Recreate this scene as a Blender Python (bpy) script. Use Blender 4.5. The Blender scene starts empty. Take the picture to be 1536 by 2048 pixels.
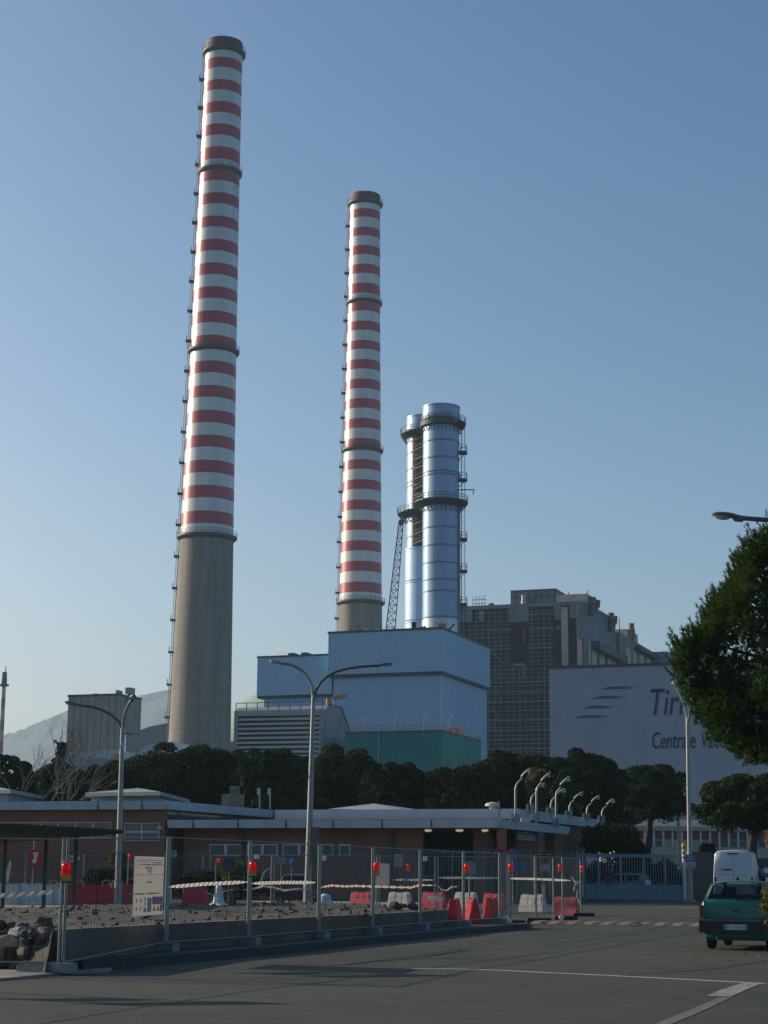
import bpy, bmesh, math, random
from mathutils import Vector, Matrix, noise
R = math.radians
rnd = random.Random(7)
scene = bpy.context.scene
COL = scene.collection

# ------------------------------------------------------------------ camera
F, CX, CY = 3490.0, 768.0, 1024.0
HOR = 1746.0
PITCH = math.atan((HOR - CY) / F)
ROLL = 0.0088
EYE = Vector((0, 0, 1.55))
_f = Vector((0, math.cos(PITCH), math.sin(PITCH)))
_u0 = Vector((0, -math.sin(PITCH), math.cos(PITCH)))
_x = Vector((1, 0, 0))
_r = _x * math.cos(ROLL) + _u0 * math.sin(ROLL)
_u = -_x * math.sin(ROLL) + _u0 * math.cos(ROLL)
cam = bpy.data.cameras.new('camera')
cam.sensor_width = 36
cam.sensor_fit = 'AUTO'
cam.lens = 36 * F / 2048
cam.clip_end = 12000
camo = bpy.data.objects.new('camera', cam)
COL.objects.link(camo)
camo.matrix_world = Matrix(((_r.x, _u.x, -_f.x, 0), (_r.y, _u.y, -_f.y, 0), (_r.z, _u.z, -_f.z, 1.55), (0, 0, 0, 1)))
scene.camera = camo


def ray(px, py):
    return _r * ((px - CX) / F) - _u * ((py - CY) / F) + _f


def P(px, py, Y):
    """a photograph pixel seen at world depth Y"""
    d = ray(px, py)
    return EYE + d * (Y / d.y)


def G(px, py, z=0.0):
    d = ray(px, py)
    return EYE + d * ((z - 1.55) / d.z)


SITE = R(20.3)
U = Vector((math.cos(SITE), -math.sin(SITE), 0))
V = Vector((math.sin(SITE), math.cos(SITE), 0))


class Plane:
    def __init__(s, C, D=U, N=V):
        s.C, s.D, s.N = Vector((C.x, C.y, 0)), D, N

    def at(s, px, py, n=0.0):
        d = ray(px, py)
        t = ((s.C + s.N * n) - EYE).dot(s.N) / d.dot(s.N)
        p = EYE + d * t
        return (p - s.C).dot(s.D), p.z

    def rect(s, x0, y0, x1, y1, n=0.0):
        a, b = s.at(x0, y0, n), s.at(x1, y1, n)
        return min(a[0], b[0]), max(a[0], b[0]), min(a[1], b[1]), max(a[1], b[1])

    def pt(s, u, z, n=0.0):
        return s.C + s.D * u + s.N * n + Vector((0, 0, z))


# ------------------------------------------------------------------ mesh builder
class MB:
    def __init__(s):
        s.v, s.f, s.m, s.mi = [], [], [], 0

    def add(s, vs, fs):
        o = len(s.v)
        s.v += [Vector(q) for q in vs]
        s.f += [tuple(i + o for i in q) for q in fs]
        s.m += [s.mi] * len(fs)
        return s

    def hexa(s, p):
        return s.add(p, [(3, 2, 1, 0), (4, 5, 6, 7), (0, 1, 5, 4), (1, 2, 6, 5), (2, 3, 7, 6), (3, 0, 4, 7)])

    def box(s, x0, x1, y0, y1, z0, z1, M=None):
        p = [Vector(q) for q in ((x0, y0, z0), (x1, y0, z0), (x1, y1, z0), (x0, y1, z0), (x0, y0, z1), (x1, y0, z1), (x1, y1, z1), (x0, y1, z1))]
        if M is not None:
            p = [M @ q for q in p]
        return s.hexa(p)

    def pbox(s, pl, u0, u1, z0, z1, n0, n1, tap=0.0):
        p = [pl.pt(u0, z0, n0 + tap), pl.pt(u1, z0, n0 + tap), pl.pt(u1, z0, n1), pl.pt(u0, z0, n1),
             pl.pt(u0, z1, n0), pl.pt(u1, z1, n0), pl.pt(u1, z1, n1), pl.pt(u0, z1, n1)]
        return s.hexa(p)

    def quad(s, a, b, c, d):
        return s.add([a, b, c, d], [(0, 1, 2, 3)])

    def bar(s, a, b, w, h=None, caps=True):
        a, b = Vector(a), Vector(b)
        h = h or w
        d = (b - a).normalized()
        ref = Vector((0, 0, 1)) if abs(d.z) < .9 else Vector((1, 0, 0))
        x = d.cross(ref).normalized() * w / 2
        y = x.cross(d).normalized() * h / 2
        vs = [a - x - y, a + x - y, a + x + y, a - x + y, b - x - y, b + x - y, b + x + y, b - x + y]
        fs = [(0, 1, 5, 4), (1, 2, 6, 5), (2, 3, 7, 6), (3, 0, 4, 7)]
        if caps:
            fs += [(3, 2, 1, 0), (4, 5, 6, 7)]
        return s.add(vs, fs)

    def cyl(s, a, b, r0, r1=None, n=12, caps=True):
        return s.tube([a, b], [r0, r0 if r1 is None else r1], n, caps)

    def tube(s, pts, r, n=8, caps=True):
        pts = [Vector(q) for q in pts]
        rr = r if isinstance(r, (list, tuple)) else [r] * len(pts)
        vs, fs = [], []
        d0 = (pts[1] - pts[0]).normalized()
        ref = Vector((0, 0, 1)) if abs(d0.z) < .9 else Vector((1, 0, 0))
        x = d0.cross(ref).normalized()
        for i, p in enumerate(pts):
            d = (pts[min(i + 1, len(pts) - 1)] - pts[max(i - 1, 0)]).normalized()
            x = (x - d * x.dot(d)).normalized()
            y = d.cross(x)
            for k in range(n):
                a = 2 * math.pi * k / n
                vs.append(p + (x * math.cos(a) + y * math.sin(a)) * rr[i])
        for i in range(len(pts) - 1):
            for k in range(n):
                k2 = (k + 1) % n
                fs.append((i * n + k, i * n + k2, (i + 1) * n + k2, (i + 1) * n + k))
        if caps:
            fs.append(tuple(reversed(range(n))))
            fs.append(tuple(range((len(pts) - 1) * n, len(pts) * n)))
        return s.add(vs, fs)

    def lathe(s, c, prof, n=32, mats=None, closed=False):
        c = Vector(c)
        vs = []
        for r, z in prof:
            for k in range(n):
                a = 2 * math.pi * k / n
                vs.append(c + Vector((r * math.cos(a), r * math.sin(a), z)))
        o = len(s.v)
        s.v += vs
        m = len(prof)
        for i in range(m if closed else m - 1):
            i2 = (i + 1) % m
            for k in range(n):
                k2 = (k + 1) % n
                s.f.append((o + i * n + k, o + i * n + k2, o + i2 * n + k2, o + i2 * n + k))
                s.m.append(mats[i] if mats else s.mi)
        return s

    def prism(s, poly, vec):
        vec = Vector(vec)
        n = len(poly)
        vs = [Vector(q) for q in poly] + [Vector(q) + vec for q in poly]
        fs = [tuple(range(n)), tuple(reversed(range(n, 2 * n)))]
        fs += [(i, i + n, (i + 1) % n + n, (i + 1) % n) for i in range(n)]
        return s.add(vs, fs)

    def ellip(s, c, rx, ry, rz, M=None, n=14, m=8, z0=-1.0, z1=1.0):
        vs, fs = [], []
        a0, a1 = math.asin(z0), math.asin(z1)
        for i in range(m + 1):
            t = a0 + (a1 - a0) * i / m
            for k in range(n):
                a = 2 * math.pi * k / n
                q = Vector((rx * math.cos(t) * math.cos(a), ry * math.cos(t) * math.sin(a), rz * math.sin(t)))
                vs.append(Vector(c) + (M @ q if M is not None else q))
        for i in range(m):
            for k in range(n):
                k2 = (k + 1) % n
                fs.append((i * n + k, i * n + k2, (i + 1) * n + k2, (i + 1) * n + k))
        fs.append(tuple(reversed(range(n))))
        fs.append(tuple(range(m * n, (m + 1) * n)))
        return s.add(vs, fs)

    def build(s, name, mats, parent=None, smooth=40, fix=True, origin=None):
        me = bpy.data.meshes.new(name)
        if parent is not None:
            o0 = WORLD_LOC[parent.name]
        elif origin is not None:
            o0 = Vector(origin)
        else:
            xs, ys, zs = [q.x for q in s.v], [q.y for q in s.v], [q.z for q in s.v]
            o0 = Vector(((min(xs) + max(xs)) / 2, (min(ys) + max(ys)) / 2, min(zs)))
        me.from_pydata([q - o0 for q in s.v], [], s.f)
        if not isinstance(mats, (list, tuple)):
            mats = [mats]
        for q in mats:
            me.materials.append(q)
        me.polygons.foreach_set('material_index', s.m)
        if fix:
            bm = bmesh.new()
            bm.from_mesh(me)
            bmesh.ops.recalc_face_normals(bm, faces=bm.faces)
            bm.to_mesh(me)
            bm.free()
        me.update()
        if smooth:
            me.polygons.foreach_set('use_smooth', [True] * len(me.polygons))
            me.set_sharp_from_angle(angle=R(smooth))
        o = bpy.data.objects.new(name, me)
        COL.objects.link(o)
        if parent is not None:
            o.parent = parent
        else:
            o.location = o0
        WORLD_LOC[o.name] = o0
        return o


WORLD_LOC = {}


def tag(o, label, cat, group=None):
    o['label'] = label
    o['category'] = cat
    if group:
        o['group'] = group
    return o


def struct(o, kind='structure'):
    o['kind'] = kind
    return o


def thing(name, label, cat, loc, group=None):
    o = bpy.data.objects.new(name, None)
    o.empty_display_size = .3
    COL.objects.link(o)
    o.location = Vector(loc)
    WORLD_LOC[o.name] = Vector(loc)
    return tag(o, label, cat, group)


def copy_tree(o, parent=None):
    c = o.copy()
    COL.objects.link(c)
    if parent is not None:
        c.parent = parent
    for ch in list(o.children):
        copy_tree(ch, c)
    return c


def dup(o, loc, label, rz=None, scale=None):
    c = copy_tree(o)
    c.location = Vector(loc)
    if rz is not None:
        c.rotation_euler = (0, 0, rz)
    if scale:
        c.scale = scale if isinstance(scale, (tuple, list)) else (scale,) * 3
    c['label'] = label
    return c


# ------------------------------------------------------------------ materials
def nodes_of(name):
    m = bpy.data.materials.new(name)
    m.use_nodes = True
    nt = m.node_tree
    return m, nt, nt.nodes['Principled BSDF']


def c4(c):
    return (c[0], c[1], c[2], 1)


def M(name, col, rough=.7, metal=0.0, var=.15, scale=2.0, bump=0.0, stain=0.0, stain_col=None, spec=.5, emit=0, stretch=None):
    m, nt, b = nodes_of(name)
    N, L = nt.nodes, nt.links
    b.inputs['Roughness'].default_value = rough
    b.inputs['Metallic'].default_value = metal
    b.inputs['Specular IOR Level'].default_value = spec
    geo = N.new('ShaderNodeNewGeometry')
    src = geo.outputs['Position']
    if stretch:
        mp = N.new('ShaderNodeMapping')
        mp.inputs['Scale'].default_value = stretch
        L.new(src, mp.inputs['Vector'])
        src = mp.outputs['Vector']
    nz = N.new('ShaderNodeTexNoise')
    nz.inputs['Scale'].default_value = scale
    nz.inputs['Detail'].default_value = 5
    L.new(src, nz.inputs['Vector'])
    rp = N.new('ShaderNodeValToRGB')
    rp.color_ramp.elements[0].position = .3
    rp.color_ramp.elements[1].position = .7
    rp.color_ramp.elements[0].color = c4([q * (1 - var) for q in col])
    rp.color_ramp.elements[1].color = c4([min(1, q * (1 + var)) for q in col])
    L.new(nz.outputs['Fac'], rp.inputs['Fac'])
    out = rp.outputs['Color']
    if stain:
        n2 = N.new('ShaderNodeTexNoise')
        n2.inputs['Scale'].default_value = scale * .23
        n2.inputs['Detail'].default_value = 6
        n2.inputs['Roughness'].default_value = .65
        L.new(src, n2.inputs['Vector'])
        r2 = N.new('ShaderNodeValToRGB')
        r2.color_ramp.elements[0].position = .48
        r2.color_ramp.elements[1].position = .68
        L.new(n2.outputs['Fac'], r2.inputs['Fac'])
        mu = N.new('ShaderNodeMath')
        mu.operation = 'MULTIPLY'
        mu.inputs[1].default_value = stain
        L.new(r2.outputs['Color'], mu.inputs[0])
        mx = N.new('ShaderNodeMix')
        mx.data_type = 'RGBA'
        L.new(mu.outputs[0], mx.inputs[0])
        L.new(out, mx.inputs[6])
        mx.inputs[7].default_value = c4(stain_col or [q * .4 for q in col])
        out = mx.outputs[2]
    L.new(out, b.inputs['Base Color'])
    if bump:
        bp = N.new('ShaderNodeBump')
        bp.inputs['Strength'].default_value = bump
        bp.inputs['Distance'].default_value = .03
        L.new(nz.outputs['Fac'], bp.inputs['Height'])
        L.new(bp.outputs['Normal'], b.inputs['Normal'])
    if emit:
        b.inputs['Emission Color'].default_value = c4(col)
        b.inputs['Emission Strength'].default_value = emit
    return m


def panels(name, c1, c2, seam, bw, rh, mort, rough=.6, metal=0.0, offset=0.0, stain=.25):
    """cladding / bricks laid out along the two wall directions of the site"""
    m, nt, b = nodes_of(name)
    N, L = nt.nodes, nt.links
    b.inputs['Roughness'].default_value = rough
    b.inputs['Metallic'].default_value = metal
    geo = N.new('ShaderNodeNewGeometry')
    d1 = N.new('ShaderNodeVectorMath'); d1.operation = 'DOT_PRODUCT'
    L.new(geo.outputs['Position'], d1.inputs[0]); d1.inputs[1].default_value = U + V
    sp = N.new('ShaderNodeSeparateXYZ'); L.new(geo.outputs['Position'], sp.inputs[0])
    cb = N.new('ShaderNodeCombineXYZ')
    L.new(d1.outputs['Value'], cb.inputs[0]); L.new(sp.outputs['Z'], cb.inputs[1])
    br = N.new('ShaderNodeTexBrick')
    br.offset = offset
    br.inputs['Scale'].default_value = 1
    br.inputs['Brick Width'].default_value = bw
    br.inputs['Row Height'].default_value = rh
    br.inputs['Mortar Size'].default_value = mort
    br.inputs['Color1'].default_value = c4(c1)
    br.inputs['Color2'].default_value = c4(c2)
    br.inputs['Mortar'].default_value = c4(seam)
    L.new(cb.outputs[0], br.inputs['Vector'])
    nz = N.new('ShaderNodeTexNoise'); nz.inputs['Scale'].default_value = .25; nz.inputs['Detail'].default_value = 6
    L.new(geo.outputs['Position'], nz.inputs['Vector'])
    mr = N.new('ShaderNodeMapRange')
    mr.inputs['From Min'].default_value = .3; mr.inputs['From Max'].default_value = .7
    mr.inputs['To Min'].default_value = 1 - stain; mr.inputs['To Max'].default_value = 1
    L.new(nz.outputs['Fac'], mr.inputs['Value'])
    vm = N.new('ShaderNodeVectorMath'); vm.operation = 'SCALE'
    L.new(br.outputs['Color'], vm.inputs[0]); L.new(mr.outputs[0], vm.inputs['Scale'])
    L.new(vm.outputs[0], b.inputs['Base Color'])
    bp = N.new('ShaderNodeBump'); bp.inputs['Strength'].default_value = .5; bp.inputs['Distance'].default_value = .02
    bp.invert = True
    L.new(br.outputs['Fac'], bp.inputs['Height']); L.new(bp.outputs['Normal'], b.inputs['Normal'])
    return m


def leaf_mat(name, stops, trans=.25, rough=.8):
    m, nt, b = nodes_of(name)
    N, L = nt.nodes, nt.links
    geo = N.new('ShaderNodeNewGeometry')
    nz = N.new('ShaderNodeTexNoise'); nz.inputs['Scale'].default_value = .9; nz.inputs['Detail'].default_value = 3
    L.new(geo.outputs['Position'], nz.inputs['Vector'])
    ad = N.new('ShaderNodeMath'); ad.operation = 'MULTIPLY_ADD'
    L.new(geo.outputs['Random Per Island'], ad.inputs[0]); ad.inputs[1].default_value = .45
    sub = N.new('ShaderNodeMath'); sub.operation = 'SUBTRACT'; sub.inputs[1].default_value = .22
    L.new(nz.outputs['Fac'], sub.inputs[0]); L.new(sub.outputs[0], ad.inputs[2])
    rp = N.new('ShaderNodeValToRGB')
    el = rp.color_ramp.elements
    el[0].position, el[0].color = stops[0][0], c4(stops[0][1])
    el[1].position, el[1].color = stops[-1][0], c4(stops[-1][1])
    for p, c in stops[1:-1]:
        e = el.new(p); e.color = c4(c)
    L.new(ad.outputs[0], rp.inputs['Fac'])
    L.new(rp.outputs['Color'], b.inputs['Base Color'])
    b.inputs['Roughness'].default_value = rough
    b.inputs['Specular IOR Level'].default_value = .04
    tr = N.new('ShaderNodeBsdfTranslucent')
    L.new(rp.outputs['Color'], tr.inputs['Color'])
    mx = N.new('ShaderNodeMixShader'); mx.inputs[0].default_value = trans
    L.new(b.outputs[0], mx.inputs[1]); L.new(tr.outputs[0], mx.inputs[2])
    L.new(mx.outputs[0], nt.nodes['Material Output'].inputs['Surface'])
    return m


def stripes(name, ca, cb, period, slant=1.0, rough=.5, trans=0.0):
    """diagonal hazard stripes of the tape"""
    m, nt, b = nodes_of(name)
    N, L = nt.nodes, nt.links
    geo = N.new('ShaderNodeNewGeometry')
    d = N.new('ShaderNodeVectorMath'); d.operation = 'DOT_PRODUCT'
    L.new(geo.outputs['Position'], d.inputs[0]); d.inputs[1].default_value = (1 / period, .35 / period, -slant / period)
    fr = N.new('ShaderNodeMath'); fr.operation = 'FRACT'; L.new(d.outputs['Value'], fr.inputs[0])
    gt = N.new('ShaderNodeMath'); gt.operation = 'GREATER_THAN'; gt.inputs[1].default_value = .5
    L.new(fr.outputs[0], gt.inputs[0])
    mx = N.new('ShaderNodeMix'); mx.data_type = 'RGBA'
    L.new(gt.outputs[0], mx.inputs[0]); mx.inputs[6].default_value = c4(ca); mx.inputs[7].default_value = c4(cb)
    L.new(mx.outputs[2], b.inputs['Base Color'])
    b.inputs['Roughness'].default_value = rough
    if trans:
        tr = N.new('ShaderNodeBsdfTranslucent'); L.new(mx.outputs[2], tr.inputs['Color'])
        ms = N.new('ShaderNodeMixShader'); ms.inputs[0].default_value = trans
        L.new(b.outputs[0], ms.inputs[1]); L.new(tr.outputs[0], ms.inputs[2])
        L.new(ms.outputs[0], nt.nodes['Material Output'].inputs['Surface'])
    return m


def translucent(name, col, trans=.5, rough=.25, emit=0.0):
    m = M(name, col, rough, var=.05)
    nt = m.node_tree
    b = nt.nodes['Principled BSDF']
    if emit:
        b.inputs['Emission Color'].default_value = c4(col); b.inputs['Emission Strength'].default_value = emit
    tr = nt.nodes.new('ShaderNodeBsdfTranslucent'); tr.inputs['Color'].default_value = c4(col)
    ms = nt.nodes.new('ShaderNodeMixShader'); ms.inputs[0].default_value = trans
    nt.links.new(b.outputs[0], ms.inputs[1]); nt.links.new(tr.outputs[0], ms.inputs[2])
    nt.links.new(ms.outputs[0], nt.nodes['Material Output'].inputs['Surface'])
    return m


def add_trans(m, k):
    nt = m.node_tree
    b = nt.nodes['Principled BSDF']
    src = b.inputs['Base Color'].links[0].from_socket
    tr = nt.nodes.new('ShaderNodeBsdfTranslucent'); nt.links.new(src, tr.inputs['Color'])
    ms = nt.nodes.new('ShaderNodeMixShader'); ms.inputs[0].default_value = k
    nt.links.new(b.outputs[0], ms.inputs[1]); nt.links.new(tr.outputs[0], ms.inputs[2])
    nt.links.new(ms.outputs[0], nt.nodes['Material Output'].inputs['Surface'])


m_white = M('white chimney paint', (.74, .74, .72), .34, var=.1, scale=.5, stain=.45, stain_col=(.40, .38, .36), stretch=(1, 1, .18))
m_red = M('red chimney paint', (.44, .052, .068), .34, var=.14, scale=.5, stain=.4, stain_col=(.24, .04, .05), stretch=(1, 1, .18))
m_cap = M('sooty red', (.095, .048, .05), .7, var=.3, scale=.6)
m_conc = M('chimney concrete', (.25, .235, .205), .85, var=.2, scale=.8, bump=.2, stain=.55, stain_col=(.17, .155, .13), stretch=(1, 1, .06))
def pour_joints(m, step, k):
    nt_ = m.node_tree
    b_ = nt_.nodes['Principled BSDF']
    src = b_.inputs['Base Color'].links[0].from_socket
    g_ = nt_.nodes.new('ShaderNodeNewGeometry'); sp = nt_.nodes.new('ShaderNodeSeparateXYZ'); nt_.links.new(g_.outputs['Position'], sp.inputs[0])
    dv = nt_.nodes.new('ShaderNodeMath'); dv.operation = 'DIVIDE'; dv.inputs[1].default_value = step; nt_.links.new(sp.outputs['Z'], dv.inputs[0])
    fr = nt_.nodes.new('ShaderNodeMath'); fr.operation = 'FRACT'; nt_.links.new(dv.outputs[0], fr.inputs[0])
    lt = nt_.nodes.new('ShaderNodeMath'); lt.operation = 'LESS_THAN'; lt.inputs[1].default_value = .07; nt_.links.new(fr.outputs[0], lt.inputs[0])
    ml = nt_.nodes.new('ShaderNodeMath'); ml.operation = 'MULTIPLY_ADD'; ml.inputs[1].default_value = -k; ml.inputs[2].default_value = 1.0; nt_.links.new(lt.outputs[0], ml.inputs[0])
    vm = nt_.nodes.new('ShaderNodeVectorMath'); vm.operation = 'SCALE'; nt_.links.new(src, vm.inputs[0]); nt_.links.new(ml.outputs[0], vm.inputs['Scale'])
    nt_.links.new(vm.outputs[0], b_.inputs['Base Color'])
pour_joints(m_conc, 4.6, .14)
m_plat = M('dark green steel', (.06, .085, .08), .6, var=.2)
m_clad = panels('blue cladding', (.28, .475, .64), (.29, .49, .66), (.25, .43, .585), 1.0, 9.0, .045, .55, stain=.07)
m_clad2 = panels('blue side cladding', (.27, .44, .62), (.285, .46, .64), (.245, .405, .575), 1.0, 11.0, .05, .55, stain=.07)
m_trim = M('dark trim', (.05, .07, .085), .6)
m_grey = panels('louvre cladding', (.27, .30, .32), (.29, .32, .34), (.19, .21, .22), .9, 20, .05, .6)
m_slat = M('louvre slat', (.33, .36, .37), .55, var=.1)
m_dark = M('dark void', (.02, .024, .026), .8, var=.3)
m_teal = panels('teal cladding', (.001, .19, .20), (.001, .205, .215), (.001, .15, .16), 1.2, 14, .05, .8)
m_beige = panels('beige cladding', (.27, .24, .23), (.30, .265, .25), (.19, .17, .16), 1.5, 40, .18, .7)
m_hall = panels('white hall cladding', (.31, .375, .44), (.32, .385, .45), (.27, .32, .38), 1.1, 30, .02, .6, stain=.1)
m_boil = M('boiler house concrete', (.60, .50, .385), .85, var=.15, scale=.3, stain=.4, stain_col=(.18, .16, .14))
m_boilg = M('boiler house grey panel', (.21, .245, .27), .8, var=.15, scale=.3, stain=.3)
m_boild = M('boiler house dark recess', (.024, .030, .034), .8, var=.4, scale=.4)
m_scaf = M('scaffold tube', (.27, .31, .31), .5, var=.3, scale=3)
m_steel = M('galvanised steel', (.25, .28, .265), .45, metal=.5, var=.15, scale=8)
m_lamp = M('lamp post paint', (.30, .31, .28), .45, metal=.3, var=.15, scale=4)
m_lampd = M('dark lamp housing', (.11, .115, .11), .5, var=.15)
m_lens = translucent('lamp lens', (.70, .78, .70), .6, .12)
m_lens_glint = translucent('green glint lens', (.42, .80, .25), .6, .12)  # green glint of refracted light painted in as the lens colour
m_silver = M('silver blue stack shell', (.30, .43, .58), .42, metal=.2, var=.07, scale=.3, stain=.15, stain_col=(.24, .37, .54), stretch=(1, 1, .3))
m_silver2 = M('pale blue sheeting', (.40, .58, .80), .45, metal=.15, var=.06, scale=.5)
m_ringd = M('stack ring', (.17, .23, .28), .5, metal=.4)
m_tan = M('tan pipe', (.40, .27, .18), .6, var=.2)
m_crane = M('crane lattice', (.14, .13, .14), .6, var=.2)
m_orange = M('orange steel', (.40, .19, .08), .55, var=.2)
m_brick = panels('brick wall', (.32, .125, .068), (.265, .10, .056), (.20, .125, .095), .26, .075, .012, .85, offset=.5, stain=.35)
m_fascia = M('blue grey roof fascia', (.47, .55, .62), .5, var=.1, scale=1.2, stain=.3, stain_col=(.22, .27, .30), stretch=(1, 1, .3))
m_soffit = M('roof soffit', (.16, .09, .07), .7)
m_roof = M('grey roofing', (.30, .33, .34), .65, var=.15, scale=.8)
m_frame = M('window frame', (.48, .58, .64), .5)
m_glass = M('window glass', (.05, .085, .105), .08, var=.3, scale=.4, spec=.8)  # bluish reflection is put into the base colour
m_gate = M('gate paint', (.15, .27, .31), .5, var=.12, scale=1.5)
m_gated = M('teal railing', (.045, .11, .13), .55, var=.15)
m_asph = None
m_kerb = M('kerb stone', (.05, .048, .046), .85, var=.2, scale=6, bump=.4)  # shadow along the fence is put into this dark colour
m_pave = M('red pavement', (.06, .036, .033), .85, var=.25, scale=5, bump=.4, stain=.4, stain_col=(.06, .055, .05))  # red-brown tiles, darkened further in colour for the fence shadow
m_dirt = M('dug earth', (.060, .052, .041), .95, var=.5, scale=3.0, bump=.9, stain=.6, stain_col=(.05, .045, .04))
m_stone = M('rubble', (.095, .083, .068), .9, var=.5, scale=5, bump=.6)
m_wall = M('site wall concrete', (.16, .12, .09), .9, var=.25, scale=1.6, bump=.4, stain=.5, stain_col=(.09, .075, .06))
m_block = M('concrete foot', (.23, .25, .235), .85, var=.2, scale=9, bump=.3)
m_rubber = M('black rubber', (.022, .022, .024), .7, var=.2)
m_wire = M('dull fence wire', (.13, .15, .145), .5, metal=.3, var=.15, scale=8)
m_red_pl = M('red plastic', (.70, .022, .045), .45, var=.12, scale=6, stain=.3, stain_col=(.25, .04, .05))
add_trans(m_red_pl, .3)
m_pink_pl = M('sun bleached red plastic', (.74, .10, .115), .5, var=.12, scale=6, stain=.3, stain_col=(.38, .1, .1))
add_trans(m_pink_pl, .3)
m_wht_pl = M('dirty white plastic', (.74, .71, .66), .5, var=.1, scale=6, stain=.4, stain_col=(.40, .37, .33))
add_trans(m_wht_pl, .3)
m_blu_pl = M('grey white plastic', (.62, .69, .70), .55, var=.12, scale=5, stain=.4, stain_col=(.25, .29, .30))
m_redlens = translucent('red lamp lens', (.80, .010, .014), .5, .18, emit=.13)
m_yel = M('yellow box', (.62, .30, .03), .5, var=.1)
m_tape = stripes('hazard tape', (.80, .78, .72), (.36, .34, .30), .13, 1.0, trans=.4)
m_tape2 = stripes('red white tape', (.78, .70, .62), (.62, .40, .33), .2, 1.0, trans=.4)
m_board = translucent('white board', (.72, .68, .62), .45, .5)
m_ink = M('faded ink', (.16, .14, .13), .7)
m_blue = M('sign blue', (.03, .10, .34), .5, var=.08)
m_signred = M('sign red', (.45, .03, .04), .5)
m_signy = M('sign yellow', (.62, .36, .03), .5)
m_signw = M('sign white', (.62, .64, .64), .5)
m_signg = M('sign back grey', (.26, .30, .32), .5, metal=.4)
m_signd = M('dark sign back', (.035, .045, .055), .6)
m_green = M('green car paint', (.012, .135, .09), .28, var=.05, scale=3, spec=.6)
m_black_pl = M('black bumper plastic', (.018, .02, .023), .6, var=.15)
m_tyre = M('tyre rubber', (.016, .016, .017), .85)
m_rim = M('wheel rim', (.3, .3, .3), .4, metal=.7)
m_cargl = M('car glass', (.008, .012, .016), .05, spec=.5)
def see_through(m, k, col):
    nt_ = m.node_tree
    tr = nt_.nodes.new('ShaderNodeBsdfTransparent'); tr.inputs['Color'].default_value = c4(col)
    ms = nt_.nodes.new('ShaderNodeMixShader'); ms.inputs[0].default_value = k
    nt_.links.new(nt_.nodes['Principled BSDF'].outputs[0], ms.inputs[1]); nt_.links.new(tr.outputs[0], ms.inputs[2])
    nt_.links.new(ms.outputs[0], nt_.nodes['Material Output'].inputs['Surface'])
see_through(m_cargl, .6, (.62, .70, .70))
m_tail = M('tail lamp', (.30, .012, .018), .2, var=.05)
m_vanw = M('white van paint', (.58, .62, .64), .35, var=.05, scale=2)
m_plate = M('number plate', (.58, .62, .68), .4, var=.03)
m_bark = M('pine bark', (.04, .03, .024), .95, var=.35, scale=5, bump=.7)
m_barkl = M('grey bark', (.16, .14, .125), .95, var=.25, scale=6)
m_pine = leaf_mat('pine foliage', [(.12, (.004, .014, .004)), (.42, (.012, .039, .008)), (.62, (.030, .072, .012)), (.85, (.046, .074, .016))], trans=.15)
m_pine3 = leaf_mat('yellowish pine foliage', [(.12, (.006, .014, .004)), (.42, (.020, .038, .008)), (.62, (.046, .066, .013)), (.85, (.066, .072, .020))], trans=.15)
m_pine4 = leaf_mat('bluish pine foliage', [(.12, (.004, .011, .006)), (.42, (.010, .028, .012)), (.62, (.024, .052, .018)), (.85, (.040, .062, .022))], trans=.15)
m_pine2 = leaf_mat('olive foliage', [(.12, (.008, .015, .006)), (.42, (.018, .032, .011)), (.62, (.036, .050, .017)), (.85, (.050, .056, .022))], trans=.15)
m_pinen = leaf_mat('near pine needles', [(.10, (.010, .024, .006)), (.42, (.030, .066, .011)), (.68, (.066, .108, .018)), (.92, (.10, .082, .026))], trans=.35)
m_shrub = leaf_mat('glossy shrub leaves', [(.12, (.03, .05, .015)), (.45, (.09, .10, .03)), (.65, (.20, .16, .07)), (.85, (.32, .25, .14))], trans=.25, rough=.3)
m_hedge = leaf_mat('hedge leaves', [(.12, (0.0072, 0.0132, 0.0060)), (.45, (0.0210, 0.0270, 0.0096)), (.85, (0.0450, 0.0480, 0.0150))])
m_yelleaf = leaf_mat('yellowing leaves', [(.12, (.05, .06, .015)), (.45, (.12, .12, .03)), (.85, (.2, .17, .05))])
m_orgleaf = leaf_mat('autumn leaves', [(.12, (.14, .05, .01)), (.5, (.28, .11, .02)), (.85, (.35, .18, .04))])
m_canopy = M('dark green canopy', (.008, .016, .014), .7, var=.25, scale=1)
m_text = M('sign letters blue', (.010, .025, .10), .5, var=.05)
m_text2 = M('sign letters dark blue', (.012, .028, .055), .5, var=.05)
m_cream = M('cream render', (.42, .40, .33), .8, var=.12, scale=.6)
m_redpan = M('brick red panel', (.20, .045, .035), .7, var=.12)
m_pier = M('concrete pier', (.14, .125, .105), .9, var=.15, scale=1.5, bump=.3, stain=.3)
m_line = M('worn white road paint', (.44, .43, .40), .8, var=.3, scale=9, stain=.7, stain_col=(.12, .12, .11))
m_linef = M('faded road paint', (.125, .125, .115), .85, var=.4, scale=7, stain=.8, stain_col=(.085, .085, .08))
m_seam = M('bitumen seam', (.03, .032, .03), .6, var=.3, scale=4)
m_bumpy = M('worn yellow bump', (.28, .185, .075), .75, var=.25, scale=6, stain=.4)
m_bumpk = M('black bump rubber', (.05, .05, .048), .8, var=.2)
m_dome = M('pale green dome', (.34, .46, .42), .7, var=.05, scale=.1)
m_bluer = M('blue grey roof sheet', (.15, .23, .27), .6, var=.1, scale=.3)
m_pink = M('bleached pink plastic', (.5, .3, .26), .6)


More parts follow.
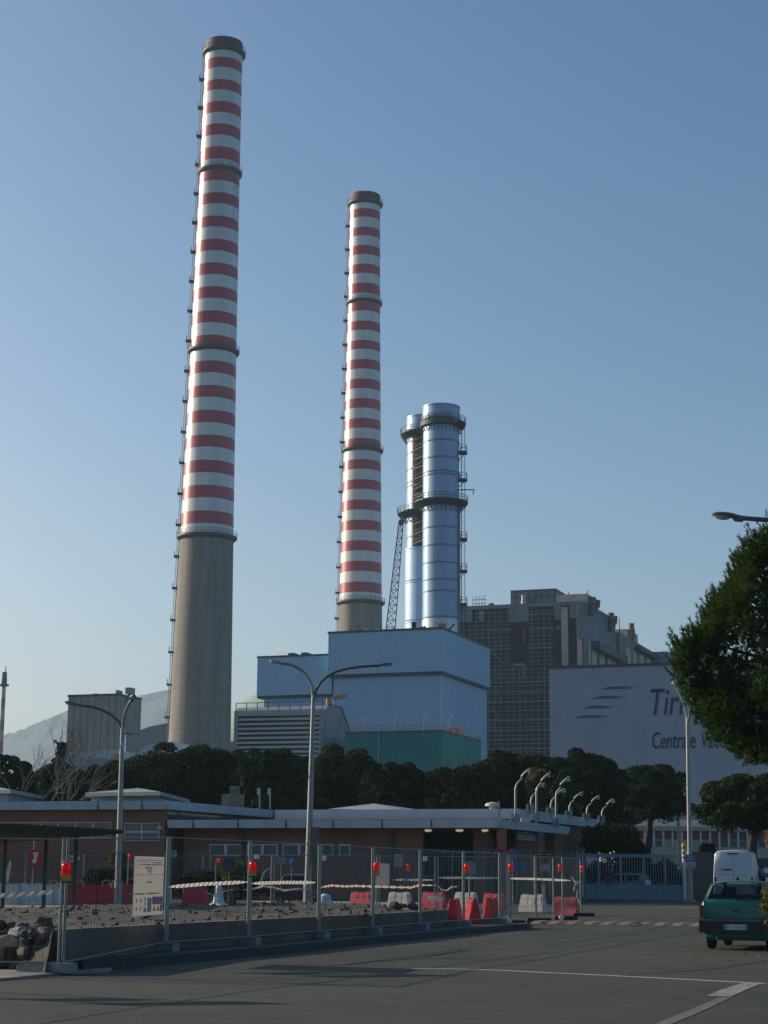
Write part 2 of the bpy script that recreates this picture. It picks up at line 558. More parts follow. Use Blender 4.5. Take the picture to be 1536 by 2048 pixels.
def asphalt():
    m, nt, b = nodes_of('asphalt')
    N, L = nt.nodes, nt.links
    geo = N.new('ShaderNodeNewGeometry')
    def nz(scale, det, rough=.6):
        n = N.new('ShaderNodeTexNoise'); n.inputs['Scale'].default_value = scale
        n.inputs['Detail'].default_value = det; n.inputs['Roughness'].default_value = rough
        L.new(geo.outputs['Position'], n.inputs['Vector']); return n
    big, mid, fine = nz(.16, 5), nz(1.1, 6, .7), nz(24, 4, .7)
    rp = N.new('ShaderNodeValToRGB')
    rp.color_ramp.elements[0].position = .36; rp.color_ramp.elements[0].color = (.036, .041, .031, 1)
    rp.color_ramp.elements[1].position = .66; rp.color_ramp.elements[1].color = (.078, .083, .065, 1)
    a = N.new('ShaderNodeMath'); a.operation = 'MULTIPLY_ADD'; a.inputs[1].default_value = .45
    L.new(mid.outputs['Fac'], a.inputs[0])
    s = N.new('ShaderNodeMath'); s.operation = 'MULTIPLY'; s.inputs[1].default_value = .55
    L.new(big.outputs['Fac'], s.inputs[0]); L.new(s.outputs[0], a.inputs[2])
    L.new(a.outputs[0], rp.inputs['Fac'])
    mr = N.new('ShaderNodeMapRange')
    mr.inputs['From Min'].default_value = .3; mr.inputs['From Max'].default_value = .75
    mr.inputs['To Min'].default_value = .6; mr.inputs['To Max'].default_value = 1.55
    L.new(fine.outputs['Fac'], mr.inputs['Value'])
    vm = N.new('ShaderNodeVectorMath'); vm.operation = 'SCALE'
    L.new(rp.outputs['Color'], vm.inputs[0]); L.new(mr.outputs[0], vm.inputs['Scale'])
    L.new(vm.outputs[0], b.inputs['Base Color'])
    b.inputs['Roughness'].default_value = .85
    b.inputs['Specular IOR Level'].default_value = .25
    bp = N.new('ShaderNodeBump'); bp.inputs['Strength'].default_value = .5; bp.inputs['Distance'].default_value = .012
    L.new(fine.outputs['Fac'], bp.inputs['Height']); L.new(bp.outputs['Normal'], b.inputs['Normal'])
    return m


m_asph = asphalt()
m_ground = M('open ground', (.075, .075, .055), .95, var=.35, scale=.08)
m_slab = M('pale pavement concrete', (.26, .24, .21), .9, var=.2, scale=3, bump=.3, stain=.4, stain_col=(.16, .15, .13))


def text_mesh(body, size, extrude, shear=0.0, sx=1.0):
    cu = bpy.data.curves.new('lettering', 'FONT')
    cu.body = body; cu.size = size; cu.extrude = extrude; cu.shear = shear
    o = bpy.data.objects.new('lettering', cu)
    COL.objects.link(o)
    bpy.context.view_layer.update()
    me = bpy.data.meshes.new_from_object(o.evaluated_get(bpy.context.evaluated_depsgraph_get()))
    COL.objects.unlink(o)
    bpy.data.objects.remove(o)
    vs = [Vector((q.co.x * sx, q.co.y, q.co.z)) for q in me.vertices]
    fs = [tuple(p.vertices) for p in me.polygons]
    bpy.data.meshes.remove(me)
    return vs, fs


def put_text(mb, body, pl, px0, py0, px1, py1, n, shear=0.0):
    """letters of `body` filling a pixel box on a wall plane"""
    vs, fs = text_mesh(body, 1.0, .03, shear)
    x0, x1 = min(q.x for q in vs), max(q.x for q in vs)
    y0, y1 = min(q.y for q in vs), max(q.y for q in vs)
    u0, u1, z0, z1 = pl.rect(px0, py0, px1, py1, n)
    k = [(u1 - u0) / (x1 - x0), (z1 - z0) / (y1 - y0)]
    mb.add([pl.pt(u0 + (q.x - x0) * k[0], z0 + (q.y - y0) * k[1], n + q.z * .8 - .024) for q in vs], fs)


def sheet(name, pts, mat, z=None):
    mb = MB()
    mb.add([Vector((q[0], q[1], q[2] if z is None else z)) for q in pts], [tuple(range(len(pts)))])
    o = mb.build(name, mat, smooth=0, origin=(0, 0, 0))
    return struct(o)


# ------------------------------------------------------------------ light, sky, air
SUN_AZ, SUN_EL = R(-67), R(20)
w = bpy.data.worlds.new('World')
scene.world = w
w.use_nodes = True
nt = w.node_tree
sky = nt.nodes.new('ShaderNodeTexSky')
sky.sky_type = 'NISHITA'
sky.sun_disc = False
sky.sun_elevation = SUN_EL
sky.sun_rotation = SUN_AZ
sky.air_density = .9
sky.dust_density = 2.4
sky.ozone_density = 4.0
bg = nt.nodes['Background']
# the winter sky of the photograph: stronger contrast between the sun side and the far side
sep = nt.nodes.new('ShaderNodeSeparateColor')
cmb = nt.nodes.new('ShaderNodeCombineColor')
nt.links.new(sky.outputs[0], sep.inputs[0])
SKY_POW, SKY_MUL, SKY_CAP = (1.75, 1.45, 1.25), (39.6, 20.5, 13.6), (.36, .46, .58)
for ch in range(3):
    sc_ = nt.nodes.new('ShaderNodeMath'); sc_.operation = 'MULTIPLY'; sc_.inputs[1].default_value = .1
    mn_ = nt.nodes.new('ShaderNodeMath'); mn_.operation = 'MINIMUM'; mn_.inputs[1].default_value = SKY_CAP[ch]
    pw_ = nt.nodes.new('ShaderNodeMath'); pw_.operation = 'POWER'; pw_.inputs[1].default_value = SKY_POW[ch]
    ml_ = nt.nodes.new('ShaderNodeMath'); ml_.operation = 'MULTIPLY'; ml_.inputs[1].default_value = SKY_MUL[ch]
    nt.links.new(sep.outputs[ch], sc_.inputs[0]); nt.links.new(sc_.outputs[0], mn_.inputs[0])
    nt.links.new(mn_.outputs[0], pw_.inputs[0]); nt.links.new(pw_.outputs[0], ml_.inputs[0])
    nt.links.new(ml_.outputs[0], cmb.inputs[ch])
nt.links.new(cmb.outputs[0], bg.inputs['Color'])
bg.inputs['Strength'].default_value = .10
sun = bpy.data.lights.new('sun', 'SUN')
sun.energy = 4.8
sun.angle = R(.5)
sun.color = (1, .86, .68)
suno = bpy.data.objects.new('sun', sun)
COL.objects.link(suno)
sd = Vector((math.sin(SUN_AZ) * math.cos(SUN_EL), math.cos(SUN_AZ) * math.cos(SUN_EL), math.sin(SUN_EL)))
suno.rotation_euler = sd.to_track_quat('Z', 'Y').to_euler()
suno.location = (-60, 30, 60)

HAZE = True
if HAZE:
    hz = nodes_of('haze air')[0]
    hnt = hz.node_tree
    hnt.nodes.remove(hnt.nodes['Principled BSDF'])
    pv = hnt.nodes.new('ShaderNodeVolumePrincipled')
    pv.inputs['Color'].default_value = (.66, .86, 1, 1)
    pv.inputs['Density'].default_value = .00013
    pv.inputs['Anisotropy'].default_value = .2
    hnt.links.new(pv.outputs[0], hnt.nodes['Material Output'].inputs['Volume'])
    o = MB().box(-3200, 3200, -60, 6200, -3, 700).build('haze', hz, smooth=0)
    struct(o, 'stuff')

# ------------------------------------------------------------------ ground, roads
gm = MB()
gm.quad((-3000, -50, -.02), (3000, -50, -.02), (3000, 6000, -.02), (-3000, 6000, -.02))
struct(gm.build('ground', m_ground, smooth=0, origin=(0, 0, 0)))
sheet('road', [(-70, -12, 0), (70, -12, 0), (70, 135, 0), (-70, 135, 0)], m_asph)

# white road lines
def strip_px(pix, w, z, name, mat, wend=None):
    pts = [G(x, y, z) for x, y in pix]
    mb = MB()
    vs = []
    for i, p in enumerate(pts):
        d = (pts[min(i + 1, len(pts) - 1)] - pts[max(0, i - 1)]).normalized()
        n = Vector((-d.y, d.x, 0)) * (w if not isinstance(w, (list, tuple)) else w[i]) / 2
        vs += [p + n, p - n]
    mb.add(vs, [(2 * i, 2 * i + 1, 2 * i + 3, 2 * i + 2) for i in range(len(pts) - 1)])
    return mb

def jagged(a, b, n, amp):
    out = []
    for i in range(n + 1):
        t = i / n
        out.append((a[0] + (b[0] - a[0]) * t + rnd.uniform(-amp, amp), a[1] + (b[1] - a[1]) * t + rnd.uniform(-amp, amp) * .12))
    return out

o = strip_px([(826, 1937), (900, 1937.5), (1000, 1940.5), (1200, 1950), (1400, 1960), (1530, 1967)], .17, .005, 'x', None).build('road_marking', m_line, smooth=0, origin=(0, 0, 0)); struct(o)
o = strip_px([(1506, 1966), (1470, 1978), (1438, 1992)], [.26, .32, .32], .006, 'x', None).build('road_marking', M('half worn road paint', (.27, .265, .25), .85, var=.35, scale=8, stain=.7, stain_col=(.10, .10, .09)), smooth=0, origin=(0, 0, 0)); struct(o)
o = strip_px([(1452, 1994), (1412, 2012), (1370, 2030), (1320, 2050)], [.14, .16, .17, .17], .005, 'x', None).build('road_marking', m_linef, smooth=0, origin=(0, 0, 0)); struct(o)
sm = MB()
for a, b, n, ww in [((60, 2050), (470, 1985), 9, .05), ((470, 1985), (690, 1958), 6, .06), ((690, 1958), (960, 1921), 7, .07), ((960, 1921), (1120, 1903), 5, .06),
                    ((660, 1931), (830, 1911), 6, .07), ((830, 1911), (1010, 1882), 6, .09), ((1120, 1885), (1260, 1868), 5, .07), ((1260, 1868), (1330, 1853), 4, .08),
                    ((1250, 1950), (1430, 1938), 6, .05), ((1430, 1938), (1536, 1921), 4, .09), ((430, 1957), (640, 1957), 5, .05), ((0, 1962), (180, 1948), 6, .05)]:
    t = strip_px(jagged(a, b, n, 4), ww, .0045, 'x', None)
    sm.add(t.v, t.f)
struct(sm.build('road_seams', m_seam, smooth=0, origin=(0, 0, 0)))

# pale pavement corner at the left
def slab(name, pix, z, mat, h=None):
    pts = [G(x, y, z) for x, y in pix]
    mb = MB().prism(pts, (0, 0, -(h or z) - .02))
    return struct(mb.build(name, mat, smooth=0))

slab('pavement', [(-140, 1968), (20, 1955), (130, 1944), (215, 1941), (225, 1936), (150, 1928), (60, 1928), (-160, 1925)], .035, m_slab, .035)

# the kerbed island under the site fence
NF = [(123, 1935, .04), (331, 1890, .165), (497, 1880, .165), (637, 1866, .165), (745, 1857, .165), (840, 1848, .165), (927, 1842, .165), (1000, 1837, .165)]
HH = {0: 252, 1: 214, 2: 195, 3: 176, 4: 163, 5: 150, 6: 140, 7: 133}
fence_pts = []
for i, (x, y, z) in enumerate(NF):
    Y = 2.0 * F * .985 / HH[i]
    q = P(x, y, Y)
    fence_pts.append(Vector((q.x, q.y, z)))
FD = (fence_pts[7] - fence_pts[1]).normalized()
FD.z = 0
FN = Vector((FD.y, -FD.x, 0))            # towards the road
kp = [fence_pts[1] - FD * 4.0 + FN * .5] + [q + FN * .62 for q in fence_pts[1:]] + [fence_pts[7] + FD * 1.2 + FN * .45, fence_pts[7] + FD * 1.7 - FN * .5]
kin = [q - FN * 1.3 for q in reversed(kp[:-1])]
kp = [Vector((q.x, q.y, .15)) for q in kp]
kin = [Vector((q.x, q.y, .15)) for q in kin]
struct(MB().prism(kp + kin, (0, 0, -.2)).build('pavement', m_pave, smooth=0))
kb = MB()
for a, b in zip(kp[:-1], kp[1:]):
    n = Vector(((b - a).y, -(b - a).x, 0)).normalized()
    kb.hexa([a + n * .003 - Vector((0, 0, .2)), b + n * .003 - Vector((0, 0, .2)), b + n * .15 - Vector((0, 0, .2)), a + n * .15 - Vector((0, 0, .2)),
             a + n * .003 + Vector((0, 0, .004)), b + n * .003 + Vector((0, 0, .004)), b + n * .13 + Vector((0, 0, .004)), a + n * .13 + Vector((0, 0, .004))])
struct(kb.build('kerb', m_kerb, smooth=0))

# dug-out works platform with its retaining wall
wl = []
for x, y, k in ((128, 1859, 0), (331, 1848, 1), (497, 1840, 2), (637, 1833, 3), (745, 1828, 4), (840, 1823, 5), (896, 1819, 6)):
    q = fence_pts[k] - FN * (1.0 if k else 1.3)
    c = P(x, y, q.y)
    wl.append(Vector((c.x, c.y, c.z)))
wmb = MB()
for a, b in zip(wl[:-1], wl[1:]):
    n = FN * .22
    wmb.hexa([Vector((a.x, a.y, 0)), Vector((b.x, b.y, 0)), Vector((b.x, b.y, 0)) - n, Vector((a.x, a.y, 0)) - n, a, b, b - n, a - n])
tag(wmb.build('retaining_wall', m_wall, smooth=0), 'low brown concrete wall holding back dug earth behind the site fence', 'wall')

def dirt_z(x, y, base):
    q = Vector((x * .9, y * .9, 3.1))
    return base - .06 + .10 * noise.noise(q * .35) + .07 * noise.noise(q * 1.1) + .05 * noise.noise(q * 3.3)

dm = MB()
NU, NVV = 150, 60
rows = []
for i in range(NU + 1):
    t = i / NU * (len(wl) - 1)
    k = min(int(t), len(wl) - 2)
    a = wl[k].lerp(wl[k + 1], t - k)
    row = []
    for j in range(NVV + 1):
        s = j / NVV
        dep = s * (19 - 8 * i / NU)
        # back away from the wall, leftwards and along the view
        q = a - FN * .2 + Vector((-.30, .95, 0)) * dep
        z = a.z - .02
        if s > 0:
            z = dirt_z(q.x, q.y, a.z - .02) * min(1, s * 6) + (a.z - .02) * (1 - min(1, s * 6)) + .07 * math.exp(-((s - .75) / .18) ** 2)
        z = z * (1 - max(0, (s - .92) / .08)) 
        row.append(Vector((q.x, q.y, max(z, -.01))))
    rows.append(row)
# extend left of the wall end as an open slope
left = []
for e in range(1, 26):
    ex = e * .35
    row = []
    for j in range(NVV + 1):
        s = j / NVV
        q = rows[0][j] + Vector((-ex, -.02 * ex + 1.3 * min(1, ex / .9) * (1 - s), 0))
        fr = min(1, j / 12)
        z = rows[0][j].z * (1 - .65 * (1 - fr) * min(1, ex / 1.6)) + min(1, ex) * ( .22 * noise.noise(Vector((q.x * 1.2, q.y * 1.2, 9))) + .10 * noise.noise(Vector((q.x * 3.5, q.y * 3.5, 2))))
        row.append(Vector((q.x, q.y, max(z, -.01))))
    left.append(row)
grid = list(reversed(left)) + rows
for row in grid:
    dm.v += row
for i in range(len(grid) - 1):
    for j in range(NVV):
        a = i * (NVV + 1) + j
        dm.f.append((a, a + NVV + 1, a + NVV + 2, a + 1)); dm.m.append(0)
# front slope of the open end down to the road
K_ = 9
o0 = len(dm.v)
for i, row in enumerate(grid[:26]):
    p = row[0]
    for k in range(1, K_ + 1):
        t = k / K_
        q = Vector((p.x + .05 * t, p.y - .75 * t, 0))
        q.z = max(-.01, p.z * (1 - t) ** .8 + (.30 * noise.noise(Vector((q.x * 2.2, q.y * 2.2, 5))) + .16 * noise.noise(Vector((q.x * 6, q.y * 6, 1)))) * (1 - t) * min(1, 4 * t))
        dm.v.append(q)
for i in range(25):
    for k in range(K_):
        a0_ = i * (NVV + 1) if k == 0 else o0 + i * K_ + k - 1
        a1_ = (i + 1) * (NVV + 1) if k == 0 else o0 + (i + 1) * K_ + k - 1
        dm.f.append((a0_, a1_, o0 + (i + 1) * K_ + k, o0 + i * K_ + k)); dm.m.append(0)
struct(dm.build('dirt', m_dirt, smooth=60, origin=(0, 0, 0), fix=False))

def rock(mb, c, r, seed):
    q0 = Vector((seed * 1.7, seed * .31, seed * 2.3))
    vs, fs = [], []
    n, m = 8, 5
    for i in range(m + 1):
        t = -math.pi / 2 + math.pi * i / m
        for k in range(n):
            a = 2 * math.pi * k / n
            d = Vector((math.cos(t) * math.cos(a), math.cos(t) * math.sin(a), math.sin(t) * .75))
            rr = r * (1 + .55 * noise.noise(d * 1.3 + q0))
            vs.append(Vector(c) + d * rr)
    for i in range(m):
        for k in range(n):
            k2 = (k + 1) % n
            fs.append((i * n + k, i * n + k2, (i + 1) * n + k2, (i + 1) * n + k))
    mb.add(vs, fs)

rk = MB()
for i in range(800):
    row = grid[rnd.randrange(len(grid))]
    p = row[min(NVV - 4, int(abs(rnd.gauss(.68, .25)) * NVV) % (NVV - 3))]
    s = rnd.choice((.015, .02, .025, .03, .03, .04, .05, .07))
    rock(rk, p + Vector((rnd.uniform(-.2, .2), rnd.uniform(-.2, .2), s * .25)), s, i)
for i in range(120):
    px, py = rnd.uniform(-40, 118), rnd.uniform(1850, 1934)
    Y_ = 29.2 - (py - 1850) / 84 * 1.1
    c = P(px, py, Y_)
    if c.z < 0:
        c.z = .03
    rock(rk, c, rnd.choice((.05, .07, .09, .12, .16)), i + 300)
for i in range(34):
    px, py = rnd.uniform(44, 114), rnd.uniform(1862, 1936)
    c = P(px, py, 27.95 + rnd.uniform(-.1, .15))
    c.z = max(c.z, .04)
    rock(rk, c, rnd.choice((.06, .08, .10, .13, .15)), i + 500)
struct(rk.build('rubble', m_stone, smooth=25, origin=(0, 0, 0), fix=False), 'stuff')

# big lumps at the left end of the wall
for px, py, Y, r, lab in ((94, 1893, 28.5, .25, 'pale broken concrete lump at the left end of the low site wall'),
                          (60, 1912, 28.4, .30, 'dark rounded boulder left of the broken concrete lump'),
                          (18, 1905, 28.5, .36, 'large dark boulder by the left edge of the photo'),
                          (40, 1880, 28.9, .26, 'smaller boulder on top of the boulder heap at the left'),
                          (85, 1925, 28.1, .17, 'small stone behind the leftmost fence foot')):
    c = P(px, py, Y)
    b = MB(); rock(b, c, r, px)
    tag(b.build('boulder', m_stone if 'dark' in lab else m_block, smooth=35, fix=False), lab, 'boulder')

# road and pavement beyond the works
sheet('pavement', [G(-200, 1822), G(340, 1818), G(340, 1806), G(-200, 1808)], m_slab, .03)
sheet('pavement', [G(600, 1812), G(870, 1813), G(900, 1802), G(480, 1803)], m_slab, .03)

# speed bump: yellow and black pads
a, b = G(1076, 1846), G(1410, 1851)
d = (b - a).normalized(); n = Vector((-d.y, d.x, 0))
L = (b - a).length
npad = 19
mb = MB()
for i in range(npad):
    mb.mi = i % 2
    x0, x1 = L * i / npad, L * (i + 1) / npad
    w = 1.0
    prof = [(-w, .004), (-w * .45, .075), (w * .45, .075), (w, .004)]
    vs = []
    for x in (x0, x1 - .004):
        for yy, z in prof:
            vs.append(a + d * (x + yy * .16) + n * yy + Vector((0, 0, z)))
    mb.add(vs, [(0, 1, 5, 4), (1, 2, 6, 5), (2, 3, 7, 6), (0, 3, 2, 1), (4, 5, 6, 7)])
tag(mb.build('speed_bump', [m_bumpy, m_bumpk], smooth=0), 'low speed bump of worn yellow and black pads across the road', 'speed bump')

# fallen leaves round the parked car
lf = MB()
for i in range(900):
    px, py = rnd.uniform(1385, 1560), rnd.uniform(1872, 1990)
    if rnd.random() > math.exp(-abs(py - 1900) / 22):
        continue
    c = G(px, py, .008)
    s = rnd.uniform(.02, .05); a = rnd.uniform(0, 6.3)
    e1 = Vector((math.cos(a), math.sin(a), rnd.uniform(-.3, .3))) * s
    e2 = Vector((-math.sin(a), math.cos(a), rnd.uniform(-.3, .3))) * s * .7
    c.z += .012
    lf.quad(c - e1, c - e2, c + e1, c + e2)
struct(lf.build('fallen_leaves', m_orgleaf, smooth=0, fix=False, origin=(0, 0, 0)), 'stuff')

# hills
def hills(pix, Y, name, mat):
    mb = MB()
    pts = [P(x, y, Y) for x, y in pix]
    fine = []
    for a, b in zip(pts[:-1], pts[1:]):
        for i in range(40):
            fine.append(a.lerp(b, i / 14))
    fine.append(pts[-1])
    K = 16
    for q in fine:
        for k in range(K + 1):
            t = k / K
            y = q.y - 1500 * (1 - t)
            h = q.z * (t ** 1.3)
            h += (34 * noise.noise(Vector((q.x * .004, y * .004, 1))) + 16 * noise.noise(Vector((q.x * .015, y * .015, 4))) + 7 * noise.noise(Vector((q.x * .06, y * .06, 7)))) * (t if t < 1 else .8)
            mb.v.append(Vector((q.x, y, max(h, -1))))
    for i in range(len(fine) - 1):
        for k in range(K):
            a = i * (K + 1) + k
            mb.f.append((a, a + K + 1, a + K + 2, a + 1)); mb.m.append(0)
    return struct(mb.build(name, mat, smooth=180, fix=False, origin=(0, 0, 0)))

m_hill = M('wooded hill', (.011, .019, .022), .95, var=.5, scale=.02)
hills([(-500, 1560), (-200, 1510), (0, 1470), (60, 1450), (110, 1432), (150, 1418), (230, 1402), (300, 1397), (345, 1404), (420, 1425), (470, 1440), (560, 1470), (800, 1540), (1100, 1580), (1700, 1600)], 5600, 'hills', m_hill)

# ================================================================== power station
# ------------------------------------------------------------------ twin striped chimneys
D1 = 394.0
base1 = P(405, 1480, D1)
ch_base = Vector((base1.x - .8, D1, 0))

def zc(y, rr):
    return P(420, y, D1 - rr).z

PROF = [(0, 7.55), (30, 6.95), (77, 6.1), (122, 5.4), (165, 4.8), (201, 4.5)]
def ch_r(z):
    for (z0, r0), (z1, r1) in zip(PROF[:-1], PROF[1:]):
        if z <= z1:
            return r0 + (r1 - r0) * (z - z0) / (z1 - z0)
    return PROF[-1][1]

EDGES = [1066, 1046, 1021, 994.5, 969.6, 944, 919.1, 892.8, 868.5, 843.5, 818.8, 792.6, 768.9, 743.4, 719.5, 693.8, 670.2, 644.8, 621.2, 595.9, 572.6,
         548.2, 524.8, 500.4, 477.2, 452.3, 430.7, 405.8, 383.6, 359, 338, 316, 291.3, 267.6, 245.3, 222, 200, 176.7, 156, 131.4, 111.2, 91, 69]
zs = [zc(y, ch_r(150) if y < 700 else ch_r(90)) for y in EDGES]

def chimney(base, label):
    t = thing('striped_chimney', label, 'chimney', base, 'red and white striped chimneys')
    prof, mats = [], []
    for i in range(12):
        z = zs[0] * i / 12
        prof.append((ch_r(z), z)); mats.append(2)
    white = True
    for i, z in enumerate(zs):
        prof.append((ch_r(z), z))
        if i < len(zs) - 1:
            mats.append(3 if i == len(zs) - 2 else (0 if white else 1))
            white = not white
    top = zs[-1]
    rt = ch_r(top)
    prof += [(rt - .5, top + .05), (rt - .7, top - 6)]
    mats += [3, 3]
    MB().lathe(base, prof, 72, mats).build('shaft', [m_white, m_red, m_conc, m_cap], t, smooth=40)
    for z, wd, rail in ((zs[-2] + .1, .75, 1), (zc(331, 4.9), .6, 0), (zc(691, 5.4), .7, 0), (zc(1066, 6.1), .85, 1)):
        r = ch_r(z)
        m = MB()
        m.lathe(base, [(r - .05, z - .9), (r + .3, z - .7), (r + wd, z - .25), (r + wd, z + .2), (r - .05, z + .2)], 64)
        for h in (.6, 1.15):
            m.lathe(base, [(r + wd - .03, z + h), (r + wd + .03, z + h), (r + wd + .03, z + h + .07), (r + wd - .03, z + h + .07)], 64, closed=True)
        for k in range(28):
            a = 2 * math.pi * k / 28
            c = base + Vector(((r + wd) * math.cos(a), (r + wd) * math.sin(a), z + .1))
            m.bar(c, c + Vector((0, 0, 1.1)), .07)
        m.build('platform', m_plat, t)
    # caged ladder up the left flank with rest landings
    az = R(183)
    dr = Vector((math.cos(az), math.sin(az), 0)); tg = Vector((-dr.y, dr.x, 0))
    m = MB()
    zz = [i * 3.0 for i in range(int(198 / 3) + 1)]
    for s in (-.28, .28):
        m.tube([base + dr * (ch_r(z) + .18) + tg * s + Vector((0, 0, z)) for z in zz], .09, 4)
        m.tube([base + dr * (ch_r(z) + .62) + tg * s + Vector((0, 0, z)) for z in zz], .045, 4)
    z = 2.0
    while z < 197:
        p = base + dr * (ch_r(z) + .18) + Vector((0, 0, z))
        m.bar(p - tg * .28, p + tg * .28, .05, caps=False)
        m.bar(p, p + dr * .44, .04, caps=False)
        z += .75
    m.build('ladder', m_plat, t)
    for k in range(26):
        z = 6 + k * 7.35
        p = base + dr * (ch_r(z) + .45) + Vector((0, 0, z))
        m = MB()
        m.hexa([p + dr * a + tg * b + Vector((0, 0, c)) for c in (-.2, .15) for a, b in ((-.45, -.8), (.72, -.8), (.72, .8), (-.45, .8))])
        for a, b in ((.56, -.66), (.56, .66), (-.3, .66), (-.3, -.66)):
            m.bar(p + dr * a + tg * b, p + dr * a + tg * b + Vector((0, 0, 1.2)), .07)
        m.bar(p + dr * .56 - tg * .66 + Vector((0, 0, 1.2)), p + dr * .56 + tg * .66 + Vector((0, 0, 1.2)), .07)
        m.bar(p + dr * .7, p - dr * .5 - Vector((0, 0, 1.2)), .09)
        m.build('landing', m_plat, t)
    return t

ch1 = chimney(ch_base, 'nearest and tallest looking striped chimney with a long bare concrete base')
ch1.rotation_euler = (0, .0055, 0)
D2 = 491.0
b2 = P(721, 1262, D2)
dup(ch1, (b2.x - .1, D2, 0), 'farther striped chimney rising behind the blue cladded power hall').rotation_euler = (0, 0, 0)

# slim far striped mast at the left edge
c = P(1, 1500, 520)
t = thing('lattice_mast', 'slim pale red and white mast cut by the left edge of the photo', 'mast', (c.x, 520, 0))
m = MB()
zt = P(2, 1352, 520).z
for k in range(18):
    m.mi = k % 2
    z0, z1 = zt * k / 18, zt * (k + 1) / 18
    m.cyl(Vector((c.x, 520, z0)), Vector((c.x, 520, z1)), .95 - .02 * k, .95 - .02 * (k + 1), 14)
m.build('shaft', [M('faded mast white', (.42, .42, .43), .7), M('faded mast red', (.32, .16, .16), .7)], t)
m = MB()
m.cyl(Vector((c.x, 520, zt - 3)), Vector((c.x, 520, zt - 2.5)), 1.5, n=14)
m.cyl(Vector((c.x, 520, zt - 2.5)), Vector((c.x, 520, zt + 1.2)), .9, .7, n=12)
m.bar(Vector((c.x + .3, 520, zt)), Vector((c.x + .3, 520, zt + 3)), .2)
m.build('top_platform', m_plat, t)

# ------------------------------------------------------------------ twin silver-blue stacks
DS = 330.0
tw = thing('blue_exhaust_stack', 'front silver blue exhaust stack with dark ring platforms and side ladder', 'exhaust stack', (P(881, 1255, DS).x + .05, DS, 0), 'silver blue exhaust stacks')
sb = WORLD_LOC[tw.name]
def zs_(y, px=881, D=DS - 3.5):
    return P(px, y, D).z
RS = 3.52
def stack_shell(t, base, rings, ytop, ycol, ybot, D, px, R0):
    zf = lambda y: P(px, y, D - R0).z
    m = MB()
    zt, zcb = zf(ytop), zf(ycol)
    m.lathe(base, [(R0, 0), (R0, zf(ybot)), (R0, zcb - 3.2), (R0, zcb - 3.0), (R0, zcb)], 56)
    m.build('shell', m_silver, t)
    m = MB()
    m.lathe(base, [(R0, zcb - .9), (R0 + .28, zcb - .6), (R0 + .28, zcb + .3), (R0 + .12, zcb + .35), (R0 + .12, zt - .3), (R0 + .2, zt - .25), (R0 + .2, zt), (R0 - .35, zt), (R0 - .4, zt - 3)], 56)
    m.build('crown', m_silver, t)
    for y in rings:
        z = zf(y)
        q = MB()
        q.lathe(base, [(R0 - .02, z - .14), (R0 + .11, z - .12), (R0 + .11, z + .12), (R0 - .02, z + .14)], 56)
        q.build('stiffener_ring', m_ringd, t)

def ring_platform(t, base, z, r0, r1, a0, a1, n=30):
    m = MB()
    for i in range(n):
        b0, b1 = a0 + (a1 - a0) * i / n, a0 + (a1 - a0) * (i + 1) / n
        q = lambda r, a, zz: base + Vector((r * math.cos(a), r * math.sin(a), zz))
        m.hexa([q(r0, b0, z - .9), q(r0 + .5, b0, z - .7), q(r0 + .5, b1, z - .7), q(r0, b1, z - .9), q(r0, b0, z), q(r1, b0, z), q(r1, b1, z), q(r0, b1, z)])
        m.hexa([q(r1 - .06, b0, z), q(r1, b0, z), q(r1, b1, z), q(r1 - .06, b1, z), q(r1 - .06, b0, z + .3), q(r1, b0, z + .3), q(r1, b1, z + .3), q(r1 - .06, b1, z + .3)])
        for h in (.75, 1.25):
            m.bar(q(r1, b0, z + h), q(r1, b1, z + h), .08, caps=False)
        if i % 2 == 0:
            m.bar(q(r1, b0, z), q(r1, b0, z + 1.3), .09)
            m.bar(q(r1 - .1, b0, z - .1), q(r0, b0, z - 1.9), .12)
    m.build('ring_platform', m_plat, t)

stack_shell(tw, sb, [877.7, 912, 940, 946, 1052, 1088, 1123, 1157, 1180, 1232], 805.6, 826, 1256, DS, 881, RS)
ring_platform(tw, sb, zs_(841), RS + .05, RS + 1.3, R(-50), R(60), 16)
ring_platform(tw, sb, zs_(839), RS + .05, RS + .6, R(-215), R(-52), 26)
ring_platform(tw, sb, zs_(1000), RS + .05, RS + 1.7, R(-215), R(60), 40)
# bottom skirt, ladder, landings
m = MB(); m.lathe(sb, [(RS, zs_(1262)), (RS + .1, zs_(1262)), (RS + .1, zs_(1236)), (RS, zs_(1236))], 56); m.build('base_skirt', M('pale galvanised skirt', (.55, .58, .60), .4, metal=.5), tw)
m = MB()
dx = Vector((math.cos(R(-8)), math.sin(R(-8)), 0)); tg = Vector((-dx.y, dx.x, 0))
zlo, zhi = zs_(1262), zs_(845)
for r, s, ww in ((.45, -.3, .09), (.45, .3, .09), (1.1, -.3, .06), (1.1, .3, .06)):
    m.bar(sb + dx * (RS + r) + tg * s + Vector((0, 0, zlo)), sb + dx * (RS + r) + tg * s + Vector((0, 0, zhi)), ww)
z = zlo
while z < zhi:
    p = sb + dx * (RS + .45) + Vector((0, 0, z))
    m.bar(p - tg * .3, p + tg * .3, .06, caps=False)
    m.bar(p, p + dx * .65, .05, caps=False)
    z += .7
m.build('ladder', m_plat, tw)
m = MB(); m.bar(sb + dx * (RS - .1) - tg * .9 + Vector((0, 0, zlo)), sb + dx * (RS - .1) - tg * .9 + Vector((0, 0, zs_(1010))), .55, .8); m.build('cable_riser', m_ringd, tw)
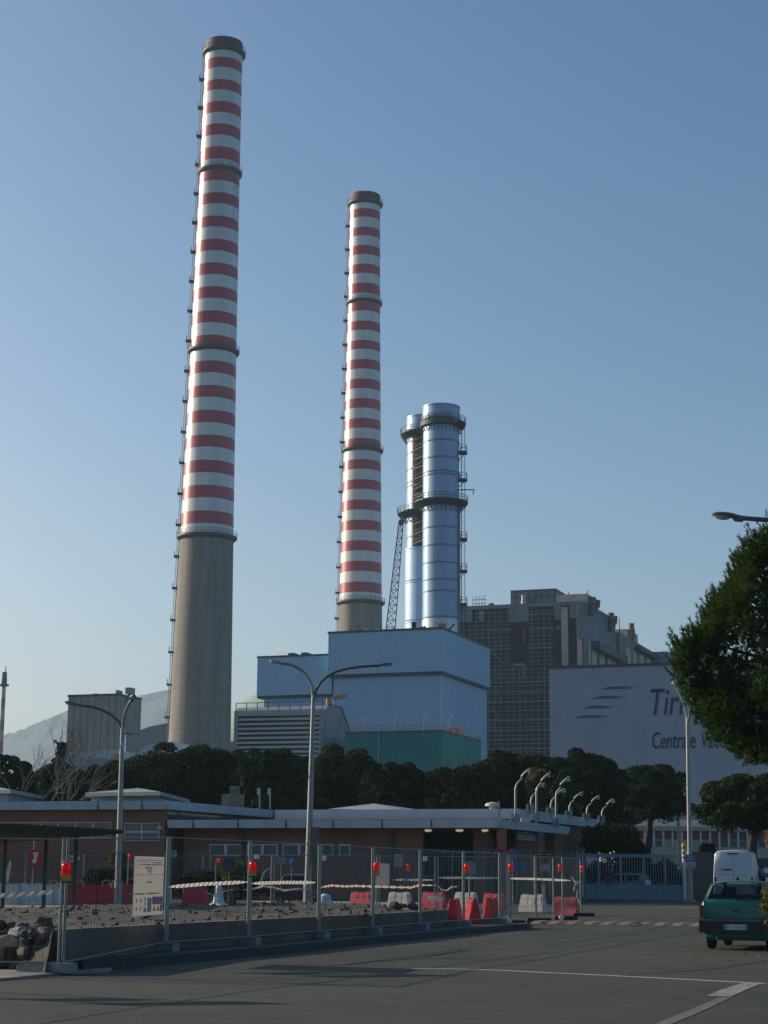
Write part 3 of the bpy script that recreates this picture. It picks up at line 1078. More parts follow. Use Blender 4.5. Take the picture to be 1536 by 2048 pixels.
for y in (897, 952, 1072, 1136, 1203):
    z = zs_(y)
    m = MB()
    p = sb + dx * (RS + .75) + Vector((0, 0, z))
    m.hexa([p + dx * a + tg * b + Vector((0, 0, c)) for c in (-.35, .1) for a, b in ((-.75, -.9), (.75, -.9), (.75, .9), (-.75, .9))])
    for a, b in ((.7, -.85), (.7, .85), (-.5, -.85), (-.5, .85)):
        m.bar(p + dx * a + tg * b, p + dx * a + tg * b + Vector((0, 0, 1.3)), .09)
    for h in (.7, 1.25):
        m.bar(p + dx * .7 - tg * .85 + Vector((0, 0, h)), p + dx * .7 + tg * .85 + Vector((0, 0, h)), .08)
        m.bar(p + dx * .7 - tg * .85 + Vector((0, 0, h)), p - dx * .5 - tg * .85 + Vector((0, 0, h)), .08)
    m.bar(p + dx * .7, p - dx * .7 - Vector((0, 0, 1.4)), .12)
    m.build('landing', m_plat, tw)
m = MB()
z = zs_(973)
m.bar(sb + dx * RS + Vector((0, 0, z)), sb + dx * (RS + 3.0) + Vector((0, 0, z)), .18)
m.bar(sb + dx * (RS + 2.9) + Vector((0, 0, z)), sb + dx * (RS + 2.6) + Vector((0, 0, z - 1)), .16)
m.build('davit', m_plat, tw)

DS2 = 338.5
t2 = thing('blue_exhaust_stack', 'rear exhaust stack half wrapped in pale sheets, open side with tan pipes', 'exhaust stack', (P(846, 1255, DS2).x + .15, DS2, 0), 'silver blue exhaust stacks')
sb2 = WORLD_LOC[t2.name]
zf2 = lambda y: P(830, y, DS2 - 3.5).z
stack_shell(t2, sb2, [901, 934, 960, 968, 1070, 1107], 827.6, 850, 1256, DS2, 846, RS)
ring_platform(t2, sb2, zf2(862), RS + .05, RS + 1.3, R(150), R(300), 18)
ring_platform(t2, sb2, zf2(1022), RS + .05, RS + 1.8, R(140), R(300), 24)
# uncovered strip with tan pipe hangers
m = MB()
a0, a1 = R(-131), R(-95)
for i in range(8):
    b0, b1 = a0 + (a1 - a0) * i / 8, a0 + (a1 - a0) * (i + 1) / 8
    q = lambda r, a, zz: sb2 + Vector((r * math.cos(a), r * math.sin(a), zz))
    m.hexa([q(RS - .05, b0, zf2(1092)), q(RS + .06, b0, zf2(1092)), q(RS + .06, b1, zf2(1092)), q(RS - .05, b1, zf2(1092)),
            q(RS - .05, b0, zf2(862)), q(RS + .06, b0, zf2(862)), q(RS + .06, b1, zf2(862)), q(RS - .05, b1, zf2(862))])
m.build('open_strip', M('bare insulation', (.10, .085, .085), .9, var=.5, scale=1.2), t2)
for y in (877, 898, 917, 936, 956, 976, 995, 1046, 1066, 1085):
    m = MB()
    z = zf2(y)
    for dz, rr in ((0, .17), (.75, .08)):
        m.cyl(sb2 + Vector((-2.25, -3.1, z - .35 + dz)), sb2 + Vector((-.3, -RS - .45, z + .45 + dz)), rr, n=8)
    m.build('tan_pipe', m_tan, t2)
# pale sheets wrapped round the lower half
for y0, y1 in ((1093, 1158), (1160, 1238), (1240, 1262)):
    m = MB()
    z1, z0 = zf2(y0), zf2(y1)
    n = 14
    for i in range(n):
        b0, b1 = R(185) + R(120) * i / n, R(185) + R(120) * (i + 1) / n
        q = lambda r, a, zz: sb2 + Vector((r * math.cos(a), r * math.sin(a), zz))
        r = RS + .22
        m.hexa([q(r - .1, b0, z0), q(r, b0, z0), q(r, b1, z0), q(r - .1, b1, z0), q(r - .1, b0, z1), q(r, b0, z1), q(r, b1, z1), q(r - .1, b1, z1)])
        m.hexa([q(r, b0, z1 - .3), q(r + .1, b0, z1 - .3), q(r + .1, b1, z1 - .3), q(r, b1, z1 - .3), q(r, b0, z1), q(r + .1, b0, z1), q(r + .1, b1, z1), q(r, b1, z1)])
    m.build('cladding_sheet', m_silver2, t2)
m = MB(); m.bar(sb2 + Vector((-.05, -3.85, zf2(1262))), sb2 + Vector((-.05, -3.85, zf2(1093))), .3); m.build('edge_post', m_plat, t2)

# lattice crane boom behind the hall
ct, cb0 = P(802, 1046, 350), P(777, 1300, 350)
t = thing('lattice_crane', 'dark lattice crane boom leaning up beside the rear exhaust stack', 'crane', (cb0.x, 350, 0))
m = MB()
ax = (ct - cb0); Lc = ax.length; ax.normalize()
sx = Vector((1, 0, 0)); sx = (sx - ax * sx.dot(ax)).normalized(); sy = ax.cross(sx)
for a, b in ((-1, -1), (1, -1), (1, 1), (-1, 1)):
    m.bar(cb0 + sx * a * 1.0 + sy * b * 1.0, ct + sx * a * .45 + sy * b * .45, .2)
nseg = 17
for i in range(nseg):
    p0, p1 = cb0 + ax * Lc * i / nseg, cb0 + ax * Lc * (i + 1) / nseg
    w0, w1 = 1 - .55 * i / nseg, 1 - .55 * (i + 1) / nseg
    for (a, b), (c_, d_) in (((-1, -1), (1, -1)), ((1, -1), (1, 1)), ((1, 1), (-1, 1)), ((-1, 1), (-1, -1))):
        m.bar(p0 + sx * a * w0 + sy * b * w0, p1 + sx * c_ * w1 + sy * d_ * w1, .12, caps=False)
        m.bar(p0 + sx * a * w0 + sy * b * w0, p0 + sx * c_ * w0 + sy * d_ * w0, .10, caps=False)
m.build('boom', m_crane, t)
m = MB(); m.cyl(ct + Vector((0, -.6, .1)), ct + Vector((0, .6, .1)), .55, n=12); m.build('head_sheave', m_plat, t)
m = MB(); m.box(cb0.x - 4, cb0.x + 3, 346, 354, 0, 5); m.box(cb0.x - 2, cb0.x + 2, 347, 353, 5.01, 9); m.build('crane_body', m_crane, t)

# ------------------------------------------------------------------ blue power hall
HC = P(886, 1258, 290)
PH = Plane(HC)
PHR = Plane(HC, V, U)
t = thing('power_hall', 'big blue cladded power hall with overhanging upper storey', 'industrial building', (HC.x, HC.y, 0))
ul = PH.at(657, 1271)[0]
zt = HC.z
vr = PHR.at(980, 1298)[0]
zov = PH.at(886, 1342)[1]
MB().pbox(PH, ul, 0, zov, zt, 0, vr).build('upper_storey', m_clad, t, smooth=0)
MB().pbox(PH, ul + .7, -.5, 0, zov, .9, vr - .4).build('lower_storey', m_clad2, t, smooth=0)
MB().pbox(PH, -.62, -.46, 0, zov - .46, .84, 1.1).build('corner_trim', m_frame, t, smooth=0)
m = MB(); m.bar(PHR.pt(1.2, zov - 12, -.4), PHR.pt(vr - 3, zov - 17, -.4), .14); m.build('pipe', m_slat, t)
MB().pbox(PH, ul - .06, .06, zov - .45, zov - .01, .35, vr - .2).build('overhang_soffit', m_trim, t, smooth=0)
MB().pbox(PH, ul - .12, .12, zt + .003, zt + .35, -.12, vr + .12).build('roof_edge', m_trim, t, smooth=0)
ul2, z2 = PH.at(515, 1316, 1.8)
z2b = PH.at(580, 1390, 1.8)[1]
MB().pbox(PH, ul2, ul - .01, z2b, z2, 1.8, vr).build('left_wing', m_clad, t, smooth=0)
MB().pbox(PH, ul2 + 1.1, ul + .69, 0, z2b, 2.6, vr - .4).build('left_wing_base', m_clad2, t, smooth=0)
MB().pbox(PH, ul2 - .05, ul - .02, z2b - .4, z2b - .01, 2.1, vr - .2).build('overhang_soffit', m_trim, t, smooth=0)
MB().pbox(PH, ul2 - .1, ul - .02, z2 + .003, z2 + .3, 1.7, vr).build('roof_edge', m_trim, t, smooth=0)
for px in (586, 612):
    a = PH.at(px, 1312, 6)
    MB().pbox(PH, a[0] - .5, a[0] + .6, z2, z2 + 1.1, 5, 7).build('roof_vent', m_trim, t, smooth=0)
for px, ww in ((732, .25), (755, .45)):
    a = PH.at(px, 1265, 2)
    MB().pbox(PH, a[0] - ww, a[0] + ww, zt + .35, zt + .75, 1.6, 2.6).build('roof_box', M('pale roof box', (.7, .7, .68), .5), t, smooth=0)
m = MB()
for px in (700, 716, 760, 830, 850, 872):
    a = PH.at(px, 1265, 1.5)
    m.bar(PH.pt(a[0], zt + .3, 1.5), PH.pt(a[0], zt + 1.4, 1.5), .12)
m.build('roof_rail', m_trim, t)
# orange winch and pipes at the hall roof under the front stack
c = P(884, 1250, 303)
t = thing('roof_winch', 'small orange winch block on the hall roof below the front exhaust stack', 'winch', (c.x, 303, c.z - 1.2))
b = c - Vector((0, 0, .4))
MB().cyl(b - Vector((.8, 0, 0)), b + Vector((.7, 0, 0)), .75, n=16).build('drum', m_orange, t)
m = MB(); m.box(b.x - 1.1, b.x + 1.6, 302.4, 303.6, b.z - 1.0, b.z - .5); m.bar(b + Vector((1, 0, -.6)), b + Vector((2.2, 0, .6)), .3); m.build('frame', m_plat, t)
c = P(829, 1253, 303)
t = thing('roof_pump', 'small dark machine with a tan pipe at the foot of the rear exhaust stack', 'machine', (c.x, 303, c.z - 1))
m = MB(); m.box(c.x - .5, c.x + .3, 302.5, 303.5, c.z - .8, c.z + .7); m.build('casing', m_dark, t)
m = MB(); m.cyl(c + Vector((.4, 0, -.4)), c + Vector((2.0, 0, -.1)), .22, n=10); m.build('pipe', m_tan, t)

# ------------------------------------------------------------------ louvred air intake
LC = P(645, 1418, 262)
PL = Plane(LC)
PLR = Plane(LC, V, U)
t = thing('air_intake', 'grey air intake building with long horizontal louvres', 'industrial building', (LC.x, LC.y, 0))
u0 = PL.at(472, 1425)[0]
zt = LC.z
zl = PL.at(600, 1560)[1]
MB().pbox(PL, u0, -.02, 0, zt, .75, 9).build('wall', m_grey, t, smooth=0)
m = MB()
ub, ue = PL.at(479, 1440)[0], PL.at(641, 1440)[0]
for i in range(15):
    z = PL.at(560, 1431 + i * 9.3)[1]
    if z < .5:
        break
    m.add([PL.pt(ub, z, -.55), PL.pt(ue, z - .12, -.55), PL.pt(ue, z + .30, -.5), PL.pt(ub, z + .30, -.5), PL.pt(ue, z + .55, .7), PL.pt(ub, z + .55, .7), PL.pt(ue, z + .5, .7), PL.pt(ub, z + .5, .7)],
          [(0, 1, 2, 3), (3, 2, 4, 5), (0, 5, 4, 1)])
m.build('louvres', m_slat, t, smooth=0, fix=False)
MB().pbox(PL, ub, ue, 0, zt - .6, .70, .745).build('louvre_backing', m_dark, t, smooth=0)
MB().pbox(PL, u0, ub, 0, zt, -.6, .749).build('side_post', m_grey, t, smooth=0)
MB().pbox(PL, ue, 0, 0, zt, -.6, .749).build('side_post', m_grey, t, smooth=0)
MB().pbox(PL, ub, ue, PL.at(560, 1428)[1], zt, -.6, .749).build('lintel', m_slat, t, smooth=0)
# sloping side housing
prof = []
for x, y in ((646, 1418), (657, 1411), (681, 1415), (709, 1490), (735, 1560)):
    prof.append(PLR.at(x, y))
m = MB()
poly = [PLR.pt(a, b, .01) for a, b in prof]
poly = [PLR.pt(prof[0][0] + .76, 0, .01)] + [PLR.pt(prof[0][0] + .76, prof[0][1], .01)] + poly[1:4] + [PLR.pt(prof[3][0] + 3, 0, .01)]
m.prism(poly, -U * (ue - u0 + 1))
m.build('side_housing', m_grey, t, smooth=0)
m = MB()
m.bar(PL.pt(u0, zt + 1.2, 0), PL.pt(0, zt + 1.2, 0), .1)
for k in range(9):
    m.bar(PL.pt(u0 * k / 8, zt, 0), PL.pt(u0 * k / 8, zt + 1.25, 0), .12)
m.build('roof_rail', m_trim, t)
m = MB(); m.prism([PLR.pt(prof[1][0], prof[1][1], .02), PLR.pt(prof[2][0], prof[2][1], .02), PLR.pt(prof[3][0], prof[3][1], .02), PLR.pt(prof[3][0] + .25, prof[3][1], .02), PLR.pt(prof[2][0] + .22, prof[2][1] + .18, .02), PLR.pt(prof[1][0], prof[1][1] + .25, .02)], U * .1)
m.build('edge_trim', m_trim, t, smooth=0)
# orange jib crane on its roof
c = P(657, 1410, 266)
t = thing('jib_crane', 'small orange jib crane on the roof of the louvred intake building', 'crane', (c.x, c.y, c.z))
m = MB(); m.cyl(c - Vector((0, 0, .4)), c + Vector((0, 0, .9)), .4, n=10); m.build('mast', m_orange, t)
tip = P(692, 1391.5, 266); ro = P(663, 1398, 266)
m = MB(); m.bar(ro, tip, .42, .6); m.build('jib', m_orange, t)
m = MB(); m.bar(c + Vector((0, 0, .4)), P(643, 1412, 266), .1); m.box(c.x + .5, c.x + .85, 265.6, 266.2, c.z - .2, c.z + .9); m.build('stay', m_signw, t)

# ------------------------------------------------------------------ teal turbine building
TC = P(884, 1463, 255)
PT = Plane(TC); PTR = Plane(TC, V, U)
t = thing('teal_building', 'low teal cladded building in front of the blue power hall', 'industrial building', (TC.x, TC.y, 0))
u0 = PT.at(690, 1466)[0]; vr = PTR.at(962, 1492)[0]
MB().pbox(PT, u0, 0, 0, TC.z, 0, vr).build('wall', m_teal, t, smooth=0)
MB().pbox(PT, u0, .05, TC.z + .003, TC.z + .25, -.05, vr).build('roof_edge', m_trim, t, smooth=0)
m = MB()
for k in range(25):
    u = u0 * k / 24
    m.bar(PT.pt(u, TC.z, .2), PT.pt(u, TC.z + 1.1, .2), .08)
for h in (.6, 1.1):
    m.bar(PT.pt(u0, TC.z + h, .2), PT.pt(0, TC.z + h, .2), .07)
    m.bar(PT.pt(0, TC.z + h, .2), PT.pt(0, TC.z + h, vr), .07)
m.build('roof_rail', M('rusty rail', (.36, .20, .12), .7), t)
a = PT.at(758, 1480)
m = MB(); m.bar(PT.pt(a[0], 0, -.1), PT.pt(a[0], TC.z + .5, -.1), .13); m.build('drain_pipe', m_slat, t)
for (x0, y0, x1, y1) in ((897, 1455, 902, 1466), (910, 1455, 917, 1470)):
    q = PTR.rect(x0, y0, x1, y1)
    m = MB(); m.pbox(PTR, q[0], q[1], q[2], q[3], .02, .5); m.build('orange_panel', m_orange, t, smooth=0)
# roof lights on little posts
for i, (bx, by, hx, hy) in enumerate(((729, 1462, 733, 1434), (788, 1462, 793, 1432), (847, 1462, 853, 1431), (899, 1458, 905, 1430))):
    Y = 256 - i * .9
    p0, p1, p2 = P(bx, by, Y), P(bx, (by + hy * 2) / 3, Y), P(hx, hy, Y)
    l = thing('roof_light', ['leftmost small roof light on the teal building', 'second small roof light from the left on the teal building', 'third small roof light from the left on the teal building', 'small roof light beside the orange panel on the teal building'][i], 'light', p0, 'small lights on the teal building')
    MB().tube([p0, p1, p1.lerp(p2, .5)], .07, 6).build('pole', m_lamp, l)
    MB().bar(p1.lerp(p2, .45), p2, .28, .2).build('lamp_head', m_signw, l)

# ------------------------------------------------------------------ white coal hall with the lettering
BC = P(1098, 1338, 232)
PB = Plane(BC)
t = thing('lettered_hall', 'large plain pale hall wall with blue wave emblem and lettering', 'industrial building', (BC.x, BC.y, 0))
MB().pbox(PB, 0, 62, 0, BC.z, 0, 40).build('wall', m_hall, t, smooth=0)
MB().pbox(PB, -.1, 62.1, BC.z + .003, BC.z + .35, -.1, 40).build('roof_edge', m_trim, t, smooth=0)
def wave_mat():
    m, nt_, b = nodes_of('wave emblem paint')
    uv = nt_.nodes.new('ShaderNodeTexCoord')
    sp = nt_.nodes.new('ShaderNodeSeparateXYZ'); nt_.links.new(uv.outputs['Generated'], sp.inputs[0])
    rp = nt_.nodes.new('ShaderNodeValToRGB')
    rp.color_ramp.elements[0].color = (.008, .04, .13, 1); rp.color_ramp.elements[0].position = .1
    rp.color_ramp.elements[1].color = (.10, .36, .44, 1); rp.color_ramp.elements[1].position = .98
    e = rp.color_ramp.elements.new(.62); e.color = (.008, .12, .32, 1)
    nt_.links.new(sp.outputs[0], rp.inputs['Fac']); nt_.links.new(rp.outputs['Color'], b.inputs['Base Color'])
    b.inputs['Roughness'].default_value = .5
    return m
m_wave = wave_mat()
for x0, y0, x1, y1 in ((1201, 1379, 1278, 1371), (1183, 1398, 1256, 1390), (1165, 1417.5, 1238, 1409), (1147, 1437, 1224, 1428)):
    a, b = PB.at(x0, y0), PB.at(x1, y1 + 2)
    L_ = b[0] - a[0]; hh = a[1] - PB.at(x0, y0 + 8.5)[1]
    n = 22
    top, bot = [], []
    for i in range(n + 1):
        s = i / n
        u = a[0] + L_ * s
        mid = a[1] + (b[1] - a[1]) * s + hh * .16 * math.sin(s * 2 * math.pi)
        th = hh * .62 * math.sin(math.pi * min(1, s ** .95)) ** .85
        top.append((u, mid + th * .62)); bot.append((u, mid - th * .42))
    m = MB()
    vs = [PB.pt(u, z, -.05) for u, z in top] + [PB.pt(u, z, -.05) for u, z in bot]
    m.add(vs, [(i, i + 1, n + 2 + i, n + 1 + i) for i in range(n)])
    m.build('wave_emblem', m_wave, t, smooth=0)
m = MB(); put_text(m, 'Tirreno', PB, 1301, 1378, 1452, 1428, -.04, .22); m.build('lettering', m_text, t, smooth=0)
m = MB(); put_text(m, 'Centrale', PB, 1304, 1464, 1391, 1496, -.04, .16); m.build('lettering', m_text2, t, smooth=0)
m = MB(); put_text(m, 'Vado', PB, 1402, 1464, 1452, 1495, -.04, .16); m.build('lettering', m_text2, t, smooth=0)

# ------------------------------------------------------------------ boiler house in scaffolding
KC = P(1166, 1209, 402)
PK = Plane(KC); PKR = Plane(KC, V, U)
t = thing('boiler_house', 'tall beige boiler house with vertical piers and dark openings', 'industrial building', (KC.x, KC.y, 0))
zt = KC.z
ul = PK.at(915, 1221)[0]
v1 = PKR.at(1231, 1262)[0]; v2 = PKR.at(1302, 1302)[0]
z2 = PKR.at(1231, 1262)[1]
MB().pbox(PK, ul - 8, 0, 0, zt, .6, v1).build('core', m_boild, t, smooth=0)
MB().pbox(PK, ul - 8, .3, zt, zt + .9, .2, v1 + .3).build('roof_slab', m_boilg, t, smooth=0)
def front(x0, y0, x1, y1, mat, name, n0=0.0, n1=.58):
    q = PK.rect(x0, y0, x1, y1)
    MB().pbox(PK, q[0], q[1], q[2] if y1 < 1400 else 0, q[3], n0, n1).build(name, mat, t, smooth=0)
def side(x0, x1, zb, zt_, mat, name, n0=-.02, n1=.6):
    a, b = PKR.at(x0, 1300)[0], PKR.at(x1, 1300)[0]
    MB().pbox(PKR, a, b, zb, zt_, n0, n1).build(name, mat, t, smooth=0)
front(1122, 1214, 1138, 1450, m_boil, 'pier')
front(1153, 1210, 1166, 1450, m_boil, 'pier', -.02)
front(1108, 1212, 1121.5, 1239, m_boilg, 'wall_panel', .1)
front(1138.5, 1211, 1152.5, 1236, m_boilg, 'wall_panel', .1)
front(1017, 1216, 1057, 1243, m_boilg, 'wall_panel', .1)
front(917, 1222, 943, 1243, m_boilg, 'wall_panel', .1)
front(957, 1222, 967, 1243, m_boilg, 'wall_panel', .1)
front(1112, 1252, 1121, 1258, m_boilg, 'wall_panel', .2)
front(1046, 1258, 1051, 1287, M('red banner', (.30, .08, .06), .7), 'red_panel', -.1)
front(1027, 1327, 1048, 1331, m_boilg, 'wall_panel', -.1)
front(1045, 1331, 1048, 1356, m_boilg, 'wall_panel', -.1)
zb = PKR.at(1200, 1345)[1]
for x0, x1, mt, nm in ((1168, 1174, m_boilg, 'pier'), (1176, 1181, m_boil, 'pier'), (1183, 1193, m_boil, 'pier'), (1198, 1209, m_boil, 'pier'), (1214, 1221, m_boil, 'pier'), (1223, 1230, m_boil, 'pier')):
    side(x0, x1, 0, zt - 8, mt, nm, -1.2, .1)
side(1166.5, 1231, zt - 8, zt - .02, m_boilg, 'side_beam', -1.25, .12)
side(1183, 1240, zt - 9.5, zt - 7.6, m_trim, 'side_canopy', .1, 2.0)
# rear lower block
MB().pbox(PKR, v1 + .3, v2, 0, z2 - .3, -30, .9).build('rear_block', m_boilg, t, smooth=0)
a = PKR.at(1262, 1290)[0], PKR.at(1310, 1300)[0]
zz = PKR.at(1275, 1305)[1]
MB().pbox(PKR, a[0], a[1], zz - .2, zz + .8, .9, 2.6).build('side_canopy', m_trim, t, smooth=0)
for x0, x1 in ((1240, 1250), (1256, 1261), (1268, 1276), (1282, 1290)):
    a = PKR.at(x0, 1320)[0], PKR.at(x1, 1320)[0]
    MB().pbox(PKR, a[0], a[1], 0, zz - 1, .9, 1.5).build('pier', m_boil, t, smooth=0)
MB().pbox(PKR, PKR.at(1256, 1290)[0], PKR.at(1276, 1290)[0], z2 - .3, z2 + 2.4, -12, 0).build('roof_box', m_boil, t, smooth=0)
# penthouses
q = PK.rect(1021, 1181, 1112, 1214, 3)
MB().pbox(PK, q[0], q[1], zt + .9, q[3], 3, 12).build('sheeted_penthouse', panels('sheeted penthouse', (.20, .22, .23), (.24, .26, .27), (.09, .10, .11), 1.6, 1.5, .14, .8), t, smooth=0)
q = PK.rect(1112.5, 1190, 1170, 1210, 3)
MB().pbox(PK, q[0], q[1] + .6, zt + .9, q[3], 3, 14).build('penthouse', m_boil, t, smooth=0)
# round roof vents
for x, y0, y1, w_, n, cap in ((1047, 1190, 1214, 10, 1.5, 0), (982, 1207, 1219, 15, 4, 0), (1183, 1195, 1222, 19, 14, 1), (1222, 1226, 1256, 14, 48, 1), (1263, 1247, 1272, 15, 62, 0)):
    if n > 5:
        n = max(2, PKR.at(x, y1)[0] - 3.5)
    a = PK.at(x, y1, n)
    zt_, D_ = PK.at(x, y0, n)[1], PK.pt(a[0], 0, n).y
    r = w_ / 2 / F * D_
    c = PK.pt(a[0], a[1] - 1, n)
    hgt = zt_ - a[1] + 1
    m = MB()
    m.lathe(c, [(r * .7, 0), (r * .7, hgt * .55), (r, hgt * .6), (r, hgt), (r * .8, hgt), (r * .8, hgt * .8)] if cap else [(r, 0), (r, hgt * .62), (r * .8, hgt * .66), (r * .8, hgt), (r * .6, hgt)], 20)
    if cap:
        m.tube([c + Vector((r * .5, 0, hgt * .3)), c + Vector((r * 1.4, 0, hgt * .5)), c + Vector((r * 1.5, 0, hgt * .85))], r * .45, 8)
    m.build('roof_vent', M('rust tan vent', (.24, .15, .11), .7) if x != 1047 else M('pale tan vent', (.55, .48, .40), .6), t)
for x, y0, y1, n in ((1137, 1183, 1190, 6), (1175, 1180, 1200, 10), (1239, 1235, 1262, 30)):
    a = PK.at(x, y1, n); m = MB()
    m.bar(PK.pt(a[0], a[1] - 1, n), PK.pt(a[0], PK.at(x, y0, n)[1], n), .16); m.build('antenna', m_plat, t)

# scaffold hung on its front
sc = thing('scaffolding', 'grid of steel scaffolding tubes covering the front of the boiler house', 'scaffolding', PK.pt(ul, 0, -1.6))
m = MB()
xs = [917 + i * 12.3 for i in range(17)]
for i, x in enumerate(xs):
    y = 1222 if x < 1108 else 1340
    a = PK.at(x, y, -1.0)
    if 1024 < x < 1056:
        segs = ((PK.at(x, 1330, -1)[1], 0),)
    else:
        segs = ((a[1], 0),)
    for za, zb_ in segs:
        for n in (-1.7,):
            m.bar(PK.pt(a[0], zb_, n), PK.pt(a[0], za, n), .11, caps=False)
ua, ub = PK.at(917, 1300, -1)[0], PK.at(1116, 1300, -1)[0]
ga, gb = PK.at(1024, 1300, -1)[0], PK.at(1058, 1300, -1)[0]
y = 1226
k = 0
while y < 1560:
    z = PK.at(1000, y, -1)[1]
    if z < 1:
        break
    th = .06 if k % 2 else .10
    if y < 1325:
        m.bar(PK.pt(ua, z, -1.7), PK.pt(ga, z, -1.7), th, caps=False)
        m.bar(PK.pt(gb, z, -1.7), PK.pt(PK.at(1108, y, -1)[0], z, -1.7), th, caps=False)
    else:
        m.bar(PK.pt(ua, z, -1.7), PK.pt(ub, z, -1.7), th, caps=False)
    y += 8.2
    k += 1
m.build('tubes', m_scaf, sc, smooth=0)
m_deck = M('scaffold boards', (.30, .33, .325), .8, var=.3)
for y, xa, xb in [(1366 + 19 * k, 0, 0) for k in range(9)] + [(1232, 1058, 1108), (1262, 1058, 1108), (1299, 1058, 1108), (1262, 980, 1024), (1299, 980, 1024)]:
    z = PK.at(1000, y, -1)[1]
    if z < 1:
        continue
    p0, p1 = (ua, ub) if not xa else (PK.at(xa, y, -1)[0], PK.at(xb, y, -1)[0])
    MB().pbox(PK, p0, p1, z - .07, z + .07, -1.8, -.35).build('deck', m_deck, sc, smooth=0)
m = MB()
for i in range(5):
    a = PK.at(982 + (i % 3) * 5, 1300 + i * 37, -1.8); b = PK.at(1010 - i * 3, 1330 + i * 37, -1.8)
    m.bar(PK.pt(a[0], a[1], -1.9), PK.pt(b[0], b[1], -1.9), .12, caps=False)
m.build('braces', m_scaf, sc, smooth=0)
# bare scaffold cage on the roof
t = thing('scaffold_cage', 'small open scaffold cage standing on the boiler house roof', 'scaffolding', PK.pt(PK.at(957, 1219, 3)[0], zt + .9, 3))
m = MB()
for x in (946, 952, 958, 964, 970):
    for n in (2, 5):
        a = PK.at(x, 1219, n); b = PK.at(x + rnd.uniform(-1, 1), 1189 + rnd.uniform(0, 7), n)
        m.bar(PK.pt(a[0], a[1], n), PK.pt(a[0], b[1], n), .13)
for y in (1200, 1208, 1214):
    for n in (2, 5):
        a, b = PK.at(944, y, n), PK.at(972, y, n)
        m.bar(PK.pt(a[0], a[1], n), PK.pt(b[0], a[1], n), .13)
m.build('tubes', m_scaf, t)

# far block right of the boiler house
FB = P(1300, 1304, 470)
PF = Plane(FB)
t = thing('far_block', 'small grey rooftop block between the boiler house and the big pine', 'industrial building', (FB.x, FB.y, 0))
MB().pbox(PF, -.5, PF.at(1336, 1303)[0], 0, FB.z, 0, 14).build('wall', m_boilg, t, smooth=0)
MB().pbox(PF, PF.at(1340, 1303)[0], 22, 0, FB.z - 1.5, .5, 14).build('side_wall', m_boil, t, smooth=0)

# ------------------------------------------------------------------ left: beige hall, blue roof shed, dome
EC = P(236, 1391, 330)
PE = Plane(EC)
PER = Plane(EC, V, U)
t = thing('beige_hall', 'beige corrugated block building left of the big chimney', 'industrial building', (EC.x, EC.y, 0))
u0 = PE.at(137, 1394)[0]
vb = PER.at(283, 1400)[0]; zb = PER.at(262, 1466)[1]
MB().pbox(PE, u0, -.02, 0, EC.z, 0, vb * .35).build('wall', m_beige, t, smooth=0)
MB().pbox(PE, u0 + 2, 0, zb, EC.z - .005, .01, vb).build('upper_wall', m_beige, t, smooth=0)
MB().pbox(PE, u0 - .15, .15, EC.z + .003, EC.z + .4, -.15, vb + .1).build('roof_edge', m_trim, t, smooth=0)
for x, y0, w_ in ((196, 1388, 10), (238, 1381, 4), (260, 1376, 11)):
    a = PE.at(x, 1393, 4); zt_ = PE.at(x, y0, 4)[1]
    ww = w_ / 2 / F * 335
    m = MB(); m.pbox(PE, a[0] - ww, a[0] + ww, zt_ - 1.2, zt_, 3, 5)
    if w_ != 10: m.pbox(PE, a[0] - ww * .5, a[0] + ww * .5, a[1] - 2, zt_ - 1.2, 3.5, 4.5)
    m.build('roof_vent', M('teal vent', (.16, .26, .25), .6), t, smooth=0)
# light blue low shed in front
c = P(140, 1502, 312); PX = Plane(c)
t = thing('pale_shed', 'low pale blue shed below the beige corrugated building', 'shed', (c.x, c.y, 0))
MB().pbox(PX, -1, PX.at(232, 1510)[0], 0, c.z, 0, 10).build('wall', panels('pale blue shed cladding', (.30, .40, .44), (.33, .43, .47), (.22, .30, .34), .8, 12, .08), t, smooth=0)
m = MB(); m.pbox(PX, PX.at(178, 1510)[0], PX.at(230, 1510)[0], 0, PX.at(178, 1519)[1], -3, -.01); m.build('teal_annex', M('teal annex', (.09, .24, .30), .6), t, smooth=0)
m_dor = M('dull orange', (.36, .17, .10), .7)
q = PX.rect(143, 1486, 156, 1500, 3); MB().pbox(PX, q[0], q[1], c.z, q[3], 3, 4).build('orange_box', m_dor, t, smooth=0)
q = PX.rect(226, 1508, 240, 1525, -4); MB().pbox(PX, q[0], q[1], 0, q[3], -4, -3.1).build('orange_box', m_dor, t, smooth=0)
# blue-grey conveyor roof behind
m = MB()
a = [P(252, 1470, 405), P(300, 1453, 405), P(350, 1443, 405)]
b = [P(252, 1540, 405), P(350, 1540, 405)]
m.prism([Vector((b[0].x, 405, 0)), Vector((b[1].x, 405, 0)), a[2], a[1], a[0]], (6, 24, 0))
tag(m.build('conveyor_shed', m_bluer, smooth=0), 'blue grey sloping conveyor shed between the beige building and chimney', 'shed')
m = MB(); a, b = P(281, 1497, 300), P(345, 1483, 300)
m.prism([Vector((a.x, 300, 0)), Vector((b.x, 300, 0)), b, P(300, 1489, 300), a], (2, 8, 0))
tag(m.build('white_shed', M('pale shed roof', (.42, .46, .47), .6), smooth=0), 'small white sloping shed roof at the foot of the big chimney', 'shed')
# dome
c = P(600, 1480, 420)
Rd = (P(600, 1372, 420).z)
m = MB(); m.ellip((c.x, 420, 0), 35, 35, Rd, n=40, m=14, z0=0, z1=.9999)
tag(m.build('storage_dome', m_dome, smooth=80), 'pale green storage dome half hidden behind the blue power hall', 'dome')
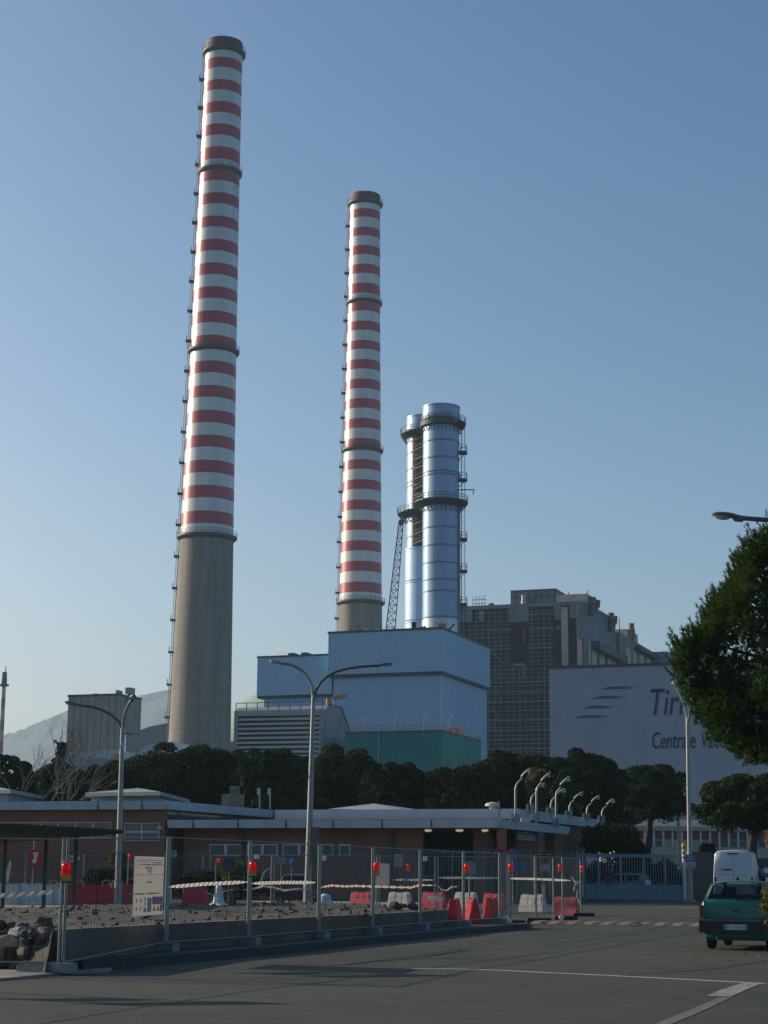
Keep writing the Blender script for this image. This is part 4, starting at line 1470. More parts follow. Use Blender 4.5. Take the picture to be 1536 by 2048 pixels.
# steam puff behind the hall roof
sv = nodes_of('steam')[0]
sv.node_tree.nodes.remove(sv.node_tree.nodes['Principled BSDF'])
pv = sv.node_tree.nodes.new('ShaderNodeVolumePrincipled'); pv.inputs['Color'].default_value = (1, .97, .95, 1); pv.inputs['Density'].default_value = .35
sv.node_tree.links.new(pv.outputs[0], sv.node_tree.nodes['Material Output'].inputs['Volume'])
m = MB()
for x, y, r in ((554, 1312, 1.1), (557, 1306, 1.25), (562, 1302, .8), (549, 1304, .7), (556, 1299, .6)):
    m.ellip(P(x, y, 322), r, r, r * .85, n=16, m=10)
struct(m.build('steam', sv, smooth=180, fix=False), 'stuff')

# ================================================================== gatehouse
GC = P(1000, 1655, 100)
def bld(name, label, cat, C):
    return thing(name, label, cat, (C.x, C.y, 0))

# ---- middle (long) part: lower fascia in front, upper fascia behind
PGm = Plane(GC); PGr = Plane(GC, V, U)
t = bld('gatehouse', 'long low brick gatehouse with two stepped blue grey flat roof edges', 'building', GC)
ul = PGm.at(334, 1648)[0]
z0, z1 = PGm.at(668, 1655.5)[1], PGm.at(668, 1639)[1]
vr = PGr.at(1141, 1668)[0]
m = MB(); m.pbox(PGm, ul, 0, z0, z1, 0, .12, .12); m.build('roof_fascia', m_fascia, t, smooth=0)
m = MB(); m.pbox(PGr, 0, vr, z0, z1, 0, -.12, -.12); m.build('roof_fascia', m_fascia, t, smooth=0)
MB().pbox(PGm, ul, -.12, z0 - .02, z0 + .10, .12, 9).build('soffit', m_soffit, t, smooth=0)
MB().pbox(PGm, ul, -.12, z1 - .12, z1 - .01, .12, 5.5).build('roof', m_roof, t, smooth=0)
for x in (385, 475, 571, 665, 763, 862):      # joints between the fascia sheets
    a = PGm.at(x, 1647)[0]
    MB().pbox(PGm, a - .03, a + .03, z0, z1, -.01, .02, .12).build('fascia_joint', m_trim, t, smooth=0)
# wall set back under the eaves; open lobby towards the right end
PW = Plane(GC + V * 1.3)
a845 = PW.at(846, 1670)[0]
MB().pbox(PW, ul + .5, a845, 0, z0 - .021, 0, .3).build('wall', m_brick, t, smooth=0)
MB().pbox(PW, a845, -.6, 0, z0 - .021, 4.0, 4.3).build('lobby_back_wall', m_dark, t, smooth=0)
q = PGm.rect(994, 1656, 1008, 1720, .3)
MB().pbox(PGm, q[0], q[1], 0, z0 - .021, .3, .9).build('brick_pillar', m_brick, t, smooth=0)
for x, y in ((856, 1667), (919, 1671), (969, 1675)):
    a = PW.at(x, y, 1.6)
    m = MB(); c = PW.pt(a[0], z0 - .08, 1.6)
    m.ellip(c, .24, .24, .09, n=14, m=6)
    m.build('ceiling_lamp', M('lit globe', (.8, .68, .42), .5, emit=.35), t)
for x0, x1, mul in ((420, 484, 1), (495, 556, 1), (566, 632, 1), (645, 667, 0), (679, 701, 0)):
    q = PW.rect(x0, 1688, x1, 1712)
    fr = MB()
    fr.pbox(PW, q[0], q[1], q[3] - .07, q[3], -.06, -.003); fr.pbox(PW, q[0], q[1], q[2], q[2] + .07, -.06, -.003)
    fr.pbox(PW, q[0], q[0] + .07, q[2] + .07, q[3] - .07, -.06, -.003); fr.pbox(PW, q[1] - .07, q[1], q[2] + .07, q[3] - .07, -.06, -.003)
    if mul:
        c = (q[0] + q[1]) / 2; fr.pbox(PW, c - .09, c + .09, q[2] + .07, q[3] - .07, -.06, -.003)
    f = fr.build('window', m_frame, t, smooth=0)
    MB().pbox(PW, q[0] + .07, q[1] - .07, q[2] + .07, q[3] - .07, -.02, -.004).build('pane', m_glass, f, smooth=0)
# down pipes
for x in (486, 784):
    a = PW.at(x, 1680)[0]
    m = MB(); m.cyl(PW.pt(a, 0, -.1), PW.pt(a, z0, -.1), .07, n=8); m.build('down_pipe', m_trim, t)
# sun shade strip under the right eaves, wing wall
q = PGr.rect(1012, 1664, 1086, 1672, -1.0)
MB().pbox(PGr, q[0], q[1], z0 - .5, z0 - .15, -1.6, -1.5).build('shade_strip', M('pale shade strip', (.30, .36, .35), .7), t, smooth=0)
MB().pbox(PGr, 2.0, vr - .8, 0, z0 - .021, -2.2, -1.9).build('wall', m_brick, t, smooth=0)
MB().pbox(PGr, vr * .45, vr * .62, 0, z0 - .9, -1.88, -1.82).build('door', m_dark, t, smooth=0)
# upper roof
UC = P(1037, 1636, 106)
PU = Plane(UC); PUR = Plane(UC, V, U)
zu0, zu1 = PU.at(800, 1638)[1], PU.at(800, 1618.5)[1]
uul = PU.at(549, 1628)[0]; uvr = PUR.at(1216, 1655)[0]
m = MB(); m.pbox(PU, uul, 0, zu0, zu1, 0, .12, .12); m.build('upper_fascia', m_fascia, t, smooth=0)
m = MB(); m.pbox(PUR, 0, uvr, zu0, zu1, 0, -.12, -.12); m.build('upper_fascia', m_fascia, t, smooth=0)
MB().pbox(PU, uul, -.12, zu0, zu0 + .1, .12, uvr - .01).build('upper_soffit', m_soffit, t, smooth=0)
MB().pbox(PU, uul, -.12, zu1 - .1, zu1 - .01, .12, uvr - .01).build('upper_roof', m_roof, t, smooth=0)
MB().pbox(PU, uul, -1.0, 0, zu0 - .001, 1.6, 1.9).build('clerestory_wall', m_trim, t, smooth=0)
q = PUR.rect(1158, 1660, 1170, 1715, -.5)
MB().pbox(PUR, PUR.at(1110, 1690, -.5)[0], PUR.at(1172, 1690, -.5)[0], 0, zu0, -1.2, -.5).build('end_wall', m_brick, t, smooth=0)
q = PU.rect(1042, 1636, 1056, 1643)
MB().box(q[0], q[0] + .01, 0, .01, 0, .01) if False else None
c = P(1051, 1640, 104); MB().box(c.x - .28, c.x + .28, 103.8, 104.1, c.z - .12, c.z + .1).build('roof_box', M('pale box', (.55, .55, .5), .6), t, smooth=0)
# roof vent, thin post, low roof lanterns
c = P(985, 1617, 110)
m = MB(); m.cyl((c.x, 110, zu1 - .1), (c.x, 110, zu1 + .35), .2, n=14); m.lathe((c.x, 110, zu1), [(.05, .55), (.42, .45), (.48, .3), (.3, .25), (.05, .25)], 18)
m.build('roof_vent', M('pale vent', (.55, .52, .46), .6), t)
c = P(998, 1640, 102); m = MB(); m.bar((c.x, 102, z1 - .05), (c.x, 102, P(998, 1602, 102).z), .12); m.build('roof_post', m_steel, t)
m = MB(); c = P(727, 1612, 118)
A = [P(x, y, Y) for x, y, Y in ((655, 1618, 116), (800, 1620, 112), (845, 1620, 122), (690, 1618, 126))]
ap = P(748, 1607, 119)
for i in range(4):
    m.add([A[i], A[(i + 1) % 4], ap], [(0, 1, 2)])
m.build('roof_lantern', m_roof, t, smooth=0)

# ---- left block
LCn = P(335, 1618, 106.8)
PLB = Plane(LCn); PLBr = Plane(LCn, V, U)
t = bld('brick_office', 'taller brick office block with ribbon windows at the left', 'building', LCn)
z0, z1 = PLB.at(200, 1619)[1], PLB.at(200, 1602)[1]
ul = PLB.at(-160, 1610)[0]
vr = PLBr.at(548, 1632)[0]
m = MB(); m.pbox(PLB, ul, 0, z0, z1, 0, .12, .12); m.build('roof_fascia', m_fascia, t, smooth=0)
m = MB(); m.pbox(PLBr, 0, vr, z0, z1, 0, -.12, -.12); m.build('roof_fascia', m_fascia, t, smooth=0)
MB().pbox(PLB, ul, -.12, z0, z0 + .1, .12, vr).build('soffit', m_soffit, t, smooth=0)
MB().pbox(PLB, ul, -.12, z1 - .1, z1 - .01, .12, vr).build('roof', m_roof, t, smooth=0)
for x in (195, 283):
    a = PLB.at(x, 1610)[0]
    MB().pbox(PLB, a - .03, a + .03, z0, z1, -.01, .02, .12).build('fascia_joint', m_trim, t, smooth=0)
PLW = Plane(LCn + V * .5)
MB().pbox(PLW, ul, -.4, 0, z0 - .001, 0, .3).build('wall', m_brick, t, smooth=0)
MB().pbox(PLBr, .85, vr, 0, z0 - .9, -.7, -.4).build('side_wall', m_brick, t, smooth=0)
MB().pbox(PLBr, .85, vr, z0 - .9, z0 - .001, -.72, -.42).build('side_window_band', m_glass, t, smooth=0)
def win(pl, x0, y0, x1, y1, t, cols, rws, nm='window', fw=.08):
    q = pl.rect(x0, y0, x1, y1)
    fr = MB()
    for i in range(cols + 1):
        u = q[0] + (q[1] - q[0]) * i / cols
        fr.pbox(pl, max(q[0], u - fw / 2), min(q[1], u + fw / 2), q[2] + fw, q[3] - fw, -.07, -.003)
    for j in range(rws + 1):
        z = q[2] + (q[3] - q[2]) * j / rws
        fr.pbox(pl, q[0], q[1], max(q[2], z - fw / 2), min(q[3], z + fw / 2), -.075, -.004)
    f = fr.build(nm, m_frame, t, smooth=0)
    MB().pbox(pl, q[0] + .02, q[1] - .02, q[2] + .02, q[3] - .02, -.03, -.005).build('pane', m_glass, f, smooth=0)
win(PLW, -120, 1645, 222, 1676, t, 10, 1)
win(PLW, 250, 1646, 319, 1682, t, 2, 2)
# roof lanterns and chimney stack
for pts, apx, lab in ((((170, 1589, 110), (320, 1590, 107.5), (380, 1597, 119), (235, 1594, 122)), (277, 1576, 115), ''), (((-120, 1585, 114), (20, 1588, 111), (92, 1590, 121), (-50, 1588, 124)), (-28, 1569, 117), '')):
    m = MB()
    A = [P(*q) for q in pts]; ap = P(*apx)
    zb = sum(q.z for q in A) / 4
    A = [Vector((q.x, q.y, zb)) for q in A]
    for i in range(4):
        m.add([A[i], A[(i + 1) % 4], ap], [(0, 1, 2)])
    m.prism([q - Vector((0, 0, .001)) for q in A], (0, 0, -.22))
    B = [q + (sum(A, Vector()) / 4 - q) * .12 for q in A]
    for i in range(4):
        B[i].z = zb - .221
    m.prism(B, (0, 0, -(zb - .221 - z1)))
    m.build('roof_lantern', m_roof, t, smooth=0)
c0, c1 = P(444, 1612, 118), P(487, 1589, 118)
m = MB(); m.box(c0.x, c1.x, 117.5, 118.7, z1 - .1, c1.z)
for k in range(4):
    w_ = .62 - .02 * k
    cc = P(469, 1588 - k * 4.2, 118)
    m.box(cc.x - w_ / 2 * (1.05 if k % 2 else .9), cc.x + w_ / 2 * (1.05 if k % 2 else .9), 117.7, 118.5, cc.z - .1, cc.z + (.06 if k % 2 else .03))
m.box(P(461, 1580, 118).x, P(478, 1580, 118).x, 117.8, 118.4, c1.z, P(469, 1572, 118).z)
m.build('chimney_stack', M('grey brick stack', (.20, .18, .15), .9, var=.25, scale=3), t, smooth=0)
for i, x in enumerate((519, 540)):
    Y = 119
    p0, p1 = P(x, 1618, Y), P(x, 1576, Y)
    l = thing('roof_beacon', ['left one of two thin white roof posts with a box lamp', 'right one of two thin white roof posts with a box lamp'][i], 'lamp', p0, 'white post lamps on the roof')
    MB().bar(p0, p1, .10).build('pole', m_signw, l)
    m = MB(); m.box(p1.x - .15, p1.x + .03, Y - .14, Y - .06, p1.z - .45, p1.z - .02); m.build('lamp_head', m_signw, l)
# security lamp on the brick corner
c = P(321, 1656, 106.9); m = MB(); m.ellip(c, .13, .13, .12, n=12, m=8); m.bar(c, c + Vector((-.25, .5, .05)), .06)
tag(m.build('wall_lamp', m_board), 'small pale globe lamp on the brick corner by the window', 'lamp')

# floodlight posts along the roof edges
lampdefs = [((1031, 1641), (1031, 1573), (1045, 1556), (1042, 1554), (1061, 1537), 100.5, 0),
            ((1073, 1637), (1073, 1580), (1083, 1565), (1082, 1562), (1101, 1545), 104, 0),
            ((1112, 1650), (1112, 1588), (1122, 1574), (1120, 1570), (1140, 1553), 110, 1),
            ((1062, 1621), (1062, 1598), (1072, 1586), (1071, 1580), (1090, 1566), 108, 0),
            ((1102, 1627), (1102, 1605), (1112, 1593), (1112, 1589), (1131, 1577), 111, 1),
            ((1139, 1633), (1139, 1611), (1149, 1600), (1148, 1597), (1166, 1584), 114, 0),
            ((1174, 1638), (1174, 1616), (1184, 1606), (1183, 1603), (1199, 1591), 117, 0),
            ((1204, 1642), (1204, 1622), (1214, 1612), (1213, 1609), (1228, 1598), 119, 2)]
labs = ['tallest roof edge floodlight post, leftmost of the front row', 'second roof edge floodlight post in the front row', 'front row roof floodlight post with painted green lens glint', 'short rear row floodlight post behind the second tall post',
        'short rear row floodlight post with painted green lens glint', 'short roof floodlight post third from the right end', 'short roof floodlight post second from the right end', 'last roof floodlight post at the right end of the upper roof']
for (a, b, c, h0, h1, Y, gl), lab in zip(lampdefs, labs):
    pa, pb, pc = P(*a, Y), P(*b, Y), P(*c, Y)
    l = thing('roof_floodlight', lab, 'floodlight', pa, 'floodlight posts on the gatehouse roof')
    MB().tube([pa - Vector((0, 0, .25)), pb - Vector((0, 0, .12)), pb + (pc - pb) * .25 + Vector((0, 0, .05)), pc], .06, 8).build('pole', m_steel, l)
    m = MB()
    for s in (-.22, .12):
        m.box(pa.x + s - .05, pa.x + s + .08, Y - .08, Y + .08, pa.z - .1, pa.z + .38)
    m.build('fixing_clamp', m_steel, l, smooth=0)
    q0, q1 = P(*h0, Y), P(*h1, Y)
    d = (q1 - q0); Ld = d.length; d.normalize()
    ang = math.atan2(d.z, d.x)
    Mr = Matrix.Rotation(-ang, 4, 'Y')
    m = MB(); m.ellip((q0 + q1) / 2, Ld * .54, .13, .10, Mr, n=12, m=8, z0=-.35)
    m.build('lamp_head', m_lamp, l)
    m = MB(); m.ellip(q0.lerp(q1, .72) + Vector((.06, 0, -.07)), .15 if gl else .11, .12, .13 if gl else .08, n=12, m=8)
    m.build('lens', m_lens_glint if gl == 1 else m_lens, l)

# ================================================================== gate, railings, pier
GTC = P(1152, 1794, 111)
gy = GTC.y
def px_x(px, Y, py=1750):
    return P(px, py, Y).x
t = thing('sliding_gate', 'wide grey green sliding gate with bars above a solid bottom panel', 'gate', (px_x(1260, gy), gy, 0))
x0, x1 = px_x(1152, gy), px_x(1372, gy)
ztop = P(1260, 1708, gy).z
zpan = P(1260, 1770, gy).z
m = MB()
m.box(x0, x1, gy - .06, gy + .06, ztop - .22, ztop)
m.box(x0, x1, gy - .06, gy + .06, zpan - .12, zpan + .03)
m.box(x0, x1, gy - .06, gy + .06, .06, .2)
for px in (1154, 1197, 1242, 1287, 1331, 1369):
    x = px_x(px, gy)
    m.box(x - .07, x + .07, gy - .075, gy + .055, .07, ztop - .01)
m.build('frame', m_gate, t, smooth=0)
m = MB(); m.box(x0, x1, gy - .02, gy + .02, .2, zpan - .12); m.build('bottom_panel', m_gate, t, smooth=0)
m = MB()
k = int((x1 - x0) / .16)
for i in range(k):
    x = x0 + (x1 - x0) * (i + .5) / k
    m.bar((x, gy, zpan + .03), (x, gy, ztop - .22), .035, caps=False)
m.build('bars', m_gate, t, smooth=0)
# railing left of the gate
t = thing('steel_railing', 'long dark teal steel railing in front of the gatehouse', 'fence', (px_x(900, 97), 97, 0))
x0, x1 = px_x(640, 97), px_x(1166, 97.5)
zt_ = P(1000, 1706, 97).z
m = MB()
for i in range(int((x1 - x0) / .14)):
    x = x0 + .14 * i
    m.bar((x, 97, .1), (x, 97, zt_ + (.25 if i % 2 == 0 else 0)), .035, caps=False)
m.build('bars', m_gated, t, smooth=0)
m = MB()
for z in (.3, 1.35, zt_ - .05):
    m.box(x0, x1, 96.95, 97.05, z, z + .08)
for i in range(9):
    x = x0 + (x1 - x0) * i / 8
    m.box(x - .06, x + .06, 96.93, 97.07, 0, zt_ + .1)
m.box(x0, x1, 96.96, 97.04, 0, .3)
m.build('frame', m_gated, t, smooth=0)
# rail fence along the left half, in front of the brick office
t = thing('steel_railing', 'dark railing with thin posts in front of the brick office', 'fence', (px_x(300, 90), 90, 0))
x0, x1 = px_x(-120, 90), px_x(640, 90)
zt_ = P(300, 1712, 90).z
m = MB()
for i in range(int((x1 - x0) / .16)):
    x = x0 + .16 * i
    m.bar((x, 90, .1), (x, 90, zt_), .03, caps=False)
for z in (.15, zt_ - .1):
    m.box(x0, x1, 89.97, 90.03, z, z + .06)
m.build('bars', m_gated, t, smooth=0)
for px in (51, 167, 405, 420):
    x = px_x(px, 89.9); MB().box(x - .06, x + .06, 89.8, 89.95, 0, zt_ + .1).build('post', m_signg, t, smooth=0)
# pier right of the gate and the wall behind the vehicles
m = MB(); xa, xb = px_x(1377, 112), px_x(1426, 112)
m.box(xa, xb, 112, 112.8, 0, P(1400, 1703, 112).z)
tag(m.build('concrete_pier', m_pier, smooth=0), 'plain brownish concrete wall pier between the gate and the white van', 'wall')
m = MB(); m.box(px_x(1426, 114), px_x(1640, 114), 114, 114.4, 0, P(1500, 1716, 114).z)
tag(m.build('boundary_wall', M('dark boundary wall', (.06, .07, .06), .9, var=.3), smooth=0), 'dark boundary wall behind the white van', 'wall')

# long low factory with red panels
Y = 165
t = thing('panel_factory', 'low factory with a row of brick red panels over windows', 'industrial building', (px_x(1380, Y), Y, 0))
PFc = Plane(Vector((px_x(1230, Y), Y, 0)), Vector((1, 0, 0)), Vector((0, 1, 0)))
u1 = PFc.at(1620, 1690)[0]
zz = lambda y: PFc.at(1400, y)[1]
MB().pbox(PFc, 0, u1, 0, zz(1655), 0, 12).build('wall', m_cream, t, smooth=0)
MB().pbox(PFc, -.1, u1, zz(1662), zz(1654), -.25, -.002).build('eaves_band', M('cream band', (.40, .38, .33), .7), t, smooth=0)
MB().pbox(PFc, 0, u1, zz(1679), zz(1663), -.04, -.003).build('red_panels', m_redpan, t, smooth=0)
MB().pbox(PFc, PFc.at(1420, 1690)[0], u1, zz(1693), zz(1680), -.05, -.004).build('windows', m_glass, t, smooth=0)
for x0_, x1_ in ((1299, 1323),):
    MB().pbox(PFc, PFc.at(x0_, 1690)[0], PFc.at(x1_, 1690)[0], zz(1693), zz(1682), -.05, -.004).build('windows', m_glass, t, smooth=0)
m = MB()
for i in range(22):
    x = 1233 + 18.7 * i
    a = PFc.at(x, 1680)[0]
    m.pbox(PFc, a - .09, a + .09, zz(1694), zz(1662.5), -.12, -.005)
m.build('mullions', m_frame, t, smooth=0)
m = MB()
a, b, c_, d = PFc.pt(0, zz(1654) + .02, -.3), PFc.pt(u1, zz(1654) + .02, -.3), PFc.pt(u1, zz(1636), 5), PFc.pt(0, zz(1636), 5)
m.hexa([a, b, PFc.pt(u1, zz(1654) + .02, 12), PFc.pt(0, zz(1654) + .02, 12), d, c_, PFc.pt(u1, zz(1636), 12), PFc.pt(0, zz(1636), 12)])
m.build('roof', M('slate roof', (.10, .13, .14), .7, var=.2), t, smooth=0)
m = MB()
m.pbox(PFc, -2, 30, zz(1637), zz(1611), 9, 30)
m.build('rear_hall', M('blue grey hall', (.24, .30, .34), .65), t, smooth=0)
# dark roof of vehicles in the yard behind
for px, w_, lab in ((1345, 36, 'pale car roof parked in the yard behind the gate right end'),):
    pass

# carport canopy at the left
cz = 2.75
t = thing('carport', 'dark green tapering carport canopy at the left', 'carport', G(60, 1670, cz) - Vector((0, 0, cz)))
pts = [G(-60, 1648, cz), G(0, 1651, cz), G(247, 1664, cz), G(245, 1667, cz), G(0, 1688, cz), G(-100, 1690, cz)]
m = MB(); m.prism(pts, (0, 0, .07)); m.build('canopy', m_canopy, t, smooth=0)
for px, Y_ in ((8, 70), (90, 66), (150, 62)):
    x = px_x(px, Y_)
    m = MB(); m.box(x - .06, x + .06, Y_ - .06, Y_ + .06, 0, cz); m.build('post', m_plat, t, smooth=0)

# ================================================================== street lamps
def cobra(parent, root, tip, s, lens=None, up=Vector((0, 0, 1)), top=None):
    d = (tip - root); L_ = d.length; d.normalize()
    side = d.cross(up).normalized(); u = side.cross(d)
    Mr = Matrix((d, side, u)).transposed()
    c = root.lerp(tip, .56)
    m = MB(); m.ellip(c, L_ * .47, s * .9, s * .72, Mr, n=16, m=8, z0=-.15)
    m.cyl(root - d * L_ * .04, root + d * L_ * .34, s * .42, s * .5, n=10)
    m.bar(root + d * L_ * .03 - u * s * .3, root + d * L_ * .3 - u * s * .3, s * .9, s * .7)
    hd = m.build('lamp_head', top or m_lampd, parent)
    m = MB(); m.ellip(root.lerp(tip, .68) - u * s * .12, L_ * .26, s * .62, s * .62, Mr, n=14, m=8, z0=-1, z1=.2)
    m.build('lens', lens or m_lens, hd)

def pole_thing(label, base, top, r0, r1, group='double armed street lamps'):
    t = thing('street_lamp', label, 'street lamp', base, group)
    MB().tube([base, base.lerp(top, .25), top], [r0, r0 * .93, r1], 12).build('pole', m_lamp, t)
    m = MB(); m.cyl(base, base + Vector((0, 0, .12)), r0 * 2.2, n=12); m.cyl(base + Vector((0, 0, .12)), base + Vector((0, 0, 1.1)), r0 * 1.18, n=12); m.build('base_plate', m_lamp, t)
    return t

# lamp in the middle
Y = 74
base = P(614.5, 1820, Y); base.z = 0
t = pole_thing('tall double armed street lamp in front of the gatehouse middle', base, P(627, 1390, Y), .15, .085)
MB().tube([P(626.5, 1395, Y), P(624, 1372, Y), P(616, 1354, Y), P(604, 1341, Y), P(590, 1332.5, Y), P(576, 1328, Y), P(560, 1326, Y)], .062, 8).build('arm', m_lamp, t)
MB().tube([P(628, 1398, Y), P(632, 1380, Y), P(641, 1365, Y), P(655, 1352, Y), P(675, 1342, Y), P(700, 1336, Y), P(725, 1333, Y), P(753, 1331, Y)], .062, 8).build('arm', m_lampd, t)
cobra(t, P(564, 1326.5, Y), P(540, 1322, Y), .12, m_lens, top=m_lamp)
cobra(t, P(751, 1331, Y), P(786, 1328, Y), .12, m_lens)
m = MB(); p = P(626, 1698, Y - .2); m.box(p.x - .03, p.x + .22, Y - .3, Y - .05, p.z - .6, p.z + .9); m.build('cabinet', m_lampd, t, smooth=0)
# lamp at the left
Y = 79
base = P(235, 1815, Y); base.z = 0
t = pole_thing('tall double armed street lamp before the beige building with painted green lens glints', base, P(245, 1452, Y), .15, .085)
MB().tube([P(244.5, 1458, Y), P(237, 1443, Y), P(222, 1429, Y), P(202, 1419, Y), P(180, 1413, Y), P(154, 1409.5, Y)], .062, 8).build('arm', m_lampd, t)
MB().tube([P(245.5, 1458, Y), P(247.5, 1440, Y - .5), P(251, 1422, Y - 1.1), P(257, 1408, Y - 1.7), P(263, 1399, Y - 2.3)], .062, 8).build('arm', m_lamp, t)
cobra(t, P(156, 1410, Y), P(129, 1404, Y), .125, m_lens_glint)
cobra(t, P(262.5, 1400, Y - 2.2), P(268, 1391, Y - 2.9), .16, m_lens_glint)
m = MB(); p = P(245, 1490, Y); m.bar(p + Vector((-.1, -.1, -.1)), p + Vector((.12, -.1, .05)), .12); m.build('clamp', m_signw, t)
# lamp right of the lettered hall
Y = 109
base = P(1381, 1797, Y); base.z = 0
t = pole_thing('tall thin street lamp beside the gate pier, head hidden in the big pine', base, P(1374.5, 1432, Y), .15, .10)
MB().tube([P(1374.5, 1440, Y), P(1369, 1412, Y), P(1361, 1390, Y), P(1352, 1372, Y)], .075, 8).build('arm', m_lamp, t)
MB().tube([P(1375, 1445, Y), P(1379, 1432, Y - .5), P(1380, 1420, Y - 1), P(1384, 1405, Y - 2)], .075, 8).build('arm', m_lamp, t)
cobra(t, P(1353, 1373, Y), P(1345, 1362, Y), .2, m_lens, top=m_lamp)
cobra(t, P(1384, 1405, Y - 2), P(1387, 1396, Y - 3), .2, m_lens, top=m_lamp)
# near lamp at the right edge
Y = 40
px_pole = 1690
top = P(px_pole, 1080, Y); base = Vector((top.x, Y, 0))
t = pole_thing('nearest street lamp reaching in from the right edge above the big pine', base, top, .13, .075, 'near street lamp')
MB().tube([top - Vector((0, 0, .1)), P(1684, 1062, Y), P(1665, 1052, Y), P(1620, 1047, Y), P(1536, 1040, Y), P(1482, 1036, Y)], .056, 10).build('arm', m_lampd, t)
cobra(t, P(1488, 1036.5, Y), P(1424, 1029, Y), .135, m_lens, top=m_lampd)
# single curved lamp among the left trees
Y = 128
b_, tp = P(146, 1620, Y), P(143, 1532, Y)
b_.z = 0
t = thing('street_lamp', 'small curved single street lamp standing among the left trees', 'street lamp', b_)
MB().tube([b_, tp, P(140, 1517, Y), P(133, 1502, Y), P(122, 1490, Y), P(113, 1485, Y)], [.11, .09, .08, .07, .07, .07], 8).build('pole', m_lampd, t)
cobra(t, P(116, 1486, Y), P(105, 1481, Y), .18, m_lens)
# thin pale pole in the yard right
c = P(1361, 1690, 140)
m = MB(); m.cyl((c.x, 140, 0), (c.x - .15, 140, P(1358, 1635, 140).z), .14, n=8)
tag(m.build('pale_post', m_lamp), 'thin pale post standing in the yard behind the gate', 'post')

# ================================================================== site fence
def fence_panel(a, b, label, h=2.0, group='temporary site fence panels', step=.13, wire=.0045, post=.024):
    a, b = Vector(a), Vector(b)
    d = (b - a); Lp = Vector((d.x, d.y, 0)).length
    dn = d.normalized()
    a2, b2 = a + dn * .05, b - dn * .05
    t = thing('mesh_fence', label, 'fence panel', a.lerp(b, .5), group)
    up = Vector((0, 0, 1))
    for q in (a2, b2):
        MB().cyl(q, q + up * h, post, n=8).build('post', m_steel, t)
    for z in (h - .02, .14):
        MB().cyl(a2 + up * z, b2 + up * z, post * .55, n=6).build('rail', m_steel, t)
    m = MB()
    n = int(Lp / step)
    for i in range(1, n):
        p = a2.lerp(b2, i / n)
        m.bar(p + up * .14, p + up * (h - .02), wire, caps=False)
    for k in range(1, 8):
        z = .14 + (h - .16) * k / 8
        m.bar(a2 + up * z, b2 + up * z, wire, caps=False)
    m.build('wire_mesh', m_wire, t, smooth=0)
    return t

def foot(p, d, label, w=.62):
    d = Vector((d.x, d.y, 0)).normalized(); n = Vector((-d.y, d.x, 0))
    m = MB()
    for s, e in ((-.5, -.04), (-.02, .5)):
        q = [p + n * (w * s) * 1.15 - d * .13, p + n * (w * e) * 1.15 - d * .13, p + n * (w * e) * 1.15 + d * .13, p + n * (w * s) * 1.15 + d * .13]
        m.hexa([x for x in q] + [x.lerp(p + n * (w * (s + e) / 2), .07) + Vector((0, 0, .14)) for x in q])
    return tag(m.build('concrete_block', m_block, smooth=0), label, 'fence foot', 'concrete fence feet')

ordn = ['', 'second', 'third', 'fourth', 'fifth', 'sixth', 'seventh', 'eighth']
lp = fence_pts[0] + Vector((-3.5, .35, 0))
fence_panel(lp, fence_pts[0], 'nearest wire mesh panel running out of the left edge of the photo')
marks = ['wire mesh panel carrying the white safety notice board', 'wire mesh panel between the notice board post and the first upright right of it', 'wire mesh panel in front of the middle street lamp foot', 'wire mesh panel left of the post with the lamp and white board behind',
         'wire mesh panel in front of the pale plastic barrier at mid right', 'wire mesh panel in front of the upturned red barriers, left one', 'last wire mesh panel of the kerb row, at the red upturned barriers']
for i in range(7):
    fence_panel(fence_pts[i], fence_pts[i + 1], marks[i])
turn = []
for px, yt, yb, Y in ((1018, 1705, 1826, 56.3), (1072, 1713, 1827, 59.5), (1126, 1720, 1826, 62.5), (1162, 1716, 1815, 68)):
    q = P(px, yb, Y)
    turn.append(Vector((q.x, q.y, max(.05, min(q.z, .16)))))
labs = ['short wire mesh panel where the fence turns away from the kerb', 'wire mesh panel right of the turning post of the fence', 'wire mesh panel with the right pair of red lamps', 'end wire mesh panel wrapped in torn striped tape']
prev = fence_pts[7]
for q, lb in zip(turn, labs):
    fence_panel(prev, q, lb, group='turning fence panels')
    prev = q
# back row of the fence
bf = [P(x, 1800, 61) for x in (120, 330, 545, 756, 873)] + [P(1018, 1800, 60.5), P(1110, 1800, 61)]
bf = [Vector((q.x, q.y, .12)) for q in bf]
bl = ['back row fence panel behind the notice board, far left', 'back row fence panel behind the left dirt heap', 'back row fence panel below the gatehouse windows', 'back row fence panel behind the white rectangular board', 'back row fence panel before the gatehouse lobby', 'back row fence panel nearest the gate']
for a, b, lb in zip(bf[:-1], bf[1:], bl):
    fence_panel(a, b, lb, h=2.02, group='back row fence panels', step=.19, wire=.006, post=.028)

